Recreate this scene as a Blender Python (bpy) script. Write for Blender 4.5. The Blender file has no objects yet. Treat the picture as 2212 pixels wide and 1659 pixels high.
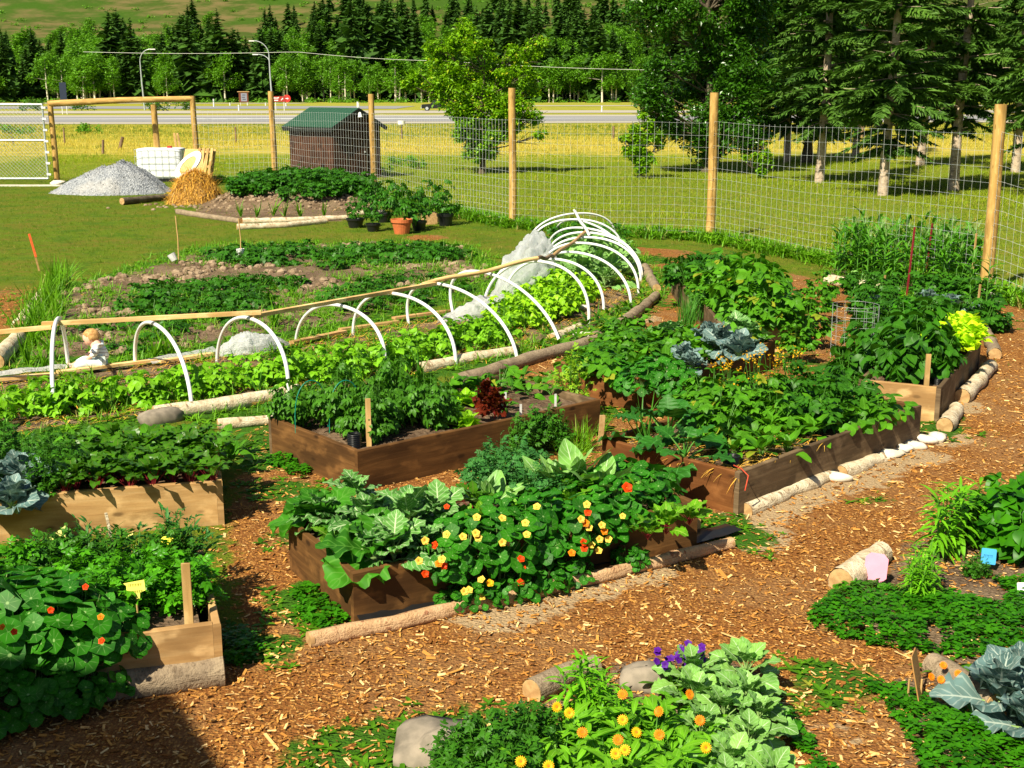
import bpy, math, random
import numpy as np
from mathutils import Vector, Matrix
rng = np.random.default_rng(11); random.seed(11)
pi = math.pi; R_ = math.radians
SC = bpy.context.scene; COL = SC.collection

# ---------------------------------------------------------------- camera, sky, sun, exposure
CAMH, TH, FPX = 3.0, R_(13.12), 2700.0
cam_d = bpy.data.cameras.new('camera'); cam = bpy.data.objects.new('camera', cam_d); COL.objects.link(cam)
cam.location = (0, 0, CAMH); cam.rotation_euler = (pi/2 - TH, 0, 0)
cam_d.sensor_width = 36; cam_d.lens = 36*FPX/2212; cam_d.clip_end = 6000; cam_d.clip_start = .1
SC.camera = cam
SUN_AZ, SUN_EL = R_(34), R_(47)          # light travels towards (sin az, cos az)
w = bpy.data.worlds.new('World'); SC.world = w; w.use_nodes = True
nt = w.node_tree; sky = nt.nodes.new('ShaderNodeTexSky'); sky.sky_type = 'NISHITA'; sky.sun_disc = False
sky.sun_elevation = SUN_EL; sky.sun_rotation = SUN_AZ + pi
bg = nt.nodes['Background']; nt.links.new(sky.outputs[0], bg.inputs[0]); bg.inputs[1].default_value = 0.05
sd = bpy.data.lights.new('sun', 'SUN'); sd.energy = 5.0; sd.angle = R_(0.53); sd.color = (1, .92, .72)
so = bpy.data.objects.new('sun', sd); COL.objects.link(so)
ld = Vector((math.sin(SUN_AZ)*math.cos(SUN_EL), math.cos(SUN_AZ)*math.cos(SUN_EL), -math.sin(SUN_EL)))
so.rotation_euler = ld.to_track_quat('-Z', 'Y').to_euler(); so.location = (-20, -20, 30)
SC.view_settings.view_transform = 'Standard'; SC.view_settings.look = 'None'
SC.view_settings.exposure = 0.8; SC.view_settings.gamma = 1
SC.cycles.max_bounces = 6; SC.cycles.transparent_max_bounces = 8
SC.cycles.diffuse_bounces = 3; SC.cycles.glossy_bounces = 2; SC.cycles.transmission_bounces = 3

# ---------------------------------------------------------------- survey helpers: photo bearings to ground points
def ray(vx, vy):
    cx, cy = (vx-1106)/FPX, -(vy-829.5)/FPX
    return np.array([cx, math.cos(TH)+cy*math.sin(TH), -math.sin(TH)+cy*math.cos(TH)])
def G(vx, vy, z=0.):
    d = ray(vx, vy); t = (z-CAMH)/d[2]
    return np.array([d[0]*t, d[1]*t, z])
def height_at(base, vy):
    d = ray(1106, vy); return CAMH + d[2]/d[1]*base[1]
def on_plane(vx, vy, a, b):
    """point where the bearing meets the upright plane through ground points a and b"""
    d = ray(vx, vy); n = np.array([-(b[1]-a[1]), b[0]-a[0]]); t = (n@np.array(a[:2]))/(n@d[:2])
    return np.array([0, 0, CAMH]) + d*t
def PX(x, y, z):
    y2 = y*math.cos(TH)-(z-CAMH)*math.sin(TH); u = y*math.sin(TH)+(z-CAMH)*math.cos(TH)
    return 1106+FPX*x/y2, 829.5-FPX*u/y2

# ---------------------------------------------------------------- noise in numpy
def vnoise(x, y, seed=0):
    x = np.asarray(x, float); y = np.asarray(y, float)
    xi = np.floor(x).astype(np.int64); yi = np.floor(y).astype(np.int64); fx, fy = x-xi, y-yi
    fx = fx*fx*(3-2*fx); fy = fy*fy*(3-2*fy)
    def h(a, b):
        n = (a*374761393 + b*668265263 + seed*974711) & 0x7fffffff
        n = ((n ^ (n >> 13))*1274126177) & 0x7fffffff
        return ((n ^ (n >> 16)) & 0xffff)/65535.
    return (h(xi, yi)*(1-fx)+h(xi+1, yi)*fx)*(1-fy) + (h(xi, yi+1)*(1-fx)+h(xi+1, yi+1)*fx)*fy
def fbm(x, y, s=1., o=4, seed=0):
    v = 0; a = .5
    for i in range(o):
        v = v + a*vnoise(np.asarray(x)*s, np.asarray(y)*s, seed+i*17); a *= .5; s *= 2.03
    return v/(1-.5**o)
def inpoly(x, y, poly):
    poly = np.asarray(poly)[:, :2]; ins = np.zeros(np.shape(x), bool); n = len(poly)
    for i in range(n):
        (x1, y1), (x2, y2) = poly[i], poly[(i+1) % n]
        c = ((y1 > y) != (y2 > y)); xs = (x2-x1)*(y-y1)/((y2-y1) if y2 != y1 else 1e-9)+x1
        ins ^= c & (x < xs)
    return ins
def sdpoly(x, y, poly):
    """signed distance, positive inside"""
    poly = np.asarray(poly)[:, :2]; d = np.full(np.shape(x), 1e9); n = len(poly)
    for i in range(n):
        a, b = poly[i], poly[(i+1) % n]; e = b-a
        t = np.clip(((x-a[0])*e[0]+(y-a[1])*e[1])/(e@e+1e-12), 0, 1)
        d = np.minimum(d, np.hypot(x-a[0]-t*e[0], y-a[1]-t*e[1]))
    return np.where(inpoly(x, y, poly), d, -d)

# ---------------------------------------------------------------- mesh assembling
def rots(yaw, pitch, roll):
    """k rotations: local +Y points to azimuth yaw (0 = +Y, clockwise negative), raised by pitch, rolled about its own axis"""
    yaw, pitch, roll = np.broadcast_arrays(np.atleast_1d(yaw).astype(float), pitch, roll)
    cy, sy, cp, sp, cr, sr = np.cos(yaw), np.sin(yaw), np.cos(pitch), np.sin(pitch), np.cos(roll), np.sin(roll)
    z = np.zeros_like(cy); o = np.ones_like(cy)
    Rz = np.stack([cy, -sy, z, sy, cy, z, z, z, o], -1).reshape(-1, 3, 3)
    Rx = np.stack([o, z, z, z, cp, -sp, z, sp, cp], -1).reshape(-1, 3, 3)
    Ry = np.stack([cr, z, sr, z, o, z, -sr, z, cr], -1).reshape(-1, 3, 3)
    return Rz@Rx@Ry
class MB:
    def __init__(s): s.V = []; s.L = []; s.F = []; s.M = []; s.n = 0; s.S = []
    def add(s, V, F, luv=None, mat=0, smooth=False):
        V = np.asarray(V, float).reshape(-1, 3); s.V.append(V)
        s.L.append(np.zeros((len(V), 3)) if luv is None else np.asarray(luv, float))
        if isinstance(F, list) and F and not isinstance(F[0], np.ndarray):
            d = {}
            for f in F: d.setdefault(len(f), []).append(f)
            F = [np.array(v) for v in d.values()]
        if isinstance(F, np.ndarray): F = [F]
        for f in F:
            if len(f):
                s.F.append(f+s.n); s.M.append(np.full(len(f), mat)); s.S.append(np.full(len(f), smooth))
        s.n += len(V); return s
    def inst(s, T, pos, Rm, scale=1., rnd=None, mat=0, smooth=False):
        V, F, L = T; pos = np.atleast_2d(pos); k = len(pos); nv = len(V)
        scale = np.broadcast_to(np.asarray(scale, float).reshape(-1, 1, 1) if np.ndim(scale) < 2 else np.asarray(scale)[:, None, :], (k, 1, 3) if np.ndim(scale) == 2 else (k, 1, 1))
        W = np.einsum('kij,knj->kni', np.broadcast_to(Rm, (k, 3, 3)), V[None]*scale) + pos[:, None, :]
        LL = np.broadcast_to(L, (k, nv, 3)).copy()
        LL[:, :, 2] = (rng.random(k) if rnd is None else np.broadcast_to(rnd, k))[:, None]
        off = (np.arange(k)*nv)[:, None, None]
        return s.add(W.reshape(-1, 3), [(f[None]+off).reshape(-1, f.shape[1]) for f in F], LL.reshape(-1, 3), mat, smooth)
    def box(s, c, size, R=None, mat=0, rnd=None):
        c = np.asarray(c, float); h = np.asarray(size)/2
        V = np.array([[x, y, z] for z in (-1, 1) for y in (-1, 1) for x in (-1, 1)])*h
        F = [(0, 2, 3, 1), (4, 5, 7, 6), (0, 1, 5, 4), (2, 6, 7, 3), (0, 4, 6, 2), (1, 3, 7, 5)]
        r = random.random() if rnd is None else rnd
        VV = V[np.array(F).ravel()]; ax = int(np.argmax(size)); al = VV[:, ax]; oth = VV.sum(1)-al
        L = np.stack([al, oth, np.full(24, r)], 1)
        if R is not None: VV = VV@np.asarray(R).T
        return s.add(VV+c, np.arange(24).reshape(6, 4), L, mat)
    def beam(s, a, b, w, h, mat=0, up=(0, 0, 1), rnd=None):
        a = np.asarray(a, float); b = np.asarray(b, float); d = b-a; L = np.linalg.norm(d); d = d/L
        x = np.cross(d, up); x /= np.linalg.norm(x)+1e-9; z = np.cross(x, d)
        return s.box((a+b)/2, (w, L, h), np.stack([x, d, z], 1), mat, rnd)
    def tube(s, pts, r, k=8, mat=0, cap=True, rnd=None, smooth=True):
        pts = np.asarray(pts, float); n = len(pts); r = np.broadcast_to(np.asarray(r, float), n) if np.ndim(r) < 2 else r
        T = np.gradient(pts, axis=0); T /= np.linalg.norm(T, axis=1)[:, None]+1e-12
        ref = np.array([0, 0, 1.]) if abs(T[0][2]) < .9 else np.array([1., 0, 0]); X = []
        x = np.cross(T[0], ref); x /= np.linalg.norm(x)
        for t in T:
            x = x-t*(x@t); x /= np.linalg.norm(x)+1e-12; X.append(x)
        X = np.array(X); Y = np.cross(T, X); a = np.arange(k)*2*pi/k
        rr = r[:, None] if np.ndim(r) == 1 else r
        V = pts[:, None, :] + (rr*np.cos(a))[..., None]*X[:, None, :] + (rr*np.sin(a))[..., None]*Y[:, None, :]
        ln = np.concatenate([[0], np.cumsum(np.linalg.norm(np.diff(pts, axis=0), axis=1))])
        rv = random.random() if rnd is None else rnd
        Lu = np.stack([np.broadcast_to(ln[:, None], (n, k)), np.broadcast_to(a/(2*pi), (n, k)), np.full((n, k), rv)], -1)
        i = np.arange(n-1)[:, None]*k; j = np.arange(k)[None]; j2 = (j+1) % k
        F = np.stack([i+j, i+j2, i+k+j2, i+k+j], -1).reshape(-1, 4)
        s.add(V.reshape(-1, 3), F, Lu.reshape(-1, 3), mat, smooth)
        if cap:
            for e in (0, n-1):
                o = list(range(k)); o = o[::-1] if e == 0 else o
                s.add(V[e], [tuple(o)], Lu[e], mat)
        return s
    def grid(s, V, nx, ny, luv=None, mat=0, smooth=True):
        i = np.arange(ny-1)[:, None]*nx; j = np.arange(nx-1)[None]
        F = np.stack([i+j, i+j+1, i+nx+j+1, i+nx+j], -1).reshape(-1, 4)
        return s.add(V, F, luv, mat, smooth)
    def prism(s, poly, z0, z1, mat=0):
        poly = np.asarray(poly, float)[:, :2]; n = len(poly)
        ar = sum(poly[i][0]*poly[(i+1) % n][1]-poly[(i+1) % n][0]*poly[i][1] for i in range(n))
        if ar < 0: poly = poly[::-1]
        V = np.vstack([np.c_[poly, np.full(n, z0)], np.c_[poly, np.full(n, z1)]])
        F = [tuple(range(n))[::-1], tuple(range(n, 2*n))]+[(i, (i+1) % n, n+(i+1) % n, n+i) for i in range(n)]
        return s.add(V, F, None, mat)
    def mesh(s, name, mats):
        me = bpy.data.meshes.new(name); V = np.concatenate(s.V)
        me.vertices.add(len(V)); me.vertices.foreach_set('co', V.ravel())
        li = np.concatenate([f.ravel() for f in s.F]); lt = np.concatenate([np.full(len(f), f.shape[1]) for f in s.F])
        me.loops.add(len(li)); me.loops.foreach_set('vertex_index', li.astype(np.int32))
        me.polygons.add(len(lt)); me.polygons.foreach_set('loop_start', (np.cumsum(lt)-lt).astype(np.int32))
        me.polygons.foreach_set('material_index', np.concatenate(s.M).astype(np.int32))
        me.polygons.foreach_set('use_smooth', np.concatenate(s.S).astype(bool))
        a = me.attributes.new('luv', 'FLOAT_VECTOR', 'POINT'); a.data.foreach_set('vector', np.concatenate(s.L).ravel())
        me.update(calc_edges=True)
        for m in (mats if isinstance(mats, (list, tuple)) else [mats]): me.materials.append(m)
        return me
    def build(s, name, mats, parent=None, loc=None, rz=0.):
        return link(name, s.mesh(name, mats), parent, loc, rz)
def link(name, me, parent=None, loc=None, rz=0.):
    o = bpy.data.objects.new(name, me); COL.objects.link(o)
    if parent: o.parent = parent
    if loc is not None: o.location = loc
    if rz: o.rotation_euler.z = rz
    return o
def tag(o, label=None, cat=None, group=None, kind=None):
    if label: o['label'] = label
    if cat: o['category'] = cat
    if group: o['group'] = group
    if kind: o['kind'] = kind
    return o
def root(name, loc, label, cat, group=None, rz=0.):
    o = link(name, None, None, loc, rz); o.empty_display_size = .2
    return tag(o, label, cat, group)
def copy_tree(o, parent=None):
    c = o.copy(); COL.objects.link(c); c.parent = parent
    for ch in KIDS.get(o.name, ()): copy_tree(ch, c)
    return c
KIDS = {}
def freeze(o):
    KIDS[o.name] = list(o.children)
    for ch in o.children: freeze(ch)

# ---------------------------------------------------------------- materials
class NG:
    def __init__(s, name, rough=.6, spec=.3):
        s.m = bpy.data.materials.new(name); s.m.use_nodes = True; s.t = s.m.node_tree
        s.b = s.t.nodes['Principled BSDF']; s.b.inputs['Roughness'].default_value = rough
        s.b.inputs['Specular IOR Level'].default_value = spec; s.out = s.t.nodes['Material Output']
    def node(s, ty, **kw):
        n = s.t.nodes.new(ty)
        for k, v in kw.items(): setattr(n, k, v)
        return n
    def set(s, sock, v):
        if isinstance(v, bpy.types.NodeSocket): s.t.links.new(v, sock)
        elif isinstance(v, (tuple, list)) and len(v) == 3 and sock.type == 'RGBA': sock.default_value = (*v, 1)
        else: sock.default_value = v
    def math(s, op, a, b=0., c=None, clamp=False):
        n = s.node('ShaderNodeMath', operation=op, use_clamp=clamp); s.set(n.inputs[0], a); s.set(n.inputs[1], b)
        if c is not None: s.set(n.inputs[2], c)
        return n.outputs[0]
    def mix(s, f, a, b, blend='MIX'):
        n = s.node('ShaderNodeMix', data_type='RGBA', blend_type=blend); s.set(n.inputs[0], f); s.set(n.inputs[6], a); s.set(n.inputs[7], b)
        return n.outputs[2]
    def attr(s, name='luv'):
        n = s.node('ShaderNodeAttribute', attribute_name=name); x = s.node('ShaderNodeSeparateXYZ'); s.t.links.new(n.outputs['Vector'], x.inputs[0])
        return x.outputs, n.outputs['Vector']
    def coord(s, kind='Object', scale=(1, 1, 1), src=None):
        if src is None: src = s.node('ShaderNodeTexCoord').outputs[kind]
        m = s.node('ShaderNodeMapping'); s.t.links.new(src, m.inputs[0]); m.inputs['Scale'].default_value = scale; return m.outputs[0]
    def world(s, scale=(1, 1, 1)):
        return s.coord(scale=scale, src=s.node('ShaderNodeNewGeometry').outputs['Position'])
    def noise(s, vec, scale=5., detail=3., rough=.5, dist=0.):
        n = s.node('ShaderNodeTexNoise'); s.set(n.inputs['Vector'], vec); n.inputs['Scale'].default_value = scale
        n.inputs['Detail'].default_value = detail; n.inputs['Roughness'].default_value = rough; n.inputs['Distortion'].default_value = dist
        return n.outputs['Fac']
    def voro(s, vec, scale=5., feature='F1', rnd=1.):
        n = s.node('ShaderNodeTexVoronoi', feature=feature); s.set(n.inputs['Vector'], vec); n.inputs['Scale'].default_value = scale
        n.inputs['Randomness'].default_value = rnd
        return n.outputs
    def ramp(s, f, stops):
        n = s.node('ShaderNodeValToRGB'); s.set(n.inputs[0], f); e = n.color_ramp.elements
        while len(e) < len(stops): e.new(.5)
        for el, (p, c) in zip(e, stops): el.position = p; el.color = (*c, 1) if len(c) == 3 else c
        return n.outputs[0]
    def step(s, v, a, b):
        n = s.node('ShaderNodeMapRange', interpolation_type='SMOOTHSTEP'); s.set(n.inputs[0], v)
        s.set(n.inputs[1], a); s.set(n.inputs[2], b); return n.outputs[0]
    def bump(s, h, strength=.5, dist=.02):
        n = s.node('ShaderNodeBump'); s.set(n.inputs['Height'], h); n.inputs['Strength'].default_value = strength
        n.inputs['Distance'].default_value = dist; s.t.links.new(n.outputs[0], s.b.inputs['Normal']); return n
    def done(s, col=None, trans=0., tcol=None):
        if col is not None: s.set(s.b.inputs['Base Color'], col)
        if trans:
            t = s.node('ShaderNodeBsdfTranslucent'); s.set(t.inputs[0], tcol if tcol is not None else col)
            mx = s.node('ShaderNodeMixShader'); mx.inputs[0].default_value = trans
            s.t.links.new(s.b.outputs[0], mx.inputs[1]); s.t.links.new(t.outputs[0], mx.inputs[2]); s.t.links.new(mx.outputs[0], s.out.inputs[0])
        return s.m
def leafmat(name, c1, c2, vein=None, mode='mid', vw=.07, rough=.45, trans=.28, spec=.22, old=None, side=0.):
    g = NG(name, rough, spec); (u, v, r), vec = g.attr()
    c1 = (c1[0], c1[1], c1[2]*.6); c2 = (c2[0], c2[1], c2[2]*.6); spec = 0; r2 = g.math('FRACT', g.math('MULTIPLY', r, 7.31)); c = g.mix(r, c1, c2); c = g.mix(r2, g.mix(.45, c, (c1[0]*.4, c1[1]*.45, c1[2]*.4)), g.mix(.35, c, (c2[0]*1.7, c2[1]*1.4, c2[2])))
    n = g.noise(g.coord(scale=(1, 1, 1)), 9., 2.)
    c = g.mix(g.step(n, .35, .7), c, g.mix(.5, c, tuple(min(1, x*1.7) for x in c2)))
    if old: c = g.mix(g.step(r, .94, .97), c, old)
    if vein:
        if mode == 'mid':
            m = g.math('SUBTRACT', 1., g.step(g.math('ABSOLUTE', u), vw*.5, vw))
            if side:
                f = g.math('FRACT', g.math('MULTIPLY', g.math('SUBTRACT', v, g.math('MULTIPLY', g.math('ABSOLUTE', u), .35)), 6.))
                sm = g.math('MULTIPLY', g.math('SUBTRACT', 1., g.step(g.math('ABSOLUTE', g.math('SUBTRACT', f, .5)), .05, .13)), side)
                m = g.math('MAXIMUM', m, sm)
        else:
            an = g.math('MULTIPLY', g.math('ARCTAN2', v, u), 9/(2*pi))
            f = g.math('ABSOLUTE', g.math('SUBTRACT', g.math('FRACT', g.math('ADD', an, 9.)), .5))
            rad = g.math('SQRT', g.math('ADD', g.math('MULTIPLY', u, u), g.math('MULTIPLY', v, v)))
            m = g.math('MULTIPLY', g.step(f, .43, .49), g.math('SUBTRACT', 1., g.step(rad, .55, .95)))
            m = g.math('MAXIMUM', g.math('MULTIPLY', m, .6), g.math('SUBTRACT', 1., g.step(rad, .08, .16)))
        c = g.mix(m, c, vein)
    tc = g.mix(.5, c, (c2[0]*1.6+.03, c2[1]*1.6+.05, c2[2]*.6), 'MIX')
    return g.done(c, trans, tc)
def flat(name, c, rough=.5, spec=.3, metal=0., c2=None, trans=0., scale=20.):
    g = NG(name, rough, spec); g.b.inputs['Metallic'].default_value = metal
    n = g.noise(g.coord(), scale, 3.)
    c = g.mix(g.step(n, .3, .7), c, c2 if c2 else tuple(x*.8 for x in c))
    return g.done(c, trans)
# ---------------------------------------------------------------- the materials of this place
M = {}
M['beanleaf'] = leafmat('bean_leaf', (.10, .30, .008), (.17, .42, .015), (.25, .5, .05), vw=.08, side=.35)
M['brightbean'] = leafmat('bright_bean_leaf', (.16, .40, .008), (.26, .52, .015), (.35, .6, .05), vw=.08, side=.35)
M['darkleaf'] = leafmat('dark_leaf', (.016, .085, .006), (.035, .15, .010), (.07, .22, .02), vw=.06, side=.3)
M['midleaf'] = leafmat('mid_leaf', (.03, .14, .006), (.075, .25, .012), (.12, .32, .03), vw=.06, side=.3, old=(.3, .32, .02))
M['tomleaf'] = leafmat('tomato_leaf', (.020, .10, .007), (.06, .20, .014), (.12, .3, .05), vw=.05, side=.3)
M['nastleaf'] = leafmat('nasturtium_leaf', (.008, .095, .006), (.030, .18, .010), (.24, .42, .13), mode='disc', rough=.5, spec=.2)
M['brocleaf'] = leafmat('broccoli_leaf', (.045, .17, .055), (.10, .27, .09), (.5, .62, .35), vw=.07, side=.5, rough=.5, spec=.25, trans=.15)
M['collard'] = leafmat('collard_leaf', (.09, .25, .075), (.17, .36, .12), (.45, .58, .34), vw=.06, side=.3, rough=.5, trans=.15)
M['cabbage'] = leafmat('cabbage_leaf', (.06, .13, .21), (.11, .19, .32), (.4, .48, .42), vw=.07, side=.5, rough=.5, trans=.12)
M['kale'] = leafmat('kale_leaf', (.02, .11, .03), (.04, .17, .05), (.12, .3, .1), vw=.06, rough=.5)
M['bigleaf'] = leafmat('big_rough_leaf', (.02, .115, .008), (.035, .17, .010), (.09, .26, .03), vw=.035, side=.8, rough=.55, trans=.18)
M['chard'] = leafmat('chard_leaf', (.05, .20, .008), (.11, .32, .012), (.35, .5, .08), vw=.08, side=.35)
M['beet'] = leafmat('beet_leaf', (.020, .10, .006), (.05, .17, .010), (.14, .16, .04), vw=.07, side=.25, rough=.33)
M['squash'] = leafmat('squash_leaf', (.012, .085, .012), (.025, .13, .018), (.06, .22, .04), vw=.04, side=.5, rough=.5, trans=.15)
M['lettuce'] = leafmat('lettuce_leaf', (.30, .60, .010), (.45, .75, .02), (.55, .8, .1), vw=.06)
M['lettucegreen'] = leafmat('green_lettuce_leaf', (.14, .36, .010), (.24, .5, .02), (.4, .6, .1), vw=.06)
M['redlettuce'] = leafmat('red_lettuce_leaf', (.05, .008, .006), (.14, .018, .010), (.2, .05, .02), vw=.05)
M['corn'] = leafmat('corn_leaf', (.025, .13, .006), (.07, .24, .012), (.2, .42, .08), vw=.10)
M['onion'] = leafmat('onion_leaf', (.03, .15, .02), (.07, .24, .04))
M['calleaf'] = leafmat('calendula_leaf', (.07, .25, .010), (.13, .36, .02), (.25, .5, .06), vw=.08)
M['lilyleaf'] = leafmat('lily_leaf', (.07, .27, .008), (.14, .40, .015), (.2, .45, .04), vw=.08)
M['herb'] = leafmat('herb_leaf', (.018, .095, .008), (.045, .17, .015))
M['parsley'] = leafmat('parsley_leaf', (.03, .18, .006), (.07, .28, .012), rough=.35)
M['weed'] = leafmat('weed_leaf', (.025, .11, .005), (.075, .21, .010), old=(.28, .3, .03))
M['clover'] = leafmat('clover_leaf', (.014, .105, .004), (.04, .19, .006), rough=.4)
M['grass'] = leafmat('grass_blade', (.05, .12, .004), (.12, .20, .008), old=(.4, .32, .08))
M['lawnblade'] = leafmat('lawn_blade', (.12, .22, .008), (.26, .34, .02), old=(.5, .38, .1))
M['tallgrass'] = leafmat('tall_grass_blade', (.06, .20, .008), (.13, .32, .015), old=(.4, .35, .1))
M['dry'] = leafmat('dry_grass_blade', (.60, .45, .12), (.40, .37, .07), old=(.12, .18, .02), trans=.15)
M['straw'] = leafmat('straw', (.78, .50, .16), (.55, .30, .07), old=(.7, .55, .25), trans=.05, rough=.6)
M['straw_dark'] = flat('packed_straw', (.46, .26, .06), .9, c2=(.22, .11, .025), scale=20)
M['dill'] = leafmat('dill_leaf', (.14, .30, .02), (.22, .40, .03))
M['maple'] = leafmat('tree_leaf_bright', (.065, .20, .004), (.17, .36, .008), old=(.45, .5, .02))
M['poplar'] = leafmat('tree_leaf_dark', (.018, .085, .006), (.045, .15, .012), rough=.3, spec=.5)
M['aspen'] = leafmat('aspen_leaf', (.05, .17, .010), (.11, .28, .02))
M['spruce'] = leafmat('spruce_needles', (.022, .075, .012), (.075, .17, .035), rough=.55, trans=.12)
M['conifer'] = leafmat('far_conifer_needles', (.012, .05, .009), (.042, .11, .017), rough=.7, trans=.1)
M['stem'] = flat('green_stem', (.09, .25, .03), .5)
M['redstem'] = flat('red_stem', (.25, .02, .03), .4)
M['palestem'] = flat('pale_stem', (.25, .4, .12), .5)
for nm, c in (('yellow', (.95, .50, .01)), ('orange', (.92, .27, .008)), ('redorange', (.85, .07, .005)), ('purple', (.10, .01, .30)), ('paleyellow', (.95, .66, .10)), ('mauve', (.25, .16, .4)), ('white', (.85, .85, .8))):
    g = NG('petal_'+nm, .55, .2); (u, v, r), _ = g.attr(); cc = g.mix(g.step(v, .1, .75), tuple(x*.7 for x in c), c)
    M['petal_'+nm] = g.done(cc, .25, c)
M['eye'] = flat('flower_centre', (.45, .16, .01), .8)
M['pvc'] = flat('white_plastic_pipe', (.82, .82, .80), .35, .5, c2=(.74, .75, .74), scale=3)
M['blackplastic'] = flat('black_plastic', (.012, .013, .014), .35, .5)
M['cutwood'] = flat('cut_wood', (.55, .36, .16), .7, c2=(.38, .22, .09))
M['galv'] = flat('galvanised_wire', (.62, .66, .64), .35, .6, metal=.3)
M['metal'] = flat('galvanised_pipe', (.55, .60, .60), .35, .6, metal=.4)
M['terracotta'] = flat('terracotta_pot', (.60, .16, .05), .7)
M['white'] = flat('white_paint', (.80, .80, .76), .5)
M['rock'] = flat('pale_rock', (.30, .25, .19), .9, c2=(.17, .145, .11), scale=11)
M['whiterock'] = flat('white_rock', (.78, .72, .60), .85, c2=(.55, .48, .38), scale=8)

def woodmat(name, c1, c2, c3, rough=.75, knots=True, scale=1., spec=.2, bumpv=.4):
    g = NG(name, rough, spec); (u, v, r), vec = g.attr()
    cx = g.node('ShaderNodeCombineXYZ'); g.set(cx.inputs[0], g.math('ADD', u, g.math('MULTIPLY', r, 37.))); g.set(cx.inputs[1], v); g.set(cx.inputs[2], g.math('MULTIPLY', r, 9.))
    gv = g.coord(scale=(2.2*scale, 26*scale, 1), src=cx.outputs[0]); grain = g.noise(gv, 1., 5., .6, .6)
    blotch = g.noise(g.coord(scale=(1.2, 3, 1), src=cx.outputs[0]), 1.4, 3.)
    c = g.ramp(grain, [(.25, c1), (.5, c2), (.75, c3)])
    c = g.mix(g.math('MULTIPLY', g.step(blotch, .38, .66), .8), c, tuple(a*.6 for a in c1)); bl2 = g.noise(g.coord(scale=(3, 5, 1), src=cx.outputs[0]), 1.7, 4.); c = g.mix(g.math('MULTIPLY', g.step(bl2, .52, .7), .5), c, tuple(min(1, a*1.35) for a in c3))
    if knots:
        vo = g.voro(g.coord(scale=(1, 2.2, 1), src=cx.outputs[0]), 3.1)
        kn = g.math('MULTIPLY', g.math('SUBTRACT', 1., g.step(vo[0], .06, .17)), .85)
        c = g.mix(kn, c, tuple(a*.35 for a in c1))
    n2 = g.noise(g.coord(), 60., 3.); c = g.mix(g.math('MULTIPLY', n2, .25), c, tuple(a*.5 for a in c1))
    g.bump(grain, bumpv, .006)
    return g.done(c)
M['board'] = woodmat('stained_bed_board', (.08, .035, .010), (.135, .062, .018), (.22, .105, .032))
M['boardlight'] = woodmat('light_bed_board', (.42, .23, .085), (.56, .33, .13), (.68, .45, .21))
M['boardred'] = woodmat('reddish_bed_board', (.12, .042, .011), (.19, .068, .017), (.28, .115, .035))
M['boardgrey'] = woodmat('weathered_bed_board', (.11, .070, .036), (.17, .11, .058), (.26, .18, .10))
M['lath'] = woodmat('pale_lath', (.72, .42, .14), (.84, .56, .24), (.90, .70, .36), knots=False)
M['fencewood'] = woodmat('treated_fence_post', (.42, .24, .06), (.56, .34, .10), (.66, .44, .16), scale=.7)
M['stake'] = woodmat('wooden_stake', (.5, .30, .10), (.66, .42, .16), (.74, .52, .24), knots=False)
M['oldstake'] = woodmat('old_stake', (.16, .10, .06), (.26, .17, .10), (.36, .26, .16), knots=False)
M['osb'] = flat('chipboard', (.62, .42, .18), .8, c2=(.48, .30, .11), scale=30)
M['shedwall'] = woodmat('brown_shed_siding', (.055, .022, .012), (.085, .034, .018), (.11, .046, .024), knots=False)

def barkmat(name, c1, c2, dark, bands=1., rough=.9, sc=1.):
    g = NG(name, rough, .15); (u, v, r), vec = g.attr(); co = g.coord()
    n = g.noise(co, 9.*sc, 4., .6); c = g.mix(g.step(n, .35, .65), c1, c2)
    cx = g.node('ShaderNodeCombineXYZ'); g.set(cx.inputs[0], g.math('MULTIPLY', u, 14.)); g.set(cx.inputs[1], g.math('MULTIPLY', v, 3.)); g.set(cx.inputs[2], g.math('MULTIPLY', r, 50.))
    b = g.noise(cx.outputs[0], 1., 3., .7); c = g.mix(g.math('MULTIPLY', g.step(b, .56, .66), bands), c, dark)
    n3 = g.noise(co, 70.*sc, 3., .6); c = g.mix(g.math('MULTIPLY', g.step(n3, .45, .8), .6), c, dark)
    g.bump(g.math('ADD', n3, b), .8, .012); return g.done(c)
M['birch'] = barkmat('birch_bark', (.74, .64, .46), (.52, .41, .26), (.20, .12, .06), .8)
M['aspenbark'] = barkmat('aspen_bark', (.78, .72, .58), (.66, .60, .46), (.3, .26, .2), .5)
M['logbark'] = barkmat('spruce_log_bark', (.34, .26, .17), (.24, .18, .12), (.09, .06, .035), .5)
M['peeled'] = barkmat('peeled_log', (.50, .31, .16), (.58, .38, .21), (.24, .09, .045), .9)
M['trunk'] = barkmat('spruce_trunk_bark', (.58, .46, .34), (.40, .31, .22), (.07, .05, .035), .8)
M['darktrunk'] = barkmat('dark_tree_bark', (.10, .08, .05), (.16, .13, .09), (.03, .02, .015), .6)

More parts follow.
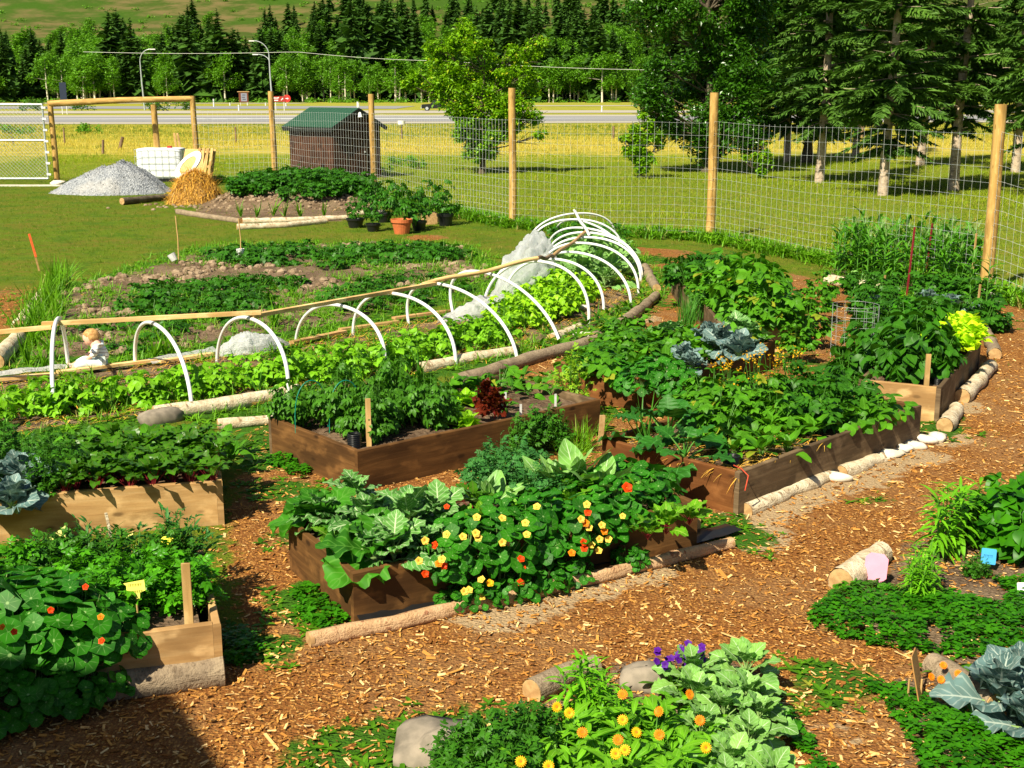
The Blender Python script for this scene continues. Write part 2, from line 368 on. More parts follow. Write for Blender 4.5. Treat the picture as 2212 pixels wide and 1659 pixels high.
g = NG('garden_soil', .95, .1); co = g.world(); n = g.noise(co, 3., 4.); n2 = g.noise(co, 28., 4., .65); vo = g.voro(co, 22.)
c = g.mix(g.step(n, .35, .65), (.085, .050, .030), (.16, .105, .065)); c = g.mix(g.math('MULTIPLY', g.step(n2, .45, .75), .8), c, (.24, .17, .11))
g.bump(g.math('ADD', n2, g.math('MULTIPLY', vo[0], .8)), .9, .03); M['soil'] = g.done(c)
g = NG('grey_crushed_gravel', .9, .2); co = g.world(); vo = g.voro(co, 34.); n = g.noise(co, 1.3, 3.)
c = g.ramp(vo[1], [(.1, (.16, .17, .19)), (.5, (.30, .32, .35)), (.9, (.48, .49, .50))]); c = g.mix(g.step(n, .45, .7), c, g.mix(.6, c, (.5, .48, .45)))
g.bump(vo[0], 1., .03); M['gravel'] = g.done(c)
g = NG('clear_plastic_sheet', .25, .5); g.b.inputs['Alpha'].default_value = .72
n = g.noise(g.coord(), 9., 5., .65, 1.5); g.bump(n, 1., .05); M['sheet'] = g.done(g.mix(n, (.86, .90, .93), (.95, .96, .97)), .5, (.93, .95, .96))
g = NG('asphalt', .85, .2); n = g.noise(g.world(), 2., 3.); M['asphalt'] = g.done(g.mix(n, (.20, .20, .21), (.30, .295, .29)))
g = NG('road_shoulder', .9, .1); n = g.noise(g.world(), 3., 3.); M['shoulder'] = g.done(g.mix(n, (.34, .31, .26), (.44, .40, .33)))

# ---- the ground: lawn, meadow, chips, soil and weeds mixed by survey masks, broken up by noise
g = NG('ground_cover', .95, .1); (mc, ms, mw), _ = g.attr('zone'); (mf, md, mp), _ = g.attr('zone2'); co = g.world()
fn = g.noise(co, 7., 4., .65); fn2 = g.noise(co, 45., 3., .6); lo = g.noise(co, .6, 4., .65); mid = g.noise(co, 2.2, 5., .7); big = g.noise(g.world((.22, .5, 1)), 1., 5., .6)
def thr(m, n, a=.42, b=.58): return g.step(g.math('ADD', m, g.math('MULTIPLY', g.math('SUBTRACT', n, .5), .9)), a, b)
lawn = g.mix(g.step(fn2, .35, .65), (.05, .11, .004), (.15, .22, .010)); lawn = g.mix(g.step(g.math('ADD', g.math('MULTIPLY', mid, .6), g.math('MULTIPLY', lo, .4)), .42, .62), lawn, g.mix(g.step(fn, .4, .65), (.17, .13, .020), (.08, .13, .006)))
meadow = g.mix(g.step(fn, .35, .65), (.15, .20, .014), (.28, .28, .03))
sx = g.noise(g.world((.10, .5, 1)), 1.1, 5., .65)
dry = g.mix(g.step(fn, .3, .7), (.58, .42, .09), (.44, .37, .06)); dry = g.mix(g.step(big, .42, .62), dry, g.mix(fn, (.40, .34, .05), (.22, .25, .03))); meadow = g.mix(g.math('MULTIPLY', g.step(g.math('ADD', md, g.math('MULTIPLY', g.math('SUBTRACT', sx, .5), 2.2)), .25, .85), .85), meadow, dry)
lawn = g.mix(g.math('MULTIPLY', g.step(big, .48, .66), .55), lawn, g.mix(fn2, (.20, .16, .025), (.11, .13, .010)))
lawn = g.mix(g.math('MULTIPLY', g.step(g.noise(co, 1.1, 5., .7), .50, .62), .75), lawn, (.05, .13, .006))
lawn = g.mix(g.math('MULTIPLY', md, .6), lawn, g.mix(g.step(fn, .35, .65), (.38, .36, .06), (.22, .29, .03)))
lawn = g.mix(g.math('MULTIPLY', g.step(g.noise(co, 14., 3., .7), .55, .65), .45), lawn, (.20, .12, .03))
c = g.mix(thr(mf, lo, .3, .7), lawn, meadow)
vo = g.voro(g.world((1, 2.0, 1)), 38.); vo2 = g.voro(g.world((2.3, 1, 1)), 30.)
chip = g.ramp(vo[1], [(.0, (.15, .055, .013)), (.3, (.32, .14, .034)), (.6, (.45, .21, .052)), (.85, (.58, .31, .09)), (1., (.74, .50, .22))])
chip = g.mix(g.step(vo2[0], .25, .6), chip, (.22, .085, .022)); chip = g.mix(g.math('MULTIPLY', g.step(lo, .45, .62), .5), chip, (.28, .16, .07))
c = g.mix(thr(mc, fn), c, chip)
soil = g.mix(g.step(mid, .35, .65), (.085, .050, .030), (.20, .14, .085)); soil = g.mix(g.math('MULTIPLY', g.step(fn2, .4, .7), .7), soil, (.28, .20, .13))
c = g.mix(thr(ms, fn), c, soil)
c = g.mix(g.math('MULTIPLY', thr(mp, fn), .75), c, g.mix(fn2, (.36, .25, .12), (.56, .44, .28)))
wd = g.mix(fn2, (.025, .085, .006), (.06, .16, .01)); c = g.mix(thr(mw, fn), c, wd)
g.bump(g.math('ADD', fn2, g.math('MULTIPLY', g.math('MULTIPLY', vo[0], mc), .5)), .9, .03); M['ground'] = g.done(c)
g = NG('hillside', .95, .05); co = g.world(); a = g.noise(co, .012, 5., .6); b = g.noise(co, .05, 5., .65); d = g.noise(co, .4, 3.)
c = g.mix(g.step(b, .38, .62), (.05, .08, .012), (.15, .115, .045)); c = g.mix(g.step(a, .46, .60), c, (.04, .09, .008)); c = g.mix(g.math('MULTIPLY', g.step(d, .5, .75), .5), c, (.07, .12, .015))
M['hill'] = g.done(c)
# ---------------------------------------------------------------- survey of the plots
BH = .33
def pts(l, z=0.): return np.array([G(a, b, z) for a, b in l])
POLY_CHIP = pts([(-600, 2300), (-600, 1535), (340, 1490), (478, 1470), (495, 1120), (520, 950), (600, 880), (960, 835), (1290, 735), (1430, 640), (1400, 560), (1340, 530), (1480, 540), (1800, 610), (2130, 640), (2700, 650), (2900, 1200), (3000, 2300)])
POLY_PLOT = pts([(95, 640), (450, 535), (700, 528), (1000, 530), (1090, 600), (960, 650), (700, 715), (240, 775), (20, 790)])
POLY_HOOP = pts([(-300, 830), (450, 770), (730, 720), (1000, 680), (1140, 590), (1200, 520), (1330, 510), (1400, 600), (1410, 640), (1280, 735), (970, 800), (850, 830), (650, 870), (340, 905), (-300, 990)])
POLY_MOUND = pts([(395, 465), (520, 480), (740, 478), (800, 455), (770, 415), (500, 410)])
POLY_RIGHT = pts([(1770, 1330), (1840, 1250), (1900, 1180), (2010, 1120), (2500, 960), (2900, 1500), (2800, 1900), (2050, 1800), (1905, 1490), (2040, 1440), (1890, 1395)])
POLY_FRONT = pts([(880, 1720), (950, 1590), (1180, 1500), (1330, 1440), (1620, 1410), (1710, 1500), (1790, 1720), (1700, 1900), (1000, 1900)])
POLY_CORN = pts([(1780, 590), (1960, 632), (2125, 640), (2115, 570), (1830, 545)])
POLY_KERB = pts([(1900, 760), (2125, 720), (2140, 640), (1830, 620)])
def bedc(A, B, D, z=BH):
    A, B, D = [np.array(G(*p, z)[:2]) if len(p) == 2 else np.array(p[1:]) for p in (A, B, D)]
    u = (B-A)/np.linalg.norm(B-A); n = np.array([-u[1], u[0]]); wv = D-A
    wd = wv@n; D = A + n*wd                       # squared up
    return [A, B, B+D-A, D]
BED = {'front': bedc((762, 1238), (1508, 1084), (588, 1132)), 'tomato': bedc((772, 975), (1297, 863), (591, 898)),
       'long': bedc((1598, 1020), (1991, 875), (1320, 941)), 'cabbage': bedc((1453, 827), (1675, 733), (1198, 793)),
       'potato': bedc((2033, 838), (2120, 735), (1850, 822))}
a = G(480, 1038, BH)[:2]; d = np.array([-.967, -.255]); n = np.array([-.255, .967]); BED['chard'] = [a, a+n*1.2, a+n*1.2+d*2.44, a+d*2.44]
a = G(477, 1345, BH)[:2]; d = np.array([-.95, -.31]); n = np.array([-.31, .95]); BED['herb'] = [a, a+n*1.2, a+n*1.2+d*2.44, a+d*2.44]
a = G(1704, 703, BH)[:2]; d = np.array([.02, 1.]); n = np.array([-1., .10]); BED['bean'] = [a, a+d*2.3, a+d*2.3+n*.8, a+n*.8]
a2 = a+d*2.5; BED['farbean'] = [a2, a2+d*2.0, a2+d*2.0+n*.9, a2+n*.9]
def in_bed(x, y, pad=0.):
    m = np.zeros(np.shape(x), bool)
    for c in BED.values(): m |= sdpoly(x, y, c) > -pad
    return m
MC = G(640, 440)[:2]
def gz(x, y):
    """height of the ground"""
    x = np.asarray(x, float); y = np.asarray(y, float)
    z = .02*(fbm(x, y, .8, 3, 3)-.5)
    q = 1-((x-MC[0])/2.7)**2-((y-MC[1]-.5)/2.3)**2
    z = z + .50*np.clip(q, 0, 1)**.7
    sp = np.clip(sdpoly(x, y, POLY_PLOT)/.5, 0, 1)
    z = z + sp*(.02+.16*np.clip(fbm(x, y, 1.7, 4, 9)-.38, 0, 1)+.07*fbm(x, y, 6., 3, 31)-.02)
    z = z + .03*np.clip(sdpoly(x, y, POLY_HOOP)/.3, 0, 1)*fbm(x, y, 5, 3, 8)
    return z

# ---------------------------------------------------------------- ground sheet
def axis(segs):
    out = [segs[0][0]]
    for a, b, st in segs:
        n = max(1, int(round((b-a)/st))); out += list(np.linspace(a, b, n+1)[1:])
    return np.array(out)
gx = axis([(-900, -120, 60), (-120, -24, 6), (-24, -7, .5), (-7, 7, .09), (7, 24, .5), (24, 120, 6), (120, 900, 60)])
gy = axis([(-60, 2, 5), (2, 4, .25), (4, 16, .08), (16, 34, .2), (34, 60, .8), (60, 130, 3), (130, 640, 20)])
X, Y = np.meshgrid(gx, gy); Xf, Yf = X.ravel(), Y.ravel()
near = (Yf < 45) & (np.abs(Xf) < 30)
Z = np.zeros_like(Xf); Z[near] = gz(Xf[near], Yf[near])
def sm(v, w): return np.clip(.5+v/w, 0, 1)
chips = np.zeros_like(Xf); soil = chips.copy(); weed = chips.copy(); far = chips.copy(); dry = chips.copy(); sand = chips.copy()
xn, yn = Xf[near], Yf[near]; jx = xn+.35*(fbm(xn, yn, 1.3, 3, 5)-.5); jy = yn+.35*(fbm(xn, yn, 1.3, 3, 6)-.5)
ch = sm(sdpoly(jx, jy, POLY_CHIP), .5)
left = G(-60, 680); ch = np.maximum(ch, np.clip(1.15-np.hypot((xn-left[0])/2.2, (yn-left[1])/3.6), 0, 1))
cc = G(920, 513); ch = np.maximum(ch, np.clip(1.1-np.hypot((xn-cc[0])/.7, (yn-cc[1])/.9), 0, .8))
st = sm(sdpoly(jx, jy, POLY_HOOP), .2); ch = ch*(1-st)
so_ = np.maximum.reduce([sm(sdpoly(jx, jy, p), .4)*f for p, f in ((POLY_PLOT, .62), (POLY_HOOP, .75), (POLY_RIGHT, .7), (POLY_FRONT, .7), (POLY_CORN, .9), (POLY_KERB, .8), (POLY_MOUND, .95))])
so_ = np.maximum(so_, np.clip(1.3-np.hypot((xn-MC[0])/2.6, (yn-MC[1]-.4)/2.3), 0, 1))
WEEDS = [(560, 1000, .35, .7), (600, 1060, .4, .7), (590, 960, .5, .8), (560, 920, .5, .6), (690, 1300, .35, 1.), (560, 1400, .25, .9), (620, 1160, .3, .5), (1250, 900, .5, .7), (1340, 880, .6, .8), (1330, 930, .3, .5), (1600, 1160, .35, .7), (1560, 1130, .3, .9), (1430, 590, .9, .6), (1500, 625, .8, .55),
         (1440, 655, .6, .5), (1390, 560, .9, .7), (1750, 790, .5, .6), (1700, 760, .5, .6), (1820, 700, .6, .45), (2030, 900, .3, .9), (1990, 925, .4, .9), (780, 1640, .45, .9), (860, 1650, .4, .9), (1000, 1560, .3, .6), (1800, 1470, .3, .6), (1760, 1500, .25, .5), (1250, 760, .5, .5), (1000, 860, .5, .7), (900, 880, .6, .7), (1110, 830, .6, .5),
         (2170, 700, .6, .4), (2200, 640, .7, .8), (1900, 1080, .2, .5), (2060, 920, .3, .6), (1700, 640, .6, .4), (620, 900, .4, .9), (540, 890, .5, .8), (1560, 870, .5, .7), (1660, 860, .5, .6)]
wm = np.zeros_like(xn)
for a, b, r, s in WEEDS:
    c = G(a, b); wm = np.maximum(wm, s*np.clip(1.4-np.hypot(xn-c[0], yn-c[1])/r, 0, 1))
rim = np.exp(-(np.minimum(np.abs(sdpoly(xn, yn, POLY_HOOP)), np.abs(sdpoly(xn, yn, POLY_PLOT)))/.3)**2)
wm = np.maximum(wm, rim*.75); wm = wm+(fbm(xn, yn, 2.1, 4, 77)-.5)*.35*(ch > .3)
SAND = [(1640, 1120), (1680, 1105), (1720, 1090), (1765, 1075), (1810, 1058), (1855, 1040), (1900, 1020), (1940, 1000), (1980, 985), (2040, 945), (1050, 1330), (1150, 1300), (1290, 1265), (1400, 1230), (2090, 880), (1390, 690), (1640, 1160)]
sn = np.zeros_like(xn)
for a, b in SAND:
    c = G(a, b); sn = np.maximum(sn, np.clip(1.15-np.hypot(jx-c[0], jy-c[1])/.36, 0, .72))
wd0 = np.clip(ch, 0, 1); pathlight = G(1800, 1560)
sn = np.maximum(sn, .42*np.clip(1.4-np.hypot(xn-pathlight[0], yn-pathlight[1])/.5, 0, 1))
chips[near], soil[near], weed[near], sand[near] = ch, so_, wm, sn
FENCE = [(-200, 393), (123, 393), (427, 392), (592, 396), (808, 430), (1108, 490), (1533, 522), (2128, 635), (2420, 700)]
FW = [G(*p)[:2] for p in FENCE]
outside = np.ones_like(Xf, bool)
fx_ = np.array([p[0] for p in FW]); fy_ = np.array([p[1] for p in FW])
fl = np.interp(Xf, np.r_[fx_[:-1], fx_[-1]], np.r_[fy_[:-1], fy_[-1]])
far[:] = sm(Yf-56-3*(fbm(Xf, Yf, .15, 3, 2)-.5), 10.)
dm = 1.05*np.exp(-((Yf-73)/13)**2)*(.6+.8*fbm(Xf, Yf, .12, 3, 91))+.3*np.exp(-((Yf-108)/12)**2); dry[:] = np.clip(dm, 0, 1)*(Yf < 140)
dry += np.where(Yf > 125, .30, 0); dry = np.maximum(dry, np.where(Yf > fl, .5, .0)+0*Yf)
mb = MB(); mb.grid(np.c_[Xf, Yf, Z], len(gx), len(gy), mat=0)
go = mb.build('ground', M['ground']); tag(go, kind='structure')
for nm, arrs in (('zone', (chips, soil, weed)), ('zone2', (far, dry, sand))):
    at_ = go.data.attributes.new(nm, 'FLOAT_VECTOR', 'POINT'); at_.data.foreach_set('vector', np.stack(arrs, 1).ravel())

def strip(name, y0, y1, z, mat, x0=-420, x1=420, slope=0.):
    mb = MB(); n = 60; xs = np.linspace(x0, x1, n)
    a = G(1106, y0)[1]; b = G(1106, y1)[1]
    V = np.r_[np.c_[xs, a+slope*xs+1.5*np.sin(xs*.05), np.full(n, z)], np.c_[xs, b+slope*xs+1.2*np.sin(xs*.04+2), np.full(n, z)]]
    mb.grid(V, n, 2, mat=0, smooth=False); o = mb.build(name, mat); tag(o, kind='structure'); return o
SL = .06
strip('road_shoulder', 266.5, 248.5, .03, M['shoulder'], slope=SL)
strip('road', 262.5, 252, .045, M['asphalt'], slope=SL)
strip('road_markings', 257.0, 256.6, .06, M['white'], slope=SL)
strip('road', 244.5, 239.0, .04, M['shoulder'], slope=SL)
strip('road', 229.6, 228.0, .05, M['shoulder'], x0=-20, x1=420, slope=SL)
strip('side_road', 235.0, 229.3, .05, M['asphalt'], x0=-150, x1=-22, slope=SL)
strip('side_road', 224.0, 222.7, .05, M['shoulder'], x0=-400, x1=-60, slope=.0)

# ---------------------------------------------------------------- hill behind the forest
hx = np.linspace(-1100, 1100, 120); hy = np.linspace(395, 1700, 90); HX, HY = np.meshgrid(hx, hy)
def hz(x, y): return np.clip(y-440, 0, None)**1.12*.075+26*(fbm(x, y, .004, 4, 12)-.5)*np.clip((y-440)/200, 0, 1)-.3
mb = MB(); mb.grid(np.c_[HX.ravel(), HY.ravel(), hz(HX, HY).ravel()], 120, 90)
tag(mb.build('hill', M['hill']), kind='structure')
# ---------------------------------------------------------------- leaf shapes
def blade(L=1., W=.4, nl=4, nc=1, sh=.8, fold=.15, curl=.3, wave=0., wn=3, pet=0., lobes=0., ln=4, heart=0.):
    t = np.linspace(0, 1, nl+1); u = np.linspace(-1, 1, 2*nc+1)
    wd = W/2*np.clip(np.sin(pi*np.clip(t, .02, .985)**sh), .04, 1)**.75
    Tt, U = np.meshgrid(t, u, indexing='ij'); Wd = np.broadcast_to(wd[:, None], Tt.shape).copy()
    if lobes: Wd *= np.where(np.abs(U) > .9, 1+lobes*np.cos(Tt*ln*2*pi), 1)
    x = U*Wd; a = curl*Tt
    y = pet + L*(np.sin(a)/max(curl, 1e-3) if curl else Tt) - heart*W*U**2*(1-Tt)**4
    z = fold*np.abs(U)*Wd - (L*(1-np.cos(a))/max(curl, 1e-3) if curl else 0) + wave*Wd*U**2*np.sin(Tt*wn*2*pi+U*1.3)
    V = np.stack([x, y, z], -1).reshape(-1, 3); k = 2*nc+1
    i = np.arange(nl)[:, None]*k; j = np.arange(k-1)[None]
    F = np.stack([i+j, i+j+1, i+k+j+1, i+k+j], -1).reshape(-1, 4)
    Lu = np.stack([U, Tt, np.zeros_like(U)], -1).reshape(-1, 3)
    if pet:
        w2 = W*.035; V = np.r_[V, [[-w2, 0, 0], [w2, 0, 0], [w2, pet+L*.05, .01*L], [-w2, pet+L*.05, .01*L]]]
        F = np.r_[F, [[len(V)-4, len(V)-3, len(V)-2, len(V)-1]]]; Lu = np.r_[Lu, np.zeros((4, 3))]
    return V, [F], Lu
def join(parts):
    V = []; F = {}; L = []; n = 0
    for (v, f, l), R, p, s in parts:
        V.append((v*s)@np.asarray(R).T+np.asarray(p)); L.append(l)
        for q in f: F.setdefault(q.shape[1], []).append(q+n)
        n += len(v)
    return np.concatenate(V), [np.concatenate(q) for q in F.values()], np.concatenate(L)
def disc(n=9, wob=.10, cup=.10):
    a = np.arange(n)*2*pi/n; r = 1+wob*np.cos(a*3.7)
    V = np.r_[[[0, 0, -cup]], np.c_[r*np.cos(a), r*np.sin(a), .06*np.sin(a*2)]]*.5
    F = np.array([[0, 1+i, 1+(i+1) % n] for i in range(n)])
    L = np.c_[V[:, 0]*2, V[:, 1]*2, np.zeros(n+1)]; return V, [F], L
def comp(leaf, n=5, L=1., s=.45, spread=1.0):
    ps = [(leaf, rots(0, -.15, 0)[0], (0, L*.55, 0), s*1.15)]
    for i in range(n//2):
        y = L*(.5-.3*i/max(1, n//2-1+1e-9)) if n > 3 else L*.5
        for sg in (-1, 1): ps.append((leaf, rots(sg*spread, -.1, sg*.2)[0], (0, y, 0), s*(1-.15*i)))
    w2 = .012; ps.append(((np.array([[-w2, 0, 0], [w2, 0, 0], [w2, L*.6, 0], [-w2, L*.6, 0.]]), [np.array([[0, 1, 2, 3]])], np.zeros((4, 3))), np.eye(3), (0, 0, 0), 1))
    return join(ps)
small = blade(1, .55, 3, 1, .75, .2, .5); ovate = blade(1, .75, 4, 1, .65, .18, .6, heart=.15); lance = blade(1, .22, 4, 1, .8, .2, .7)
tri3 = comp(ovate, 3, .55, .62, 1.25); tom5 = comp(blade(1, .6, 3, 1, .7, .2, .8, lobes=.25, ln=2), 5, 1., .45, 1.0)
pot5 = comp(blade(1, .68, 3, 1, .72, .15, .5), 5, 1., .42, 1.1)
quad1 = (np.array([[-.28, 0, 0], [0, -.05, 0], [.28, .35, .06], [0, 1., -.05], [-.28, .4, .06]])*1., [np.array([[0, 1, 2, 3, 4]])], np.array([[-1, 0, 0], [0, 0, 0], [1, .4, 0], [0, 1, 0], [-1, .4, 0.]]))

def tubelets(mb, A, B, r, mat, mid=None):
    """many thin stems, three sided, from points A to B (bent through mid)"""
    A = np.atleast_2d(A); B = np.atleast_2d(B); k = len(A); a = np.array([0, 2.1, 4.2]); ring = np.stack([np.cos(a), np.sin(a), 0*a], -1)*r
    P = [A, B] if mid is None else [A, mid, B]; n = len(P)
    V = np.stack([p[:, None, :]+ring[None]*(1-.4*i/(n-1)) for i, p in enumerate(P)], 1).reshape(-1, 3)
    q = []
    for i in range(n-1):
        for j in range(3): q.append([i*3+j, i*3+(j+1) % 3, (i+1)*3+(j+1) % 3, (i+1)*3+j])
    F = (np.array(q)[None]+(np.arange(k)*3*n)[:, None, None]).reshape(-1, 4)
    mb.add(V, F, np.c_[np.zeros((len(V), 2)), np.repeat(rng.random(k), 3*n)], mat)
def dome(n, R, H, low=0., flat_=1.):
    a = rng.random(n)*2*pi; r = np.sqrt(rng.random(n)); th = r*pi/2*flat_
    return np.c_[R*np.sin(th)*np.cos(a), R*np.sin(th)*np.sin(a), low+(H-low)*np.cos(th)], a, th

# each species returns {part name: (mesh builder, materials)}; the first holds the leaves
def bush(R, H, ns, nl, leaf, ls, mat, stem='stem', pitch=(-.7, .35), inner=.35, jit=.06, upright=0.):
    lf = MB(); st = MB(); P, a, th = dome(ns, R, H, H*.25)
    P *= rng.uniform(.8, 1.08, (ns, 1)); base = P*[.18, .18, 0]; mid = (base+P)/2+np.c_[P[:, :2]*.06, H*.12*np.ones(ns)]
    tubelets(st, base, P, max(.0035, R*.012), 0, mid)
    t = rng.uniform(inner, 1.0, (ns, nl)); t[:, 0] = 1
    pos = (base[:, None]*((1-t)**2)[..., None]+2*mid[:, None]*(t*(1-t))[..., None]+P[:, None]*(t**2)[..., None]).reshape(-1, 3)
    k = len(pos); pos += rng.normal(0, jit*R, (k, 3))*[1, 1, .5]; pos[:, 2] = np.maximum(pos[:, 2], .01)
    yaw = np.repeat(a, nl)-pi/2+rng.uniform(-1.5, 1.5, k)
    lf.inst(leaf, pos, rots(yaw, rng.uniform(*pitch, k)+upright, rng.normal(0, .35, k)), ls*rng.uniform(.6, 1.15, k), smooth=True)
    return {'foliage': (lf, [M[mat]]), 'stems': (st, [M[stem]])}
def big_rosette(n, L, W, mat, stem='palestem', lobes=.0, wave=.3, pmin=.1, pmax=1.25, pet=.35, curl=.9, ln=5, nl=8, nc=2, sh=.75, height=.0, fold=.1, yaw0=None):
    lf = MB(); st = MB()
    for i in range(n):
        f = i/max(1, n-1); yaw = i*2.399+rng.normal(0, .2) if yaw0 is None else yaw0+rng.normal(0, .5); s = rng.uniform(.75, 1.1)*(1-.35*f)
        T = blade(L, W, nl, nc, sh, fold, curl*rng.uniform(.6, 1.2), wave, rng.integers(3, 6), 0, lobes, ln)
        pitch = pmin+(pmax-pmin)*f+rng.normal(0, .12); R = rots(yaw, pitch, rng.normal(0, .25))[0]
        p0 = np.array([0, 0, height*f*.8+.02]); d = rots(yaw, pitch+.25, 0)[0]@np.array([0, 1., 0]); p1 = p0+d*pet*L*s
        lf.inst(T, [p1], R, s, smooth=True); st.tube([p0, (p0+p1)/2+[0, 0, .01], p1+R@np.array([0, .1*L*s, 0])], [.035*W, .028*W, .015*W], 5)
    return {'foliage': (lf, [M[mat]]), 'stems': (st, [M[stem]])}
DISC = disc()
def nasturtium(R, H, n, ls=.10, mat='nastleaf'):
    lf = MB(); st = MB(); P, a, th = dome(n, R, H, .04, 1.08); P *= rng.uniform(.82, 1.05, (n, 1)); P[:, 2] = np.abs(P[:, 2])+.02
    pit = -np.clip(th, 0, 1.5)*.62+rng.normal(0, .28, n); yaw = a-pi/2+rng.normal(0, .35, n)
    lf.inst(DISC, P, rots(yaw, pit, rng.normal(0, .28, n)), ls*rng.uniform(.55, 1.15, n), smooth=True)
    tubelets(st, P*[.55, .55, .25], P-[0, 0, .008], .003, 0)
    return {'foliage': (lf, [M[mat]]), 'stems': (st, [M['palestem']])}
def grassy(n, L, W, mat, lean=.35, curl=.8, R=.04, nl=5):
    lf = MB(); v = [blade(L, W, nl, 1, .45, .25, curl*c) for c in (.3, .8, 1.3)]
    for T in v:
        k = max(1, n//3); a = rng.random(k)*2*pi
        lf.inst(T, np.c_[R*np.cos(a), R*np.sin(a), np.zeros(k)]*np.sqrt(rng.random((k, 1))), rots(rng.random(k)*6.28, pi/2-np.abs(rng.normal(0, lean, k)), rng.random(k)*3), rng.uniform(.5, 1.1, k))
    return {'foliage': (lf, [M[mat]])}
def corn(h):
    lf = MB(); st = MB(); st.tube([[0, 0, 0], [.01, 0, h*.5], [0, .01, h*.92]], [.014, .011, .006], 6)
    for i in range(10):
        z = h*(.12+.8*i/10); T = blade(h*.55*rng.uniform(.8, 1.1), .065, 8, 1, .5, .3, rng.uniform(1.2, 2.1), .25, 3)
        lf.inst(T, [[0, 0, z]], rots(i*pi+rng.normal(0, .5), rng.uniform(.75, 1.15), rng.normal(0, .2)), 1., smooth=True)
    ts = MB(); a = rng.random(7)*6.28; tubelets(ts, np.tile([0, .01, h*.9], (7, 1)), np.c_[.06*np.cos(a), .06*np.sin(a), h*rng.uniform(1.0, 1.08, 7)], .003, 0)
    return {'foliage': (lf, [M['corn']]), 'stalk': (st, [M['stem']]), 'tassel': (ts, [M['palestem']])}
def whorled(ns, h, R, L=.13, mat='lilyleaf', per=20):
    lf = MB(); st = MB(); T = blade(1, .17, 4, 1, .7, .2, 1.0)
    a = rng.random(ns)*6.28; r = R*np.sqrt(rng.random(ns)); B = np.c_[r*np.cos(a)*.6, r*np.sin(a)*.6, 0*r]; tp = np.c_[r*np.cos(a), r*np.sin(a), h*rng.uniform(.7, 1.05, ns)]
    tubelets(st, B, tp, .005, 0)
    t = np.linspace(.2, 1, per); pos = (B[:, None]*(1-t)[None, :, None]+tp[:, None]*t[None, :, None]).reshape(-1, 3); k = len(pos)
    lf.inst(T, pos, rots(np.arange(k)*2.399, np.tile(np.linspace(-.25, .75, per), ns)+rng.normal(0, .2, k), 0), L*rng.uniform(.7, 1.15, k)*np.tile(1-.35*t, ns), smooth=True)
    return {'foliage': (lf, [M[mat]]), 'stems': (st, [M['stem']])}
def feathery(R, H, n, mat='herb', ls=.05):
    lf = MB(); st = MB(); P, a, th = dome(n, R, H, H*.2); tubelets(st, P*[.2, .2, 0], P, .0025, 0)
    k = n*7; t = np.tile(np.linspace(.45, 1, 7), n); pos = np.repeat(P, 7, 0)*np.c_[.2+.8*t, .2+.8*t, t]+rng.normal(0, .012, (k, 3))
    lf.inst(comp(small, 5, 1., .5), pos, rots(rng.random(k)*6.28, rng.uniform(-.3, 1.1, k), rng.normal(0, .5, k)), ls*rng.uniform(.6, 1.2, k))
    return {'foliage': (lf, [M[mat]]), 'stems': (st, [M['stem']])}
def ruffle(n, L, mat, h=.06):
    lf = MB()
    for i in range(n):
        f = i/n; T = blade(L, L*.85, 6, 2, .55, .25, .6, .55, rng.integers(4, 7))
        lf.inst(T, [[0, 0, h*f]], rots(i*2.399, .25+1.0*f, rng.normal(0, .2)), (1-.45*f)*rng.uniform(.8, 1.1), smooth=True)
    return {'foliage': (lf, [M[mat]])}
def flower_head(mb, c, R, s, npet, mat, matc, L=.5, W=.3, pitch=.35, layers=1, cen=.16):
    T = blade(L, W, 3, 1, 1.2, .1, .4)
    for l in range(layers):
        yw = np.arange(npet)*2*pi/npet+l*.3; RR = np.einsum('ij,kjl->kil', R, rots(yw, pitch+.35*l, 0))
        mb.inst(T, np.tile(c, (npet, 1)), RR, s*(1-.2*l), mat=mat, smooth=True)
    a = np.arange(8)*pi/4; V = np.r_[[[0, 0, .08]], np.c_[cen*np.cos(a), cen*np.sin(a), .02+0*a]]*s
    mb.add(V@R.T+c, [(0, 1+i, 1+(i+1) % 8) for i in range(8)], np.full((9, 3), .5), matc)
def facing(yaw, tilt):
    """rotation whose local +Z leans by tilt towards azimuth yaw (0 = towards the viewer side, -Y)"""
    return np.array(Matrix.Rotation(yaw, 3, 'Z')@Matrix.Rotation(tilt, 3, 'X'))

PLANT_CAT = {}
SPECIES = {}
def species(key, name, cat, fns):
    SPECIES[key] = dict(name=name, cat=cat, fns=fns, protos=[None]*len(fns), used=[False]*len(fns))
def plant(key, x, y, z=None, s=1., label=None, group=None, v=None, rz=None, sz=1.):
    S = SPECIES[key]; v = random.randrange(len(S['fns'])) if v is None else v
    if z is None: z = float(gz(x, y))
    if S['protos'][v] is None:
        parts = S['fns'][v](); S['protos'][v] = [(nm, mb.mesh(S['name']+'_'+nm, mats)) for nm, (mb, mats) in parts.items()]
    o = link(S['name'], None, None, (x, y, z), random.random()*6.28 if rz is None else rz); o.empty_display_size = .1
    o.scale = (s, s, s*sz)
    for nm, me in S['protos'][v]: link(nm, me, o)
    return tag(o, label, S['cat'], group)
k3 = lambda f: [f, f, f]
species('bean', 'bean_plant', 'bean plant', k3(lambda: bush(.17, .30, 15, 4, tri3, .105, 'beanleaf')))
species('brightbean', 'bean_plant', 'bean plant', k3(lambda: bush(.20, .32, 20, 5, tri3, .11, 'brightbean')))
species('broad', 'bean_plant', 'bean plant', k3(lambda: bush(.24, .50, 22, 7, tri3, .135, 'midleaf')))
species('potato', 'potato_plant', 'potato plant', k3(lambda: bush(.25, .42, 20, 6, pot5, .17, 'darkleaf')))
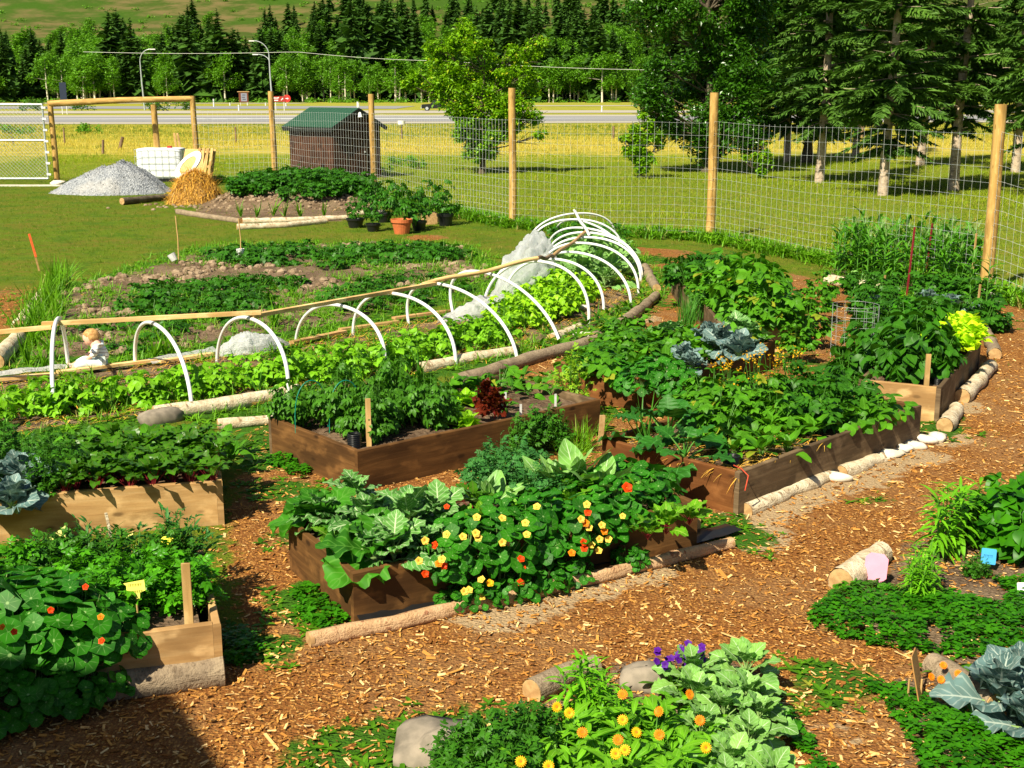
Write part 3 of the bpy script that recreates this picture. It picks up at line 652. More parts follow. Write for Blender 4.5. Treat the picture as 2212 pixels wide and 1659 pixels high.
species('smallpotato', 'potato_plant', 'potato plant', k3(lambda: bush(.20, .22, 12, 4, pot5, .15, 'darkleaf')))
species('tomato', 'tomato_plant', 'tomato plant', k3(lambda: bush(.24, .62, 30, 9, tom5, .15, 'tomleaf', pitch=(-1.1, .1))))
species('pottomato', 'tomato_plant', 'tomato plant', k3(lambda: bush(.24, .70, 16, 5, tom5, .20, 'darkleaf', pitch=(-1., .3))))
species('pepper', 'pepper_plant', 'pepper plant', k3(lambda: bush(.23, .48, 18, 7, ovate, .13, 'darkleaf', pitch=(-1.1, .1))))
species('chard', 'chard_plant', 'chard', k3(lambda: big_rosette(12, .24, .15, 'chard', 'redstem', 0, .35, .5, 1.35, .5, .8)))
species('beet', 'beet_plant', 'beet', k3(lambda: big_rosette(18, .13, .075, 'beet', 'redstem', 0, .45, .6, 1.5, 1.3, 1.1, nl=6, nc=1)))
species('spinach', 'spinach_plant', 'spinach', k3(lambda: big_rosette(14, .15, .085, 'midleaf', 'stem', 0, .25, .35, 1.35, .6, .7, nl=5, nc=1)))
species('broccoli', 'broccoli_plant', 'broccoli', k3(lambda: big_rosette(15, .27, .25, 'brocleaf', 'palestem', .14, .28, .15, 1.25, .45, .8, height=.15, nl=16)))
species('spread', 'broccoli_plant', 'broccoli', k3(lambda: big_rosette(20, .16, .15, 'collard', 'palestem', .06, .17, .05, 1.2, .9, .6, height=.10, nl=12)))
species('collard', 'collard_plant', 'collard', k3(lambda: big_rosette(11, .36, .19, 'collard', 'palestem', 0, .15, .7, 1.45, .3, .45, height=.1)))
species('cabbage', 'cabbage_plant', 'cabbage', k3(lambda: big_rosette(16, .23, .24, 'cabbage', 'palestem', .04, .28, .1, 1.4, .25, .35, height=.08, fold=.2)))
species('kale', 'kale_plant', 'kale', k3(lambda: feathery(.20, .30, 60, 'kale', .07)))
species('bigleaf', 'leaf_plant', 'leafy plant', k3(lambda: big_rosette(6, .34, .46, 'bigleaf', 'palestem', .10, .22, .15, 1.0, .35, .7, nl=20, nc=3, ln=8, sh=.6)))
species('mustard', 'leaf_plant', 'leafy plant', k3(lambda: big_rosette(9, .26, .17, 'chard', 'palestem', .1, .3, .2, 1.2, .4, .8, nl=12)))
species('squash', 'squash_plant', 'squash', k3(lambda: big_rosette(12, .25, .30, 'squash', 'stem', .10, .2, -.1, .9, 1.2, .5, nl=16, nc=2, ln=3, height=.1, sh=.55)))
species('nast', 'nasturtium_plant', 'nasturtium', k3(lambda: nasturtium(.30, .30, 110, .11)))
species('nastbig', 'nasturtium_plant', 'nasturtium', k3(lambda: nasturtium(.30, .32, 115, .12)))
species('onion', 'onion_plant', 'onion', k3(lambda: grassy(10, .38, .016, 'onion', .3, .6, .02)))
species('chives', 'chive_plant', 'chives', k3(lambda: grassy(90, .42, .008, 'onion', .22, .4, .08)))
species('garlic', 'onion_plant', 'onion', k3(lambda: grassy(12, .42, .035, 'tallgrass', .35, .9, .02)))
species('clump', 'grass_clump', 'grass clump', k3(lambda: grassy(110, .55, .018, 'tallgrass', .5, 1.1, .14)))
species('corn', 'corn_plant', 'corn', k3(lambda: corn(.95)))
species('calendula', 'calendula_plant', 'calendula', k3(lambda: bush(.19, .20, 22, 8, blade(1, .30, 4, 1, 1.15, .2, .7), .115, 'calleaf', pitch=(-.5, .8), inner=.2)))
species('lily', 'lily_plant', 'lily', k3(lambda: whorled(7, .36, .16, .14)))
species('lilysmall', 'lily_plant', 'lily', k3(lambda: whorled(3, .34, .09, .17)))
species('parsley', 'parsley_plant', 'parsley', k3(lambda: feathery(.19, .28, 46, 'parsley', .075)))
species('herb', 'herb_plant', 'herb', k3(lambda: feathery(.20, .30, 60, 'herb', .06)))
species('tallherb', 'herb_plant', 'herb', k3(lambda: feathery(.16, .42, 40, 'herb', .06)))
species('lettuce', 'lettuce_plant', 'lettuce', k3(lambda: ruffle(16, .16, 'lettuce')))
species('greenlettuce', 'lettuce_plant', 'lettuce', k3(lambda: ruffle(14, .16, 'lettucegreen')))
species('redlettuce', 'lettuce_plant', 'lettuce', k3(lambda: big_rosette(26, .17, .11, 'redlettuce', 'redstem', .1, .7, .5, 1.45, .35, .8, height=.22, nl=8)))
species('seedling', 'seedling_plant', 'seedling', k3(lambda: big_rosette(8, .14, .08, 'midleaf', 'stem', 0, .2, .1, 1.1, .5, .8, nl=5, nc=1)))
species('strawberry', 'strawberry_plant', 'strawberry', k3(lambda: bush(.17, .18, 14, 2, comp(blade(1, .85, 4, 1, .9, .15, .4), 3, .4, .6, 1.4), .12, 'midleaf')))
species('leafybig', 'leaf_plant', 'leafy plant', k3(lambda: bush(.20, .36, 18, 8, blade(1, .72, 5, 1, .6, .15, .7, heart=.1), .12, 'clover', pitch=(-.8, .4))))
species('weedp', 'weed_plant', 'weed', k3(lambda: big_rosette(9, .16, .05, 'weed', 'stem', .2, .2, .1, 1.0, .1, .6, nl=6, nc=1)))
species('sage', 'herb_plant', 'herb', k3(lambda: bush(.20, .42, 14, 8, blade(1, .3, 3, 1, .8, .2, .5), .075, 'kale', pitch=(.1, 1.1))))
# ---------------------------------------------------------------- raised beds
def bed(key, label, mats, h=BH, soil=.27, straw=False, extra=None):
    A, B, C, D = [np.array(c) for c in BED[key]]; t = .042; o = root('raised_bed', (A[0], A[1], 0), label, 'raised bed')
    P = [c-A for c in (A, B, C, D)]; u = (P[1])/np.linalg.norm(P[1]); n = np.array([-u[1], u[0]])
    for i, m in enumerate(mats):
        a, b = P[i], P[(i+1) % 4]; e = (b-a)/np.linalg.norm(b-a); inn = np.array([-e[1], e[0]])*t/2
        if i % 2: a, b = a+e*t*1.02, b-e*t*1.02
        mb = MB(); ln = np.linalg.norm(b-a); ns = 9; s = np.linspace(0, 1, ns); r = random.random()
        top = h+.006*(rng.random(ns)-.5); a3 = a+inn
        V = []; L = []; F = []
        for j in range(ns):
            p = a3+(b-a)*s[j]; q = inn/np.linalg.norm(inn)*t/2
            for (oo, zz) in ((-q, -.04), (-q, top[j]-.006), (-q*.8, top[j]), (q*.8, top[j]), (q, top[j]-.006), (q, -.04)):
                V.append([p[0]+oo[0], p[1]+oo[1], zz]); L.append([s[j]*ln, zz if abs(oo[0]) < 9 else 0, r])
        for j in range(ns-1):
            for k in range(5): F.append((j*6+k, j*6+k+1, (j+1)*6+k+1, (j+1)*6+k))
        F += [tuple(range(5, -1, -1)), tuple(range((ns-1)*6, ns*6))]
        mb.add(V, F, L); mb.build('board', M[m], o)
    for i in range(4):      # inner corner posts
        c = P[i]; g_ = sum(P)/4; d = (g_-c)/np.linalg.norm(g_-c); p = c+d*.105
        MB().box((p[0], p[1], h/2-.03), (.07, .07, h-.02), np.array([[u[0], n[0], 0], [u[1], n[1], 0], [0, 0, 1]])).build('corner_post', M[mats[0]], o)
    nx, ny = 50, 26; s, v = np.meshgrid(np.linspace(.02, .98, nx), np.linspace(.04, .96, ny))
    xy = P[0][None]+s.ravel()[:, None]*P[1]+v.ravel()[:, None]*P[3]
    z = soil-.03+.05*fbm(xy[:, 0]+A[0], xy[:, 1]+A[1], 5, 4, 3)
    MB().grid(np.c_[xy, z], nx, ny).build('soil', M['soil'], o)
    return o
bed('front', 'brown raised bed full of broccoli and flowering nasturtiums', ['board', 'board', 'board', 'board'])
bed('tomato', 'dark brown raised bed with tomatoes, red lettuce and a black pipe', ['board', 'boardgrey', 'boardgrey', 'board'])
bed('long', 'long brown raised bed with a dark squash plant at its near end', ['boardgrey', 'board', 'board', 'boardred'])
bed('cabbage', 'reddish raised bed with blue cabbages beside the peeling logs', ['board', 'boardred', 'board', 'boardred'])
bed('potato', 'pale raised bed with a stake at its near corner and bright lettuce behind', ['boardgrey', 'boardlight', 'boardgrey', 'boardlight'])
bed('bean', 'raised bed overflowing with tall leafy beans, pale end board', ['boardlight', 'boardgrey', 'boardgrey', 'boardlight'])
bed('farbean', 'weathered grey raised bed of dark potatoes next to the fence', ['boardgrey', 'boardgrey', 'boardgrey', 'boardgrey'])
bed('chard', 'light wood raised bed of leafy greens at the picture left edge', ['boardlight', 'boardlight', 'boardlight', 'boardlight'])
bed('herb', 'light wood raised bed of nasturtiums and herbs above a mossy log', ['boardlight', 'boardlight', 'boardlight', 'boardlight'])

# ---------------------------------------------------------------- logs
def log(pts_, r, mat, label, name='log', group=None, taper=.85, wob=.012, sink=.2, flat_=False):
    P = np.array([G(a, b) for a, b in pts_]); P[:, 2] = gz(P[:, 0], P[:, 1])+r*(1-2*sink)
    s = np.r_[0, np.cumsum(np.linalg.norm(np.diff(P, axis=0), axis=1))]; n = max(6, int(s[-1]/.12)); t = np.linspace(0, s[-1], n)
    Q = np.stack([np.interp(t, s, P[:, k]) for k in range(3)], 1); Q[:, :2] += wob*(rng.random((n, 2))-.5)*2
    rr = r*np.linspace(1, taper, n)[:, None]*(1+.09*(rng.random((n, 12))-.5)+.06*np.sin(np.arange(n)[:, None]*1.3))
    if flat_: aa = np.arange(12)*2*pi/12; rr = rr*.86/np.maximum(np.abs(np.cos(aa+.3)), np.abs(np.sin(aa+.3)))**.8*(1+.07*(rng.random((n, 12))-.5))
    o = root(name, Q[0], label, 'log', group); Q = Q-Q[0]
    MB().tube(Q, rr, 12, cap=False).build('bark', M[mat], o)
    for e, sg in ((0, -1), (-1, 1)):
        d = (Q[e]-Q[e-sg if e == 0 else -2])*1.; d = Q[0]-Q[1] if e == 0 else Q[-1]-Q[-2]; d /= np.linalg.norm(d)
        c = MB(); c.tube([Q[e]-d*.02, Q[e]+d*.004], r*(1 if e == 0 else taper)*.93, 14); c.build('cut_end', M['cutwood'], o)
    return o
log([(-120, 1532), (200, 1508), (478, 1470)], .085, 'logbark', 'mossy grey log in front of the nasturtium bed', taper=1.1)
log([(672, 1392), (1100, 1302), (1580, 1184)], .052, 'peeled', 'long flattened red-brown timber along the front flower bed', flat_=True)
log([(990, 835), (1130, 790), (1290, 742)], .085, 'logbark', 'thick grey log lying outside the hooped bed')
log([(905, 805), (1040, 775), (1110, 765)], .08, 'birch', 'pale weathered log half buried at the hooped bed edge', sink=.4)
log([(1190, 738), (1260, 708)], .075, 'birch', 'short pale log sunk in straw beside the hoops', sink=.4)
log([(1318, 722), (1385, 675), (1418, 645)], .08, 'logbark', 'grey brown log beside the blue-green broccoli hoops', taper=.9)
log([(1392, 585), (1418, 630)], .085, 'logbark', 'short thick log at the bend of the hooped bed')
log([(1283, 737), (1303, 727)], .075, 'logbark', 'stubby log end next to the white stone')
log([(335, 908), (440, 893), (520, 880), (645, 858)], .085, 'birch', 'pale curved log along the near edge of the bean rows')
log([(470, 925), (590, 916)], .06, 'birch', 'straight pale birch log behind the tomato bed corner')
log([(205, 948), (250, 942)], .05, 'birch', 'pale log piece showing between the bean rows and the leafy bed')
log([(45, 720), (95, 645)], .11, 'birch', 'pale birch log at the left end of the potato plot')
log([(-10, 795), (40, 740)], .11, 'birch', 'thick birch log with a sawn end at the plot corner')
log([(385, 462), (440, 471), (520, 482)], .08, 'logbark', 'brown log edging the potato mound near the straw pile')
log([(525, 482), (640, 480), (755, 474)], .08, 'birch', 'white birch log edging the front of the potato mound')
log([(512, 496), (620, 491), (705, 482)], .08, 'birch', 'pale birch log in the grass before the mound')
log([(755, 466), (830, 462)], .07, 'birch', 'birch log piece behind the dark flowerpots')
log([(265, 443), (372, 432)], .10, 'darktrunk', 'dark brown log leaning against the gravel pile', sink=0)
log([(1616, 1108), (1700, 1068), (1790, 1035)], .065, 'birch', 'white birch log with dark marks below the long bed', sink=.38, wob=.025)
log([(1815, 1028), (1900, 993)], .07, 'birch', 'sandy birch log along the far half of the long bed', sink=.42, wob=.03)
log([(2042, 930), (2068, 893)], .08, 'birch', 'short stout birch log at the chip path bend')
log([(2078, 868), (2105, 840), (2138, 800)], .085, 'birch', 'bright white birch log beside the chip path')
log([(2150, 775), (2125, 718)], .08, 'logbark', 'yellowish log end beside the bright lettuce')
log([(1785, 612), (1850, 622), (1925, 634)], .09, 'birch', 'pale log in front of the corn patch')
log([(1815, 1275), (1855, 1245), (1905, 1210)], .09, 'birch', 'stubby sawn log beside the pink sign')
log([(1150, 1510), (1235, 1470), (1290, 1455)], .07, 'logbark', 'grey weathered log behind the calendulas')
log([(2015, 1450), (2150, 1540)], .07, 'logbark', 'half buried grey log between marigold and cabbage')

def rock(px, py, s, mat, label, sc=(1, 1, .6), name='rock', group=None):
    u = np.linspace(0, 2*pi, 15)[:-1]; v = np.linspace(.02, pi-.02, 9); U, Vv = np.meshgrid(u, v)
    D = np.stack([np.cos(U)*np.sin(Vv), np.sin(U)*np.sin(Vv), np.cos(Vv)], -1).reshape(-1, 3); k = rng.normal(0, 1, (6, 3))
    r = 1+.16*np.sin(D@k[0]*2+1)+.12*np.sin(D@k[1]*3)+.07*np.sin(D@k[2]*6); D = np.sign(D)*np.abs(D)**.8
    V = D*r[:, None]*s*np.array(sc); i = np.arange(8)[:, None]*14; j = np.arange(14)[None]; j2 = (j+1) % 14
    F = np.stack([i+j, i+14+j, i+14+j2, i+j2], -1).reshape(-1, 4); c = G(px, py); mb = MB(); mb.add(V, F, None, 0, True)
    o = mb.build(name, M[mat], None, (c[0], c[1], float(gz(c[0], c[1]))+s*sc[2]*.45), random.random()*3); return tag(o, label, 'rock', group)
rock(958, 1622, .19, 'rock', 'large flat grey rock in front of the lavender', (1.1, .9, .42))
rock(1395, 1478, .12, 'rock', 'tan rock below the purple flowers', (1.3, .8, .6))
rock(1263, 732, .10, 'whiterock', 'white stone at the join of the two grey logs', (1.3, .7, .6))
rock(1262, 672, .06, 'whiterock', 'small pale stone in the bean rows')
rock(2122, 650, .16, 'whiterock', 'white rock at the foot of the big corner post', (1.1, .8, .7))
rock(2152, 628, .10, 'whiterock', 'small white rock in the fence line weeds')
rock(2190, 630, .10, 'whiterock', 'pale rock under the wire at the picture edge')
rock(640, 378, .16, 'whiterock', 'round white rock on top of the potato mound')
rock(125, 398, .30, 'whiterock', 'flat pale stone at the foot of the gate post', (1, .8, .3))
rock(345, 912, .16, 'rock', 'dark rock by the log ends near the bean rows', (1.3, .8, .5))
for i, (px, py) in enumerate([(1925, 985), (1950, 972), (1975, 965), (2000, 955), (2025, 950), (1805, 1036)]):
    rock(px, py, random.uniform(.055, .085), 'whiterock', 'pale rough lump half buried along the long bed, '+['first', 'second', 'third', 'fourth', 'fifth', 'last'][i]+(' past the sandy log' if i < 5 else ', between the two birch logs'), (1.4, .9, .5), group='pale lumps along the long bed')
rock(1495, 1075, .05, 'rock', 'small stone at the corner of the front bed')

# ---------------------------------------------------------------- hoops over the long bed
def arch(F, B, ap=None, r=.022, h0=.74, zf=0., zb=0.):
    F = np.array(G(*F, zf)); B = np.array(G(*B, zb)); mid = (F+B)/2; half = (F-B)/2; s, h = 0., h0
    if ap is not None:
        a = on_plane(*ap, F, B); e = half/np.linalg.norm(half); s = float(np.clip((a-mid)@e/np.linalg.norm(half), -.45, .45)); h = float(np.clip(a[2], .45, 1.15))
    t = np.linspace(0, pi, 34); c, n = np.cos(t), np.sin(t)
    P = mid+half*(np.sign(c)*np.abs(c)**.92)[:, None]+half*(s*n)[:, None]; P[:, 2] = mid[2]*0+zf*(1-t/pi)+zb*t/pi+(h-(zf+zb)/2)*n**.85
    return P, P[17]
HOOPS = [((118, 903), (148, 800), None), ((415, 889), (293, 795), (340, 703)), ((623, 866), (469, 785), (549, 691)), ((830, 810), (639, 740), (746, 663)), ((985, 791), (763, 727), (866, 637)),
         ((1117, 774), (883, 700), (965, 617)), ((1211, 748), (980, 684), (1047, 589)), ((1271, 709), (1043, 676), (1168, 565)), ((1304, 679), (1089, 653), (1200, 560)), ((1363, 666), (1156, 619), (1255, 547)),
         ((1379, 637), (1163, 607), (1271, 526)), ((1384, 610), (1172, 593), (1278, 513)), ((1387, 600), (1180, 575), (1277, 503)), ((1388, 596), (1183, 556), (1271, 494)), ((1360, 585), (1198, 520), (1269, 481)), ((1345, 545), (1145, 545), (1242, 474)), ((1328, 520), (1139, 533), (1246, 461))]
HL = ['white pipe hoop seen edge-on at the left end of the row', 'second white pipe hoop, just beyond the toddler', 'third white pipe hoop, in front of the crumpled plastic', 'fourth white pipe hoop, above the tomato plants',
      'fifth white pipe hoop from the toddler end', 'sixth white pipe hoop, where the pale pole starts', 'seventh white pipe hoop, over the thick grey log', 'eighth white pipe hoop, ending by the white stone', 'ninth white pipe hoop, in front of the broccoli',
      'tenth white pipe hoop, arching over the broccoli', 'lowest white hoop of the crowded far cluster', 'second lowest white hoop of the crowded far cluster', 'middle white hoop of the crowded far cluster', 'white hoop just above the middle of the far cluster',
      'white hoop third from the top of the far cluster', 'white hoop second from the top of the far cluster', 'topmost white hoop, nearest the fence']
APEX = []
for (f, b, ap), lb in zip(HOOPS, HL):
    P, a = arch(f, b, ap); APEX.append(a); base = P[0].copy(); mb = MB(); mb.tube(P-base, .021, 8)
    tag(mb.build('pipe_hoop', M['pvc'], None, base), lb, 'hoop', 'white plastic hoops over the long bed')
def ridge(a, b, label, mat='lath', w=.065, h=.04, round_=False, name='ridge_batten'):
    a = np.array(a, float); b = np.array(b, float); mb = MB()
    if round_: n = 10; t = np.linspace(0, 1, n)[:, None]; Q = (b-a)*t; Q[:, 2] += .015*np.sin(t[:, 0]*9); mb.tube(Q, .028, 8)
    else: mb.beam((0, 0, 0), b-a, w, h)
    o = mb.build(name, M[mat], None, a); return tag(o, label, 'pole' if round_ else 'batten')
up = np.array([0, 0, .035]); dlt = APEX[1]-APEX[2]
L0 = APEX[1]+dlt*2.6; L0[2] = height_at(L0, 745)
A0 = APEX[1]+dlt*1.05
ridge(L0+up, A0+up, 'yellow wooden batten running off the picture edge above the hoops')
ridge(A0+up*1.9+[-.1, 0, 0], APEX[2]+up*1.9-dlt*.1, 'yellow wooden batten crossing above the toddler')
ridge(APEX[2]+up*.9, APEX[5]+up*.9-[.1, .1, 0], 'yellow wooden batten resting on the middle hoops')
ridge(APEX[5]+up-[.25, .2, 0], APEX[7]+up, 'pale peeled pole tied on top of the hoops', 'lath', round_=True, name='ridge_pole')
ridge(APEX[7]+up, APEX[8]+up, 'short dark pole joint between the ridge poles', 'oldstake', round_=True, name='ridge_pole')
ridge(APEX[8]+up, APEX[12]+up, 'pale ridge pole above the broccoli', 'cutwood', round_=True, name='ridge_pole')
ridge(APEX[11]+up*1.6, APEX[16]+up*1.6, 'white ridge pipe over the farthest hoops', 'pvc', round_=True, name='ridge_pole')
def rail(a, b, label, mat='lath', z=.05, w=.09, h=.03):
    a = G(*a); b = G(*b); a[2] = b[2] = z; o = MB().beam((0, 0, 0), b-a, w, h).build('edge_board', M[mat], None, a); tag(o, label, 'board')
rail((-60, 838), (120, 822), 'yellow board on the ground at the left edge below the hoops', z=.07)
rail((125, 818), (340, 790), 'yellow board on the ground beside the seated toddler', z=.07)
rail((345, 792), (460, 775), 'yellow board lying under the second hoop', z=.06)
rail((630, 752), (745, 727), 'weathered board behind the fourth hoop', 'boardlight', z=.07)
rail((735, 722), (860, 704), 'weathered board joining the back feet of the hoops', 'stake', z=.06)
rail((850, 697), (975, 680), 'grey board leading to the big plastic heap', 'boardlight', z=.06)

def crumple(path, rad, label, seed=1, n=90, k=64, zoff=None):
    P = np.array([G(a, b) for a, b in path]); zo = np.array(zoff if zoff else [0]*len(P)); s = np.linspace(0, 1, len(P)); t = np.linspace(0, 1, n)
    Q = np.stack([np.interp(t, s, P[:, i]) for i in range(3)], 1); r = np.interp(t, s, rad); zz = np.interp(t, s, zo)
    a = np.linspace(0, 2*pi, k, endpoint=False); T, A = np.meshgrid(t, a, indexing='ij')
    d = .62+.42*fbm(T*9+3, np.cos(A)*2+5, 1.2, 4, seed)+.42*fbm(T*4, np.sin(A)*2+np.cos(A)*1.4+9, 1.5, 3, seed+4)
    d = d+.07*np.sin(A*11+T*7+5*fbm(T*6, A, 1., 2, seed)); R = r[:, None]*d*np.clip(np.sin(pi*np.clip(T, .03, .97))**.3, .1, 1); dr = np.gradient(Q, axis=0); dr /= np.linalg.norm(dr, axis=1)[:, None]; sd_ = np.cross(dr, [0, 0, 1.])
    V = Q[:, None]+sd_[:, None]*(R*np.cos(A))[..., None]*1.25; V[..., 2] = np.maximum(R*np.sin(A)*.9+R*.55, -.02)*(1+.8*zz[:, None]/np.maximum(r[:, None], .01))
    base = Q[n//2].copy(); i = np.arange(n-1)[:, None]*k; j = np.arange(k)[None]; j2 = (j+1) % k
    F = np.stack([i+j, i+j2, i+k+j2, i+k+j], -1).reshape(-1, 4); mb = MB(); mb.add((V-base).reshape(-1, 3), F, None, 0, True)
    return tag(mb.build('plastic_sheet', M['sheet'], None, base), label, 'plastic sheet')
crumple([(468, 772), (540, 765), (625, 748)], [.10, .18, .07], 'low heap of crumpled clear plastic behind the third hoop', 2)
crumple([(950, 700), (1040, 688), (1100, 665)], [.08, .18, .17], 'crumpled clear plastic sheeting behind the hooped beans', 3)
crumple([(1065, 672), (1130, 632), (1165, 590), (1140, 552)], [.16, .28, .26, .15], 'tall heap of clear plastic bunched against the far hoops', 5, zoff=[0, .12, .28, .25])
def stripsheet(a, b, w, label):
    a = G(*a); b = G(*b); n = 40; t = np.linspace(0, 1, n)[:, None]; d = (b-a); nn = np.array([-d[1], d[0], 0])/np.linalg.norm(d); rows = []
    for q in np.linspace(0, 1, 5): P = a+d*t+nn*w*q; P[:, 2] = .03+.05*fbm(P[:, 0]*1., P[:, 1]*1., 6, 3, 2)+.04*math.sin(q*3); rows.append(P)
    base = a.copy(); mb = MB(); mb.grid(np.concatenate(rows)-base, n, 5); tag(mb.build('plastic_sheet', M['sheet'], None, base), label, 'plastic sheet')
stripsheet((-60, 830), (160, 806), .14, 'strip of grey plastic beside the yellow board at the left edge')
stripsheet((330, 795), (470, 770), .18, 'strip of grey plastic under the second hoop')

# ---------------------------------------------------------------- stakes, pipes, signs and tags
def stake(px, py, h, label, w=.035, mat='stake', z=None, lean=(0, 0), th=.02, rz=.3, name='wooden_stake'):
    c = G(px, py, 0 if z is None else z); z0 = (float(gz(c[0], c[1])) if z is None else z)
    mb = MB(); mb.beam((0, 0, -.06), (lean[0], lean[1], h), w, th, up=(math.sin(rz), -math.cos(rz), 0.001))
    return tag(mb.build(name, M[mat], None, (c[0], c[1], z0)), label, 'stake')
stake(797, 962, .38, 'yellow wooden stake in the corner of the tomato bed', .04, z=.28, rz=.2)
stake(2001, 832, .30, 'yellow wooden stake in the pale corner of the raised bed', .045, z=.30, rz=.0)
stake(409, 1350, .34, 'yellow wooden stake behind the light board above the mossy log', .045, z=.30, rz=.1)
stake(255, 1215, .30, 'thin crooked twig standing in the herb bed', .016, 'birch', z=.28, lean=(-.06, .03), th=.014)
stake(1296, 960, .26, 'broken wooden peg in the grass behind the upright collards', .045, 'cutwood', lean=(.02, .02))
stake(1508, 1140, .20, 'small pale peg at the end of the front bed', .03, z=.05)
stake(86, 585, .62, 'orange-topped survey stake standing in the lawn', .03, lean=(-.12, 0), th=.03)
c = G(86, 585); o = MB().beam((0, 0, 0), (-.085, 0, .40), .038, .036, up=(0.3, -1, .001)).build('paint_band', flat('orange_paint', (.85, .13, .03), .6), bpy.data.objects['wooden_stake.006'] if 'wooden_stake.006' in bpy.data.objects else None, (-.045, 0, .24))
for px, py, h, lb in ((1958, 640, 1.05, 'thin rusty rod standing in front of the corn'), (1998, 608, .95, 'rusty rod behind the cucumber leaves'), (2095, 640, .95, 'thin cane near the big corner post'), (1905, 655, .42, 'short pale stake beside the wire netting'), (2108, 690, .48, 'grey wooden stake beside the cabbage at the corner post'), (1995, 605, .3, 'short pale stake at the foot of the corn'), (1938, 600, .35, 'pale peg among the corn stems')):
    stake(px, py, h, lb, .022, 'redstem' if 'rusty' in lb else 'stake', lean=(.05 if 'rusty' in lb else .02, 0), th=.02)
def pole_pot(px, py, ph, label, tilt, kind):
    c = G(px, py); o = root('marker_cane', (c[0], c[1], float(gz(c[0], c[1]))), label, 'cane')
    MB().tube([[0, 0, 0], [.01, 0, ph*.5], [-.01, 0, ph]], .011, 6).build('cane', M['stake'], o)
    R = np.array(Matrix.Rotation(tilt, 3, 'Y')); mb = MB(); a = np.arange(13)*2*pi/12
    V = np.r_[np.c_[.055*np.cos(a), .055*np.sin(a), 0*a], np.c_[.075*np.cos(a), .075*np.sin(a), 0*a+.13]]@R.T
    mb.add(V+[(-.06 if tilt else 0), -.03, .05], [(i, i+1, i+14, i+13) for i in range(12)]+[tuple(range(12))]); mb.build('white_cup', M['white'], o)
pole_pot(387, 580, .82, 'tall thin cane with a tilted white cup at its foot', -.5, 0)
pole_pot(521, 567, .72, 'tall thin cane standing in a white cup on the potato plot', 0, 1)
def corrug(px, py, z0, h, r, label, tilt=0.):
    c = G(px, py, z0); mb = MB(); n = 24; z = np.linspace(0, h, n); rr = r*(1+.07*np.sign(np.sin(np.arange(n)*pi/1.5)))
    V = []; k = 20; a = np.arange(k)*2*pi/k
    for q, w_ in zip(z, rr): V.append(np.c_[w_*np.cos(a), w_*np.sin(a), 0*a+q])
    for q, w_ in zip(z[::-1], rr[::-1]*.86): V.append(np.c_[w_*np.cos(a), w_*np.sin(a), 0*a+q])
    V = np.concatenate(V)@np.array(Matrix.Rotation(tilt, 3, 'Y')).T; i = np.arange(2*n-1)[:, None]*k; j = np.arange(k)[None]
    mb.add(V, np.stack([i+j, i+(j+1) % k, i+k+(j+1) % k, i+k+j], -1).reshape(-1, 4), None, 0, True)
    return tag(mb.build('drain_pipe', M['blackplastic'], None, (c[0], c[1], z0)), label, 'pipe')
corrug(766, 968, .27, .12, .055, 'black corrugated pipe in the corner of the tomato bed')
corrug(1580, 1008, .26, .09, .062, 'black corrugated pipe in the end of the long squash bed')
corrug(1420, 808, .26, .07, .06, 'black corrugated pipe end below the nasturtiums of the cabbage bed')
corrug(1690, 690, .26, .07, .06, 'black corrugated pipe end in the tall bean bed')
corrug(2025, 832, .26, .07, .055, 'black pipe end in the pale corner bed')
# red twine hanging over the long bed corner
a = G(1585, 1005, BH+.01); b = G(1612, 1022, BH+.01); e = G(1590, 1055, .2)
mb = MB(); mb.tube([[0, 0, 0], (b-a)*.6+[0, 0, .01], b-a+[.01, -.03, -.01], b-a+[-.01, -.035, -.12]], .005, 5)
tag(mb.build('twine', flat('red_twine', (.55, .07, .03), .7), None, a), 'thin red twine over the corner of the long squash bed', 'twine')
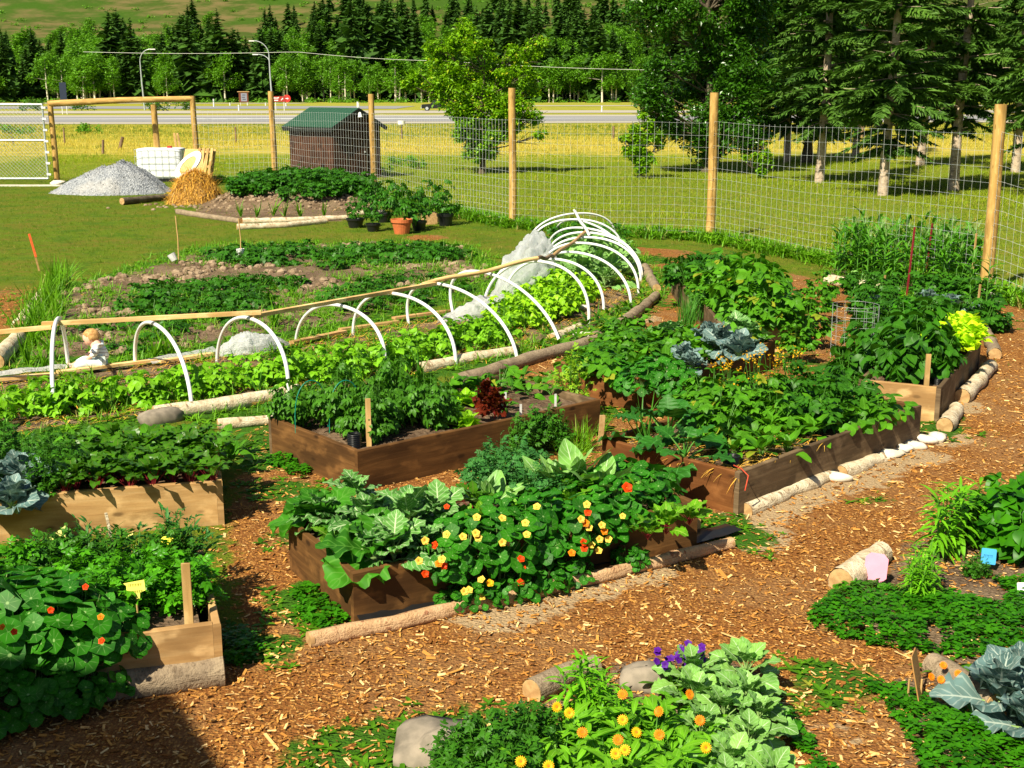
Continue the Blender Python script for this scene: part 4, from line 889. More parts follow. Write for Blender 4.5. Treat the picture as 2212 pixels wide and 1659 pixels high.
# black weed liner between the front bed and the peeled log
def liner(a, b, w, label):
    a = G(*a); b = G(*b); n = 50; t = np.linspace(0, 1, n)[:, None]; d = b-a; nn = np.array([-d[1], d[0], 0])/np.linalg.norm(d); rows = []
    for i, q in enumerate(np.linspace(-.5, .5, 7)):
        P = a+d*t+nn*w*q; P[:, 2] = .02+.07*fbm(P[:, 0], P[:, 1], 9, 3, 4)*(1-abs(q)); rows.append(P)
    mb = MB(); mb.grid(np.concatenate(rows)-a, n, 7); tag(mb.build('plastic_liner', M['blackplastic'], None, a), label, 'plastic liner')
liner((770, 1352), (1585, 1150), .17, 'black plastic liner between the front flower bed and the peeled log')
liner((1610, 1108), (1900, 985), .06, 'edge of black plastic under the long squash bed')
def placard(px, py, z, w, h, label, col, tilt, yaw, leg=.2, roundc=.02, lines=0, name='plant_sign', lc=(.1, .08, .02), shape=None, legs=1):
    c = G(px, py); z0 = max(z, float(gz(c[0], c[1]))); c = G(px, py, z0); o = root(name, (c[0], c[1], z0), label, 'plant sign'); R = facing(yaw, tilt)
    pl_ = shape or [(-w/2+roundc, -h/2), (w/2-roundc, -h/2), (w/2, -h/2+roundc), (w/2, h/2-roundc), (w/2-roundc, h/2), (-w/2+roundc, h/2), (-w/2, h/2-roundc), (-w/2, -h/2+roundc)]
    mb = MB(); mb.prism(pl_, -.003, .003); V = mb.V[0]; bend = .08*V[:, 0]**2/max(w, .01); V[:, 2] += bend; mb.V[0] = V@R.T+[0, 0, leg+h*.45]
    mb.build('board', flat('sign_'+label[:12].replace(' ', '_'), col, .55, c2=tuple(x*.93 for x in col)), o)
    for i in range(legs):
        x = (i-(legs-1)/2)*w*.45; st_ = MB(); st_.tube([[x, .012, -.05], np.array([x, 0, 0])+R@np.array([0, -h*.1, -.008])+[0, 0, leg+h*.45]], .006, 5); st_.build('stick', M['stake'], o)
    if lines:
        mk = MB(); mt = flat('sign_ink', lc, .8)
        for l in range(lines):
            y = h*(.22-.36*l/max(1, lines-1)*1.3 if lines > 1 else 0); x = -w*.32
            while x < w*.3:
                dx = w*random.uniform(.04, .08); v = MB(); q = [(x, y-h*.09), (x+dx*.25, y-h*.09), (x+dx*.25, y+h*.09), (x, y+h*.09)]; q2 = [(x+dx*.25, y+h*.05), (x+dx*.7, y+h*.05), (x+dx*.7, y+h*.09), (x+dx*.25, y+h*.09)]
                for qq in (q, q2): mk.prism(qq, .006, .007)
                x += dx+w*.025
        for i in range(len(mk.V)): V = mk.V[i]; V[:, 2] += .08*V[:, 0]**2/max(w, .01); mk.V[i] = V@R.T+[0, 0, leg+h*.45]
        mk.build('writing', mt, o)
    return o
placard(1890, 1262, 0, .14, .18, 'pale pink plant sign standing beside the stubby log', (.72, .27, .38), 1.2, -.45, .03, .03)
placard(2133, 1232, 0, .09, .10, 'blue plant label with dark writing by the grey herb', (.01, .28, .55), 1.1, -.4, .05, .005, 1, lc=(.0, .08, .2))
placard(1975, 1520, 0, .14, .24, 'leaning tan wooden plant sign beside the marigold', (.42, .22, .07), 1.35, 1.12, .05, .01, legs=2)
placard(2206, 1298, 0, .06, .09, 'white plant label at the picture edge', (.85, .85, .8), 1.2, 0, .03, .005)
tri_ = [(-.085, -.028), (.03, -.028), (.03, .055)]
placard(137, 1225, .28, .12, .09, 'yellow triangle flag above the straw in the herb bed', (.85, .80, .25), 1.35, .1, .16, shape=tri_, name='plant_flag')
placard(285, 1205, .28, .06, .07, 'small yellow triangle flag behind the crooked twig', (.85, .80, .25), 1.35, -.3, .10, shape=[(-.04, -.02), (.015, -.02), (.02, .04)], name='plant_flag')
placard(365, 1232, .28, .09, .07, 'crumpled bright yellow tag above the dark green herbs', (.90, .82, .05), .95, -.5, .14, lines=1, shape=[(-.05, .012), (-.03, .04), (.045, .03), (.03, .005), (.055, -.035), (.01, -.028), (-.02, .0), (-.035, -.008)], lc=(.6, .5, .02), name='plant_flag')
placard(298, 1345, .28, .105, .075, 'yellow tag with two lines of writing over the nasturtiums', (.85, .80, .12), 1.15, .25, .16, lines=2, shape=[(-.045, -.04), (.0, -.03), (.005, -.055), (.02, -.055), (.022, -.025), (.05, -.015), (.045, .04), (-.06, .03), (-.045, .015)], lc=(.25, .22, .02), name='plant_flag')
o = G(70, 1055, .29)
def bucket(px, py, z, r, h, mat, label, name='flowerpot', rim=True, cat='pot'):
    c = G(px, py, z); z = max(z, float(gz(c[0], c[1]))); mb = MB(); a = np.arange(24)*2*pi/24
    prof = [(r*.72, 0), (r*.97, h*.78), (r*1.06, h*.78), (r*1.08, h), (r*.98, h), (r*.9, h*.8), (r*.85, h*.7)]
    V = np.concatenate([np.c_[q*np.cos(a), q*np.sin(a), 0*a+zz] for q, zz in prof]); i = np.arange(len(prof)-1)[:, None]*24; j = np.arange(24)[None]
    mb.add(V, np.stack([i+j, i+(j+1) % 24, i+24+(j+1) % 24, i+24+j], -1).reshape(-1, 4), None, 0, False); mb.add(V[:24], [tuple(range(24))[::-1]])
    o = root(name, (c[0], c[1], z), label, cat); mb.build('pot', M[mat], o); s = MB(); s.tube([[0, 0, h*.66], [0, 0, h*.72]], r*.87, 20); s.build('soil', M['soil'], o); return o
bucket(868, 505, 0, .22, .32, 'terracotta', 'orange terracotta pot with a leafy tomato plant')
POTS = [(768, 492, .20, .22, 'dark blue-black pot at the left end of the pot row'), (806, 500, .16, .18, 'small black pot left of the terracotta one'), (830, 480, .17, .22, 'black pot behind the terracotta one'), (905, 498, .17, .22, 'black pot right of the terracotta one'), (925, 480, .18, .24, 'black pot in the back row near the wooden block'), (962, 488, .19, .28, 'black pot at the right end of the pot row'), (800, 470, .18, .24, 'black pot in front of the birch log piece')]
for px, py, r, h, lb in POTS: bucket(px, py, 0, r, h, 'blackplastic', lb)
mb = MB().box((0, 0, .13), (.34, .2, .26)); tag(mb.build('wood_block', M['cutwood'], None, G(925, 488)+[0, .4, 0], .3), 'pale wooden block among the black pots', 'block')
# wire cylinder in the kerb plot
c = G(1842, 772); mb = MB(); r = .26; a = np.linspace(0, 2*pi, 29)
for z in np.linspace(.04, .62, 6): mb.tube(np.c_[r*np.cos(a), r*np.sin(a), 0*a+z], .0015, 4, cap=False)
for q in a[:-1:2]: mb.tube([[r*math.cos(q), r*math.sin(q), 0], [r*1.02*math.cos(q), r*math.sin(q), .62]], .0015, 4)
tag(mb.build('wire_cage', M['galv'], None, c), 'upright cylinder of wire netting in front of the dark pepper bed', 'wire cage')
for sx, lb in ((0, 'green plastic loop support at the left of the tomatoes'), (.28, 'second green plastic loop support among the tomatoes')):
    c = G(672, 932, .28)+[sx, .05, 0]; t = np.linspace(0, pi, 16); mb = MB(); mb.tube(np.c_[.12*np.cos(t), .1*np.cos(t), .42*np.sin(t)**.6], .005, 6)
    tag(mb.build('plant_support', flat('green_plastic', (.01, .22, .14), .4), None, c), lb, 'plant support')
# ---------------------------------------------------------------- planting
ORD = ['first', 'second', 'third', 'fourth', 'fifth', 'sixth', 'seventh', 'eighth', 'ninth', 'tenth', 'eleventh', 'twelfth']
def setlabels(objs, base, group):
    n = len(objs)
    if 1 < n <= 12:
        objs = sorted(objs, key=lambda o: PX(o.location.x, o.location.y, o.location.z)[0])
        for i, o in enumerate(objs): o['label'] = base+', '+(ORD[i]+' from the left' if n > 2 else ('left one' if i == 0 else 'right one'))
    else:
        for o in objs: o['label'] = base
    for o in objs:
        if n > 1: o['group'] = group
def many(key, plist, zc, s, base, group, zb=None):
    out = []
    for p in plist:
        c = G(p[0], p[1], zc); k = p[2] if len(p) > 2 else 1.
        out.append(plant(key, c[0], c[1], zb, s*k*random.uniform(.92, 1.08)))
    setlabels(out, base, group); return out
def fill(key, poly, sp, base, group, zb=None, s=1., jit=.3, keep=1., avoid=None, sz=1.):
    poly = np.asarray(poly)[:, :2]; lo, hi = poly.min(0), poly.max(0); out = []; r = 0; y = lo[1]
    while y < hi[1]:
        x = lo[0]+(r % 2)*sp/2
        while x < hi[0]:
            qx, qy = x+random.uniform(-jit, jit)*sp, y+random.uniform(-jit, jit)*sp
            if inpoly(np.array([qx]), np.array([qy]), poly)[0] and random.random() < keep and (avoid is None or not avoid(qx, qy)):
                out.append(plant(key, qx, qy, zb, s*random.uniform(.8, 1.15), sz=sz))
            x += sp
        y += sp*.87; r += 1
    setlabels(out, base, group); return out
def bp(name, u, v):
    A, B, C, D = [np.array(c) for c in BED[name]]; return A+(B-A)*u+(D-A)*v
def bpoly(name, u0, u1, v0, v1): return [bp(name, u0, v0), bp(name, u1, v0), bp(name, u1, v1), bp(name, u0, v1)]
ZB = .26
def mbed(bed_, key, l, s, base, group, zb=ZB):
    out = []
    for q in l:
        c = bp(bed_, q[0], q[1]); out.append(plant(key, c[0], c[1], zb, s*(q[2] if len(q) > 2 else 1)*random.uniform(.93, 1.07)))
    setlabels(out, base, group); return out
# front bed
many('broccoli', [(700, 1060, .85), (790, 1075), (880, 1075), (770, 1020, .9), (945, 1060, .9), (850, 1125, .9)], .55, 1., 'blue-green broccoli plant in the front bed', 'broccoli in the front bed', ZB)
mbed('front', 'bigleaf', [(.11, .22)], 1.02, 'very large rough green leaf plant hanging over the front bed corner', 'x', ZB)
mbed('front', 'bigleaf', [(.07, .85)], .85, 'big dark leaf plant at the back left corner of the front bed', 'x', ZB+.04)
mbed('front', 'mustard', [(.05, .5)], .8, 'light green leaf plant between the two big-leaved plants', 'x', ZB)
mbed('front', 'broccoli', [(.2, .12)], .7, 'broccoli plant with one leaf hanging down the front board', 'x', ZB)
many('collard', [(1190, 1015, .9), (1245, 1010), (1300, 1025, .9)], .5, 1., 'upright grey-green collard in the front bed', 'collards in the front bed', ZB)
many('collard', [(1055, 1045, .8)], .5, 1., 'single grey-green collard behind the flowering nasturtiums', 'x', ZB)
many('kale', [(1060, 1000), (1110, 1010), (1150, 985), (1165, 1030), (1090, 965)], .5, 1., 'dark curly kale at the back of the front bed', 'kale in the front bed', ZB)
many('chard', [(1000, 1090, .7), (1050, 1095, .8), (1110, 1080, .8), (1170, 1065, .8), (1230, 1060, .8), (1320, 1035, .7), (1370, 1030, .7)], .45, 1., 'light green chard in the middle of the front bed', 'chard in the front bed', ZB)
many('beet', [(1140, 1060), (1260, 1045), (1020, 1060)], .45, 1., 'red-stemmed beet behind the nasturtiums', 'beets in the front bed', ZB)
NAST = mbed('front', 'nast', [(.25, .04, .7), (.31, .10, .9), (.40, .08), (.50, .12), (.60, .10), (.70, .12, .9), (.36, .36, .8), (.48, .38, .9), (.60, .36, .9), (.72, .38, .9)], .95, 'flowering nasturtium spilling over the front bed board', 'nasturtiums in the front bed', ZB-.06)
NAST2 = mbed('front', 'nast', [(.80, .18, .9), (.82, .45, .9), (.90, .30, .9), (.91, .58, .85), (.98, .42, .8)], .9, 'bluish nasturtium at the right end of the front bed', 'nasturtiums at the right end', ZB)
mbed('front', 'nast', [(.24, -.06, .42), (.30, -.07, .58), (.36, -.08, .62), (.43, -.08, .62), (.50, -.08, .62), (.58, -.07, .55), (.76, -.06, .5)], .95, 'nasturtium trailing down outside the front bed board', 'trailing nasturtiums', .02)
many('chard', [(1440, 1120, .8), (1490, 1100, .7), (1400, 1130, .6)], .38, 1., 'pale chard leaning over the right end of the front bed', 'chard at the right end', ZB)
# tomato bed
mbed('tomato', 'tomato', [(.06, .86), (.14, .62), (.26, .84), (.22, .40), (.36, .60), (.14, .30, .85), (.44, .84), (.38, .30, .9)], .86, 'bushy tomato plant in the dark brown bed', 'tomatoes in the brown bed', ZB)
mbed('tomato', 'tomato', [(.52, .70, .8), (.48, .45, .7)], .85, 'smaller tomato plant left of the lettuces', 'small tomatoes', ZB)
many('greenlettuce', [(960, 905), (985, 885), (1010, 905), (975, 860), (1005, 860), (950, 875)], .33, 1.15, 'bright green lettuce in the brown bed', 'green lettuces', ZB)
many('redlettuce', [(1050, 862, 1.0), (1068, 880)], .38, .95, 'dark red frilly lettuce in the brown bed', 'red lettuces', ZB)
many('seedling', [(1105, 840), (1140, 850), (1165, 835), (1190, 850), (1130, 815), (1175, 815), (1095, 880)], .3, 1.1, 'young leafy plant in bare soil of the brown bed', 'seedlings in the brown bed', ZB)
many('strawberry', [(960, 820), (1000, 825), (1045, 815), (1080, 805)], .4, 1.1, 'low leafy plant behind the lettuces', 'low plants behind the lettuces', ZB)
for px, py, lb in ((1092, 868, 'small white plant tag in front of the seedlings'), (1125, 895, 'white plant tag at the edge of the brown bed'), (1200, 872, 'white plant tag under the feathery dill')):
    c = G(px, py, .29); tag(MB().box((0, 0, .05), (.02, .004, .12)).build('plant_tag', M['white'], None, (c[0], c[1], .27), .4), lb, 'plant tag')
o = plant('tallherb', *G(1235, 905)[:2], 0, 1.2, 'tall feathery yellow-green dill outside the brown bed', v=0, sz=1.3)
for ch in o.children:
    if 'foliage' in ch.name: ch.data = ch.data.copy(); ch.data.materials[0] = M['dill']
many('tallherb', [(1200, 925), (1165, 930), (1130, 940)], .2, 1., 'dark feathery herb between the two brown beds', 'herbs between the beds', 0)
many('clump', [(1260, 950, .7), (1235, 985, .7), (1290, 915, .6)], .1, .8, 'tuft of long grass beside the broken peg', 'grass tufts by the peg', 0)
# long bed
many('squash', [(1445, 905, 1.1), (1480, 940, .9)], .5, 1., 'dark squash plant with large leaves', 'squash plants', ZB)
many('onion', [(1385, 920), (1400, 935)], .4, 1.1, 'thin onion at the end corner of the long bed', 'onions at the corner', ZB)
fill('broad', bpoly('long', .18, .62, .35, .95), .33, 'light green bean plant in the middle of the long bed', 'beans in the long bed', ZB, .85)
fill('spinach', bpoly('long', .15, .75, .06, .42), .26, 'low leafy green near the long side board', 'greens along the long board', ZB, 1.15)
fill('strawberry', bpoly('long', .55, .85, .05, .35), .24, 'pale mint-like plant by the long side board', 'pale plants by the board', ZB, 1.1)
fill('potato', bpoly('long', .6, .98, .28, .95), .33, 'dark potato plant at the far end of the long bed', 'potatoes at the far end', ZB, .95)
# mustard in flower: own plants with yellow flower heads
def flowering(px, py, h, label, n=7, mat='petal_yellow', group=None, zb=0.):
    c = G(px, py, zb); o = root('mustard_plant', (c[0], c[1], zb), label, 'mustard plant', group); st = MB(); lf = MB()
    a = rng.random(n)*6.28; r = rng.uniform(.03, .16, n); tp = np.c_[r*np.cos(a), r*np.sin(a), h*rng.uniform(.75, 1, n)]; tubelets(st, np.zeros((n, 3)), tp, .004, 0)
    k = 24; t = rng.random((k, 1))*.7; pos = tp[rng.integers(0, n, k)]*t; lf.inst(lance, pos, rots(rng.random(k)*6.28, rng.uniform(.1, 1.1, k), 0), rng.uniform(.06, .16, k))
    lf.build('foliage', M['midleaf'], o); st.build('stems', M['stem'], o)
    for i in range(n):
        fl = MB(); m = 7; P = tp[i]+rng.normal(0, .022, (m, 3)); fl.inst(DISC, P, rots(rng.random(m)*6, rng.normal(.3, .6, m), rng.normal(0, .6, m)), .017, mat=0); fl.build('flower_head', M[mat], o)
    return o
for i, (px, py, h) in enumerate([(1545, 895, .50), (1580, 890, .52), (1625, 885, .52), (1665, 880, .56), (1560, 920, .42), (1640, 905, .45), (1700, 870, .5)]):
    flowering(px, py, h, 'yellow-flowering mustard plant, '+ORD[i]+' along the bed edge', group='flowering mustard', zb=.0 if i < 1 else .2)
# cabbage bed
many('nastbig', [(1330, 775, .7), (1270, 775, .7), (1295, 765, .7)], .42, .9, 'low nasturtium at the log side of the cabbage bed', 'low nasturtiums', ZB-.03)
many('nast', [(1385, 790, .8), (1420, 770, .85), (1450, 790, .85), (1480, 800, .75)], .48, 1., 'round-leaved nasturtium over the cabbage bed corner', 'nasturtiums at the cabbage bed corner', ZB-.02)
many('cabbage', [(1560, 722, 1.15), (1597, 742, 1.2), (1530, 705, 1.)], .55, 1.0, 'large purple-blue cabbage in the cabbage bed', 'purple-blue cabbages', ZB+.1)
many('cabbage', [(1480, 750, .85), (1495, 765, .7)], .5, 1., 'smaller blue cabbage behind the nasturtiums', 'small blue cabbages', ZB+.08)
many('broccoli', [(1435, 700, .8), (1455, 690, .75), (1595, 690, .9), (1620, 700, .9)], .5, 1., 'grey-green broccoli at the back of the cabbage bed', 'broccoli in the cabbage bed', ZB)
fill('spinach', bpoly('cabbage', .15, .95, .1, .95), .27, 'leafy green between the cabbages', 'greens in the cabbage bed', ZB, 1.2)
fill('strawberry', bpoly('cabbage', .0, .8, .5, .98), .26, 'low green plant at the log side of the cabbage bed', 'low greens in the cabbage bed', ZB, 1.2)
fill('strawberry', pts([(1290, 752), (1330, 725), (1380, 695), (1370, 730), (1310, 765)]), .3, 'weedy leafy plant between the log and the cabbage bed', 'weedy plants by the log', None, 1.2)
# bean beds
fill('broad', bpoly('bean', .0, 1.0, .0, .7), .3, 'tall leafy bean plant in the pale-ended bed', 'tall beans', ZB, 1.25)
fill('broad', bpoly('bean', .45, 1.0, .5, .95), .32, 'bean plant at the back of the pale-ended bed', 'beans at the back', ZB, .9)
many('chives', [(1492, 668), (1515, 660), (1540, 662), (1565, 668), (1480, 680)], .3, 1.1, 'clump of dark chives left of the tall beans', 'chives', .1)
fill('potato', bpoly('farbean', .0, 1.0, .05, .95), .36, 'dark potato plant in the grey fence-side bed', 'potatoes in the fence-side bed', ZB, 1.1)
many('squash', [(1640, 590, .9), (1680, 605, .8)], .5, 1., 'dark broad-leaved plant between bean and potato beds', 'broad-leaved plants', ZB)
many('broad', [(1760, 640), (1745, 690, .9), (1720, 720, .8), (1775, 610, .9)], .35, 1., 'bean plant hanging out over the path', 'overhanging beans', .1)
# pale corner bed and beyond
fill('pepper', bpoly('potato', .12, .42, .02, .98), .26, 'glossy dark pepper plant in the pale corner bed', 'peppers', ZB, 1.0)
fill('pepper', bpoly('potato', .42, 1.0, .55, .98), .28, 'glossy dark pepper plant behind the wire netting', 'far peppers', ZB, 1.)
fill('lettuce', bpoly('potato', .44, 1.10, .0, .52), .16, 'bright yellow-green lettuce in the pale corner bed', 'bright lettuces', ZB+.16, 1.35)
many('pepper', [(1830, 790), (1860, 760), (1900, 740), (1850, 725), (1890, 712), (1935, 720), (1980, 715), (1880, 790)], .3, 1.05, 'dark leafy plant beside the wire netting', 'leafy plants beside the netting', 0)
fill('potato', POLY_KERB, .42, 'dark leafy plant between corn and bright lettuce', 'dark leafy plants by the corner post', None, 1., keep=.7)
many('leafybig', [(1945, 640), (1975, 650), (1925, 665, .8), (1965, 620, .8)], .4, 1.1, 'climbing bean with big heart-shaped leaves', 'climbing beans', 0)
many('cabbage', [(1900, 690, .8), (1975, 700, .8), (2105, 665, .9), (1895, 640, .8), (2010, 630, .8), (2055, 640, .8)], .2, 1.1, 'blue-green cabbage near the corner post', 'cabbages near the post', 0)
many('lettuce', [(1915, 685), (1900, 675)], .15, 1.1, 'bright lettuce between the far cabbages', 'far bright lettuces', 0)
fill('corn', pts([(1800, 595), (1960, 625), (2115, 632), (2110, 575), (1830, 553)]), .27, 'corn plant in the patch against the fence', 'corn', None, .88, keep=.9)
many('spread', [(1860, 600, .8), (1845, 592, .8)], .1, .8, 'grey-green cabbage at the edge of the corn', 'cabbages by the corn', 0)
many('corn', [(2130, 655, .9), (2095, 655, .9)], .1, .9, 'corn stalk leaning round the corner post', 'corn by the post', 0)
# leafy bed on the left
many('cabbage', [(45, 1000, 1.1), (75, 985, .9), (20, 1035, .9)], .5, 1.05, 'blue-green cabbage in the light wood bed', 'cabbages in the light bed', ZB)
fill('beet', bpoly('chard', .0, 1., .0, .44), .19, 'glossy red-stemmed beet in the light wood bed', 'beets in the light bed', ZB, 1.35) if False else None
fill('beet', [bp('chard', u, v) for u, v in ((.02, .02), (.98, .02), (.98, .45), (.02, .45))], .16, 'glossy beet leaves in the light wood bed', 'beets in the light bed', ZB, 1.05)
fill('spinach', [bp('chard', u, v) for u, v in ((.3, .1), (.98, .1), (.98, .55), (.3, .55))], .26, 'small leafy green in the light wood bed', 'greens in the light bed', ZB, 1.3)
fill('tallherb', [bp('chard', u, v) for u, v in ((.05, .42), (.98, .42), (.98, .92), (.05, .92))], .28, 'feathery dark herb in the light wood bed', 'feathery herbs in the light bed', ZB, .85)
fill('spinach', pts([(100, 945), (500, 935), (520, 1000), (420, 1015), (60, 940)], .2), .35, 'weedy plant behind the light wood bed', 'weeds behind the light bed', 0, 1.3, avoid=lambda x, y: bool(in_bed(np.array([x]), np.array([y]), .1)[0]))
# herb bed bottom left
mbed('herb', 'nastbig', [(.06, .24, .6), (.10, .30, .85), (.12, .36, .85), (.12, .47), (.12, .58), (.12, .70), (.12, .84), (.36, .36, .8), (.36, .50), (.38, .64), (.38, .80), (.62, .56, .9), (.64, .72), (.14, .95), (.45, .97)], 1.15, 'large-leaved nasturtium in the herb bed', 'nasturtiums in the herb bed', ZB-.02)
mbed('herb', 'nastbig', [(-.04, .25, .5), (-.06, .31, .65), (-.07, .38, .75), (-.09, .45, .8), (-.10, .55, .85), (-.10, .67, .85), (-.10, .80, .85)], 1., 'nasturtium trailing over the mossy log', 'trailing nasturtiums on the log', .05)
mbed('herb', 'parsley', [(.36, .06), (.34, .20), (.50, .08), (.50, .22), (.66, .12), (.66, .28), (.44, .34, .8)], .95, 'glossy parsley at the right of the herb bed', 'parsley in the herb bed', ZB)
mbed('herb', 'herb', [(.82, .08), (.82, .22), (.84, .36), (.6, .42, .9), (.95, .3, .9)], 1., 'dark feathery herb at the back of the herb bed', 'dark herbs in the herb bed', ZB)
mbed('herb', 'sage', [(.97, .06), (.97, .16, .8), (1.0, .26, .9), (.95, .40, .7), (.9, .03, .8)], .9, 'tall sage-like herb in front of the light board', 'sage in the herb bed', ZB)
mbed('herb', 'mustard', [(.68, .46, .8), (.60, .54, .8)], 1., 'broad green leaf plant beside the straw', 'broad leaves', ZB)
many('parsley', [(20, 1190), (60, 1165, .8)], .5, 1., 'bright curly herb at the back corner of the herb bed', 'bright herbs', ZB)
# hooped bed rows
FRONTROW = pts([(-40, 935), (240, 898), (430, 872), (610, 845), (620, 822), (440, 845), (250, 868), (-40, 895)])
fill('bean', FRONTROW, .28, 'light green bean plant in the near row under the hoops', 'beans under the near hoops', None, 1.05)
BACKROW = pts([(600, 838), (640, 845), (900, 800), (1090, 750), (1100, 722), (1030, 728), (850, 768), (700, 795), (460, 820)])
fill('bean', BACKROW, .30, 'green bean plant in the middle of the hooped bed', 'beans in the middle of the hooped bed', None, 1.0)
fill('brightbean', pts([(1050, 700), (1110, 650), (1200, 615), (1290, 640), (1250, 690), (1140, 720)]), .34, 'yellow-green bean plant below the plastic heap', 'yellow-green beans', None, 1.1)
fill('spread', pts([(1190, 590), (1260, 545), (1350, 560), (1375, 625), (1320, 640), (1230, 620)]), .48, 'blue-green broccoli plant under the far hoops', 'broccoli under the far hoops', None, 1.5, sz=1.2)
fill('potato', pts([(1180, 560), (1200, 525), (1300, 515), (1345, 545), (1290, 560)]), .5, 'dark leafy plant at the far end of the hooped bed', 'dark plants under the far hoops', None, 1.)
many('onion', [(885, 790), (895, 785), (905, 795), (960, 760), (1290, 690), (560, 850)], .1, .9, 'thin onion in the straw mulch', 'onions in the straw', None)
fill('weedp', pts([(1130, 760), (1250, 700), (1370, 650), (1395, 620), (1380, 680), (1250, 745)]), .28, 'low weed along the hooped bed edge', 'weeds on the bed edge', None, 1.4)
# potato plot
def ontop(x, y): return False
fill('smallpotato', pts([(455, 560), (700, 545), (1000, 548), (1000, 575), (700, 585), (470, 585)]), .36, 'dark potato plant in the back row of the soil plot', 'potatoes in the back row', None, 1.15, keep=.75)
fill('smallpotato', pts([(300, 640), (520, 615), (640, 620), (600, 680), (400, 700), (260, 690)]), .36, 'dark potato plant in the middle of the soil plot', 'potatoes in the middle of the plot', None, 1., keep=.7)
fill('smallpotato', pts([(180, 700), (420, 690), (560, 690), (420, 745), (200, 770)]), .45, 'dark potato plant near the hooped bed', 'potatoes near the hoops', None, .9, keep=.5)
fill('smallpotato', pts([(700, 640), (960, 610), (1060, 600), (960, 650), (740, 690)]), .42, 'dark potato plant at the right of the soil plot', 'potatoes at the right of the plot', None, 1., keep=.5)
many('clump', [(95, 665), (110, 640), (125, 620), (80, 690), (60, 715), (120, 680), (100, 715), (130, 610)], .1, 1.0, 'clump of tall grass beside the birch log', 'tall grass by the birch log', None)
many('garlic', [(60, 780), (95, 790), (120, 770), (335, 770), (365, 768), (375, 760), (590, 705), (75, 745)], .05, 1., 'garlic-like plant with wide pale leaves', 'garlic plants', None)
# mound potatoes
mp = []
for i in range(100):
    a, r = random.random()*6.28, math.sqrt(random.random()); x, y = MC[0]+.1+1.85*r*math.cos(a), MC[1]+.35+1.75*r*math.sin(a)
    mp.append(plant('potato', x, y, None, random.uniform(1.0, 1.3)))
setlabels(mp, 'dark potato plant growing on the earth mound', 'potatoes on the mound')
many('garlic', [(590, 466), (615, 468), (650, 470), (700, 468), (555, 470), (520, 468)], 0, 1.1, 'pale leek at the foot of the potato mound', 'leeks at the mound', None)
# potted plants
for i, (px, py, s) in enumerate([(868, 500, 1.1), (845, 480, .9), (775, 490, .7), (806, 498, .6), (905, 495, .8), (925, 478, .9), (962, 486, .9), (810, 468, 1.)]):
    c = G(px, py)
    plant('pottomato', c[0], c[1], .2, s*1.3, ['leafy tomato plant in the terracotta pot', 'tomato plant in the black pot behind the terracotta pot', 'small plant in the dark pot at the row left end', 'sparse plant in the smallest black pot', 'plant in the black pot beside the terracotta pot', 'plant in the black pot by the wooden block', 'leafy plant in the pot at the row right end', 'tall tomato plant in front of the birch log piece'][i])
# bottom bed: calendula, broccoli, lily
CALL = fill('calendula', pts([(1150, 1650), (1230, 1590), (1420, 1580), (1510, 1600), (1500, 1800), (1100, 1800)]), .17, 'calendula plant with long light leaves in the bottom bed', 'calendulas', None, 1.0)
fill('spread', pts([(1430, 1570), (1460, 1500), (1600, 1470), (1690, 1530), (1700, 1660), (1660, 1790), (1500, 1800), (1500, 1610)]), .24, 'pale green broccoli plant in the bottom bed', 'broccoli in the bottom bed', None, .9, sz=1.)
many('herb', [(1035, 1630, 1.), (1080, 1600, 1.), (1120, 1580, .9), (1060, 1680), (1110, 1650), (1155, 1550, .7), (1000, 1600, .8)], .15, 1., 'dark lavender-like herb beside the flat rock', 'lavender beside the rock', None)
many('lily', [(1320, 1480, .8), (1300, 1500, .7)], .2, .95, 'bright green whorled lily behind the calendulas', 'lilies behind the calendulas', None)
many('lilysmall', [(1245, 1520, 1.), (1270, 1505, .8)], .1, 1., 'small whorled lily beside the grey log', 'small lilies by the log', None)
# right bed
many('lily', [(1975, 1200, 1.), (1965, 1225, .8), (2005, 1220, .8)], .22, .95, 'bright whorled lily beside the chip path', 'lilies by the path', None)
many('lilysmall', [(2060, 1110, 1.2), (2085, 1130, 1.2), (2045, 1150, 1.1), (2090, 1100)], .2, 1.15, 'tall whorled lily left of the dark leafy clump', 'tall lilies', None)
fill('leafybig', pts([(2125, 1200), (2140, 1130), (2290, 1080), (2350, 1170), (2250, 1250)]), .22, 'dark heart-leaved bush at the right picture edge', 'dark heart-leaved bushes', None, 1.)
many('cabbage', [(2165, 1460, 1.1), (2205, 1415, 1.), (2225, 1510, 1.)], .2, 1.05, 'large blue-grey cabbage in the corner bed', 'blue-grey cabbages in the corner', None)
many('herb', [(2110, 1230, .6)], .05, .7, 'small silvery herb beside the blue label', 'x', None)
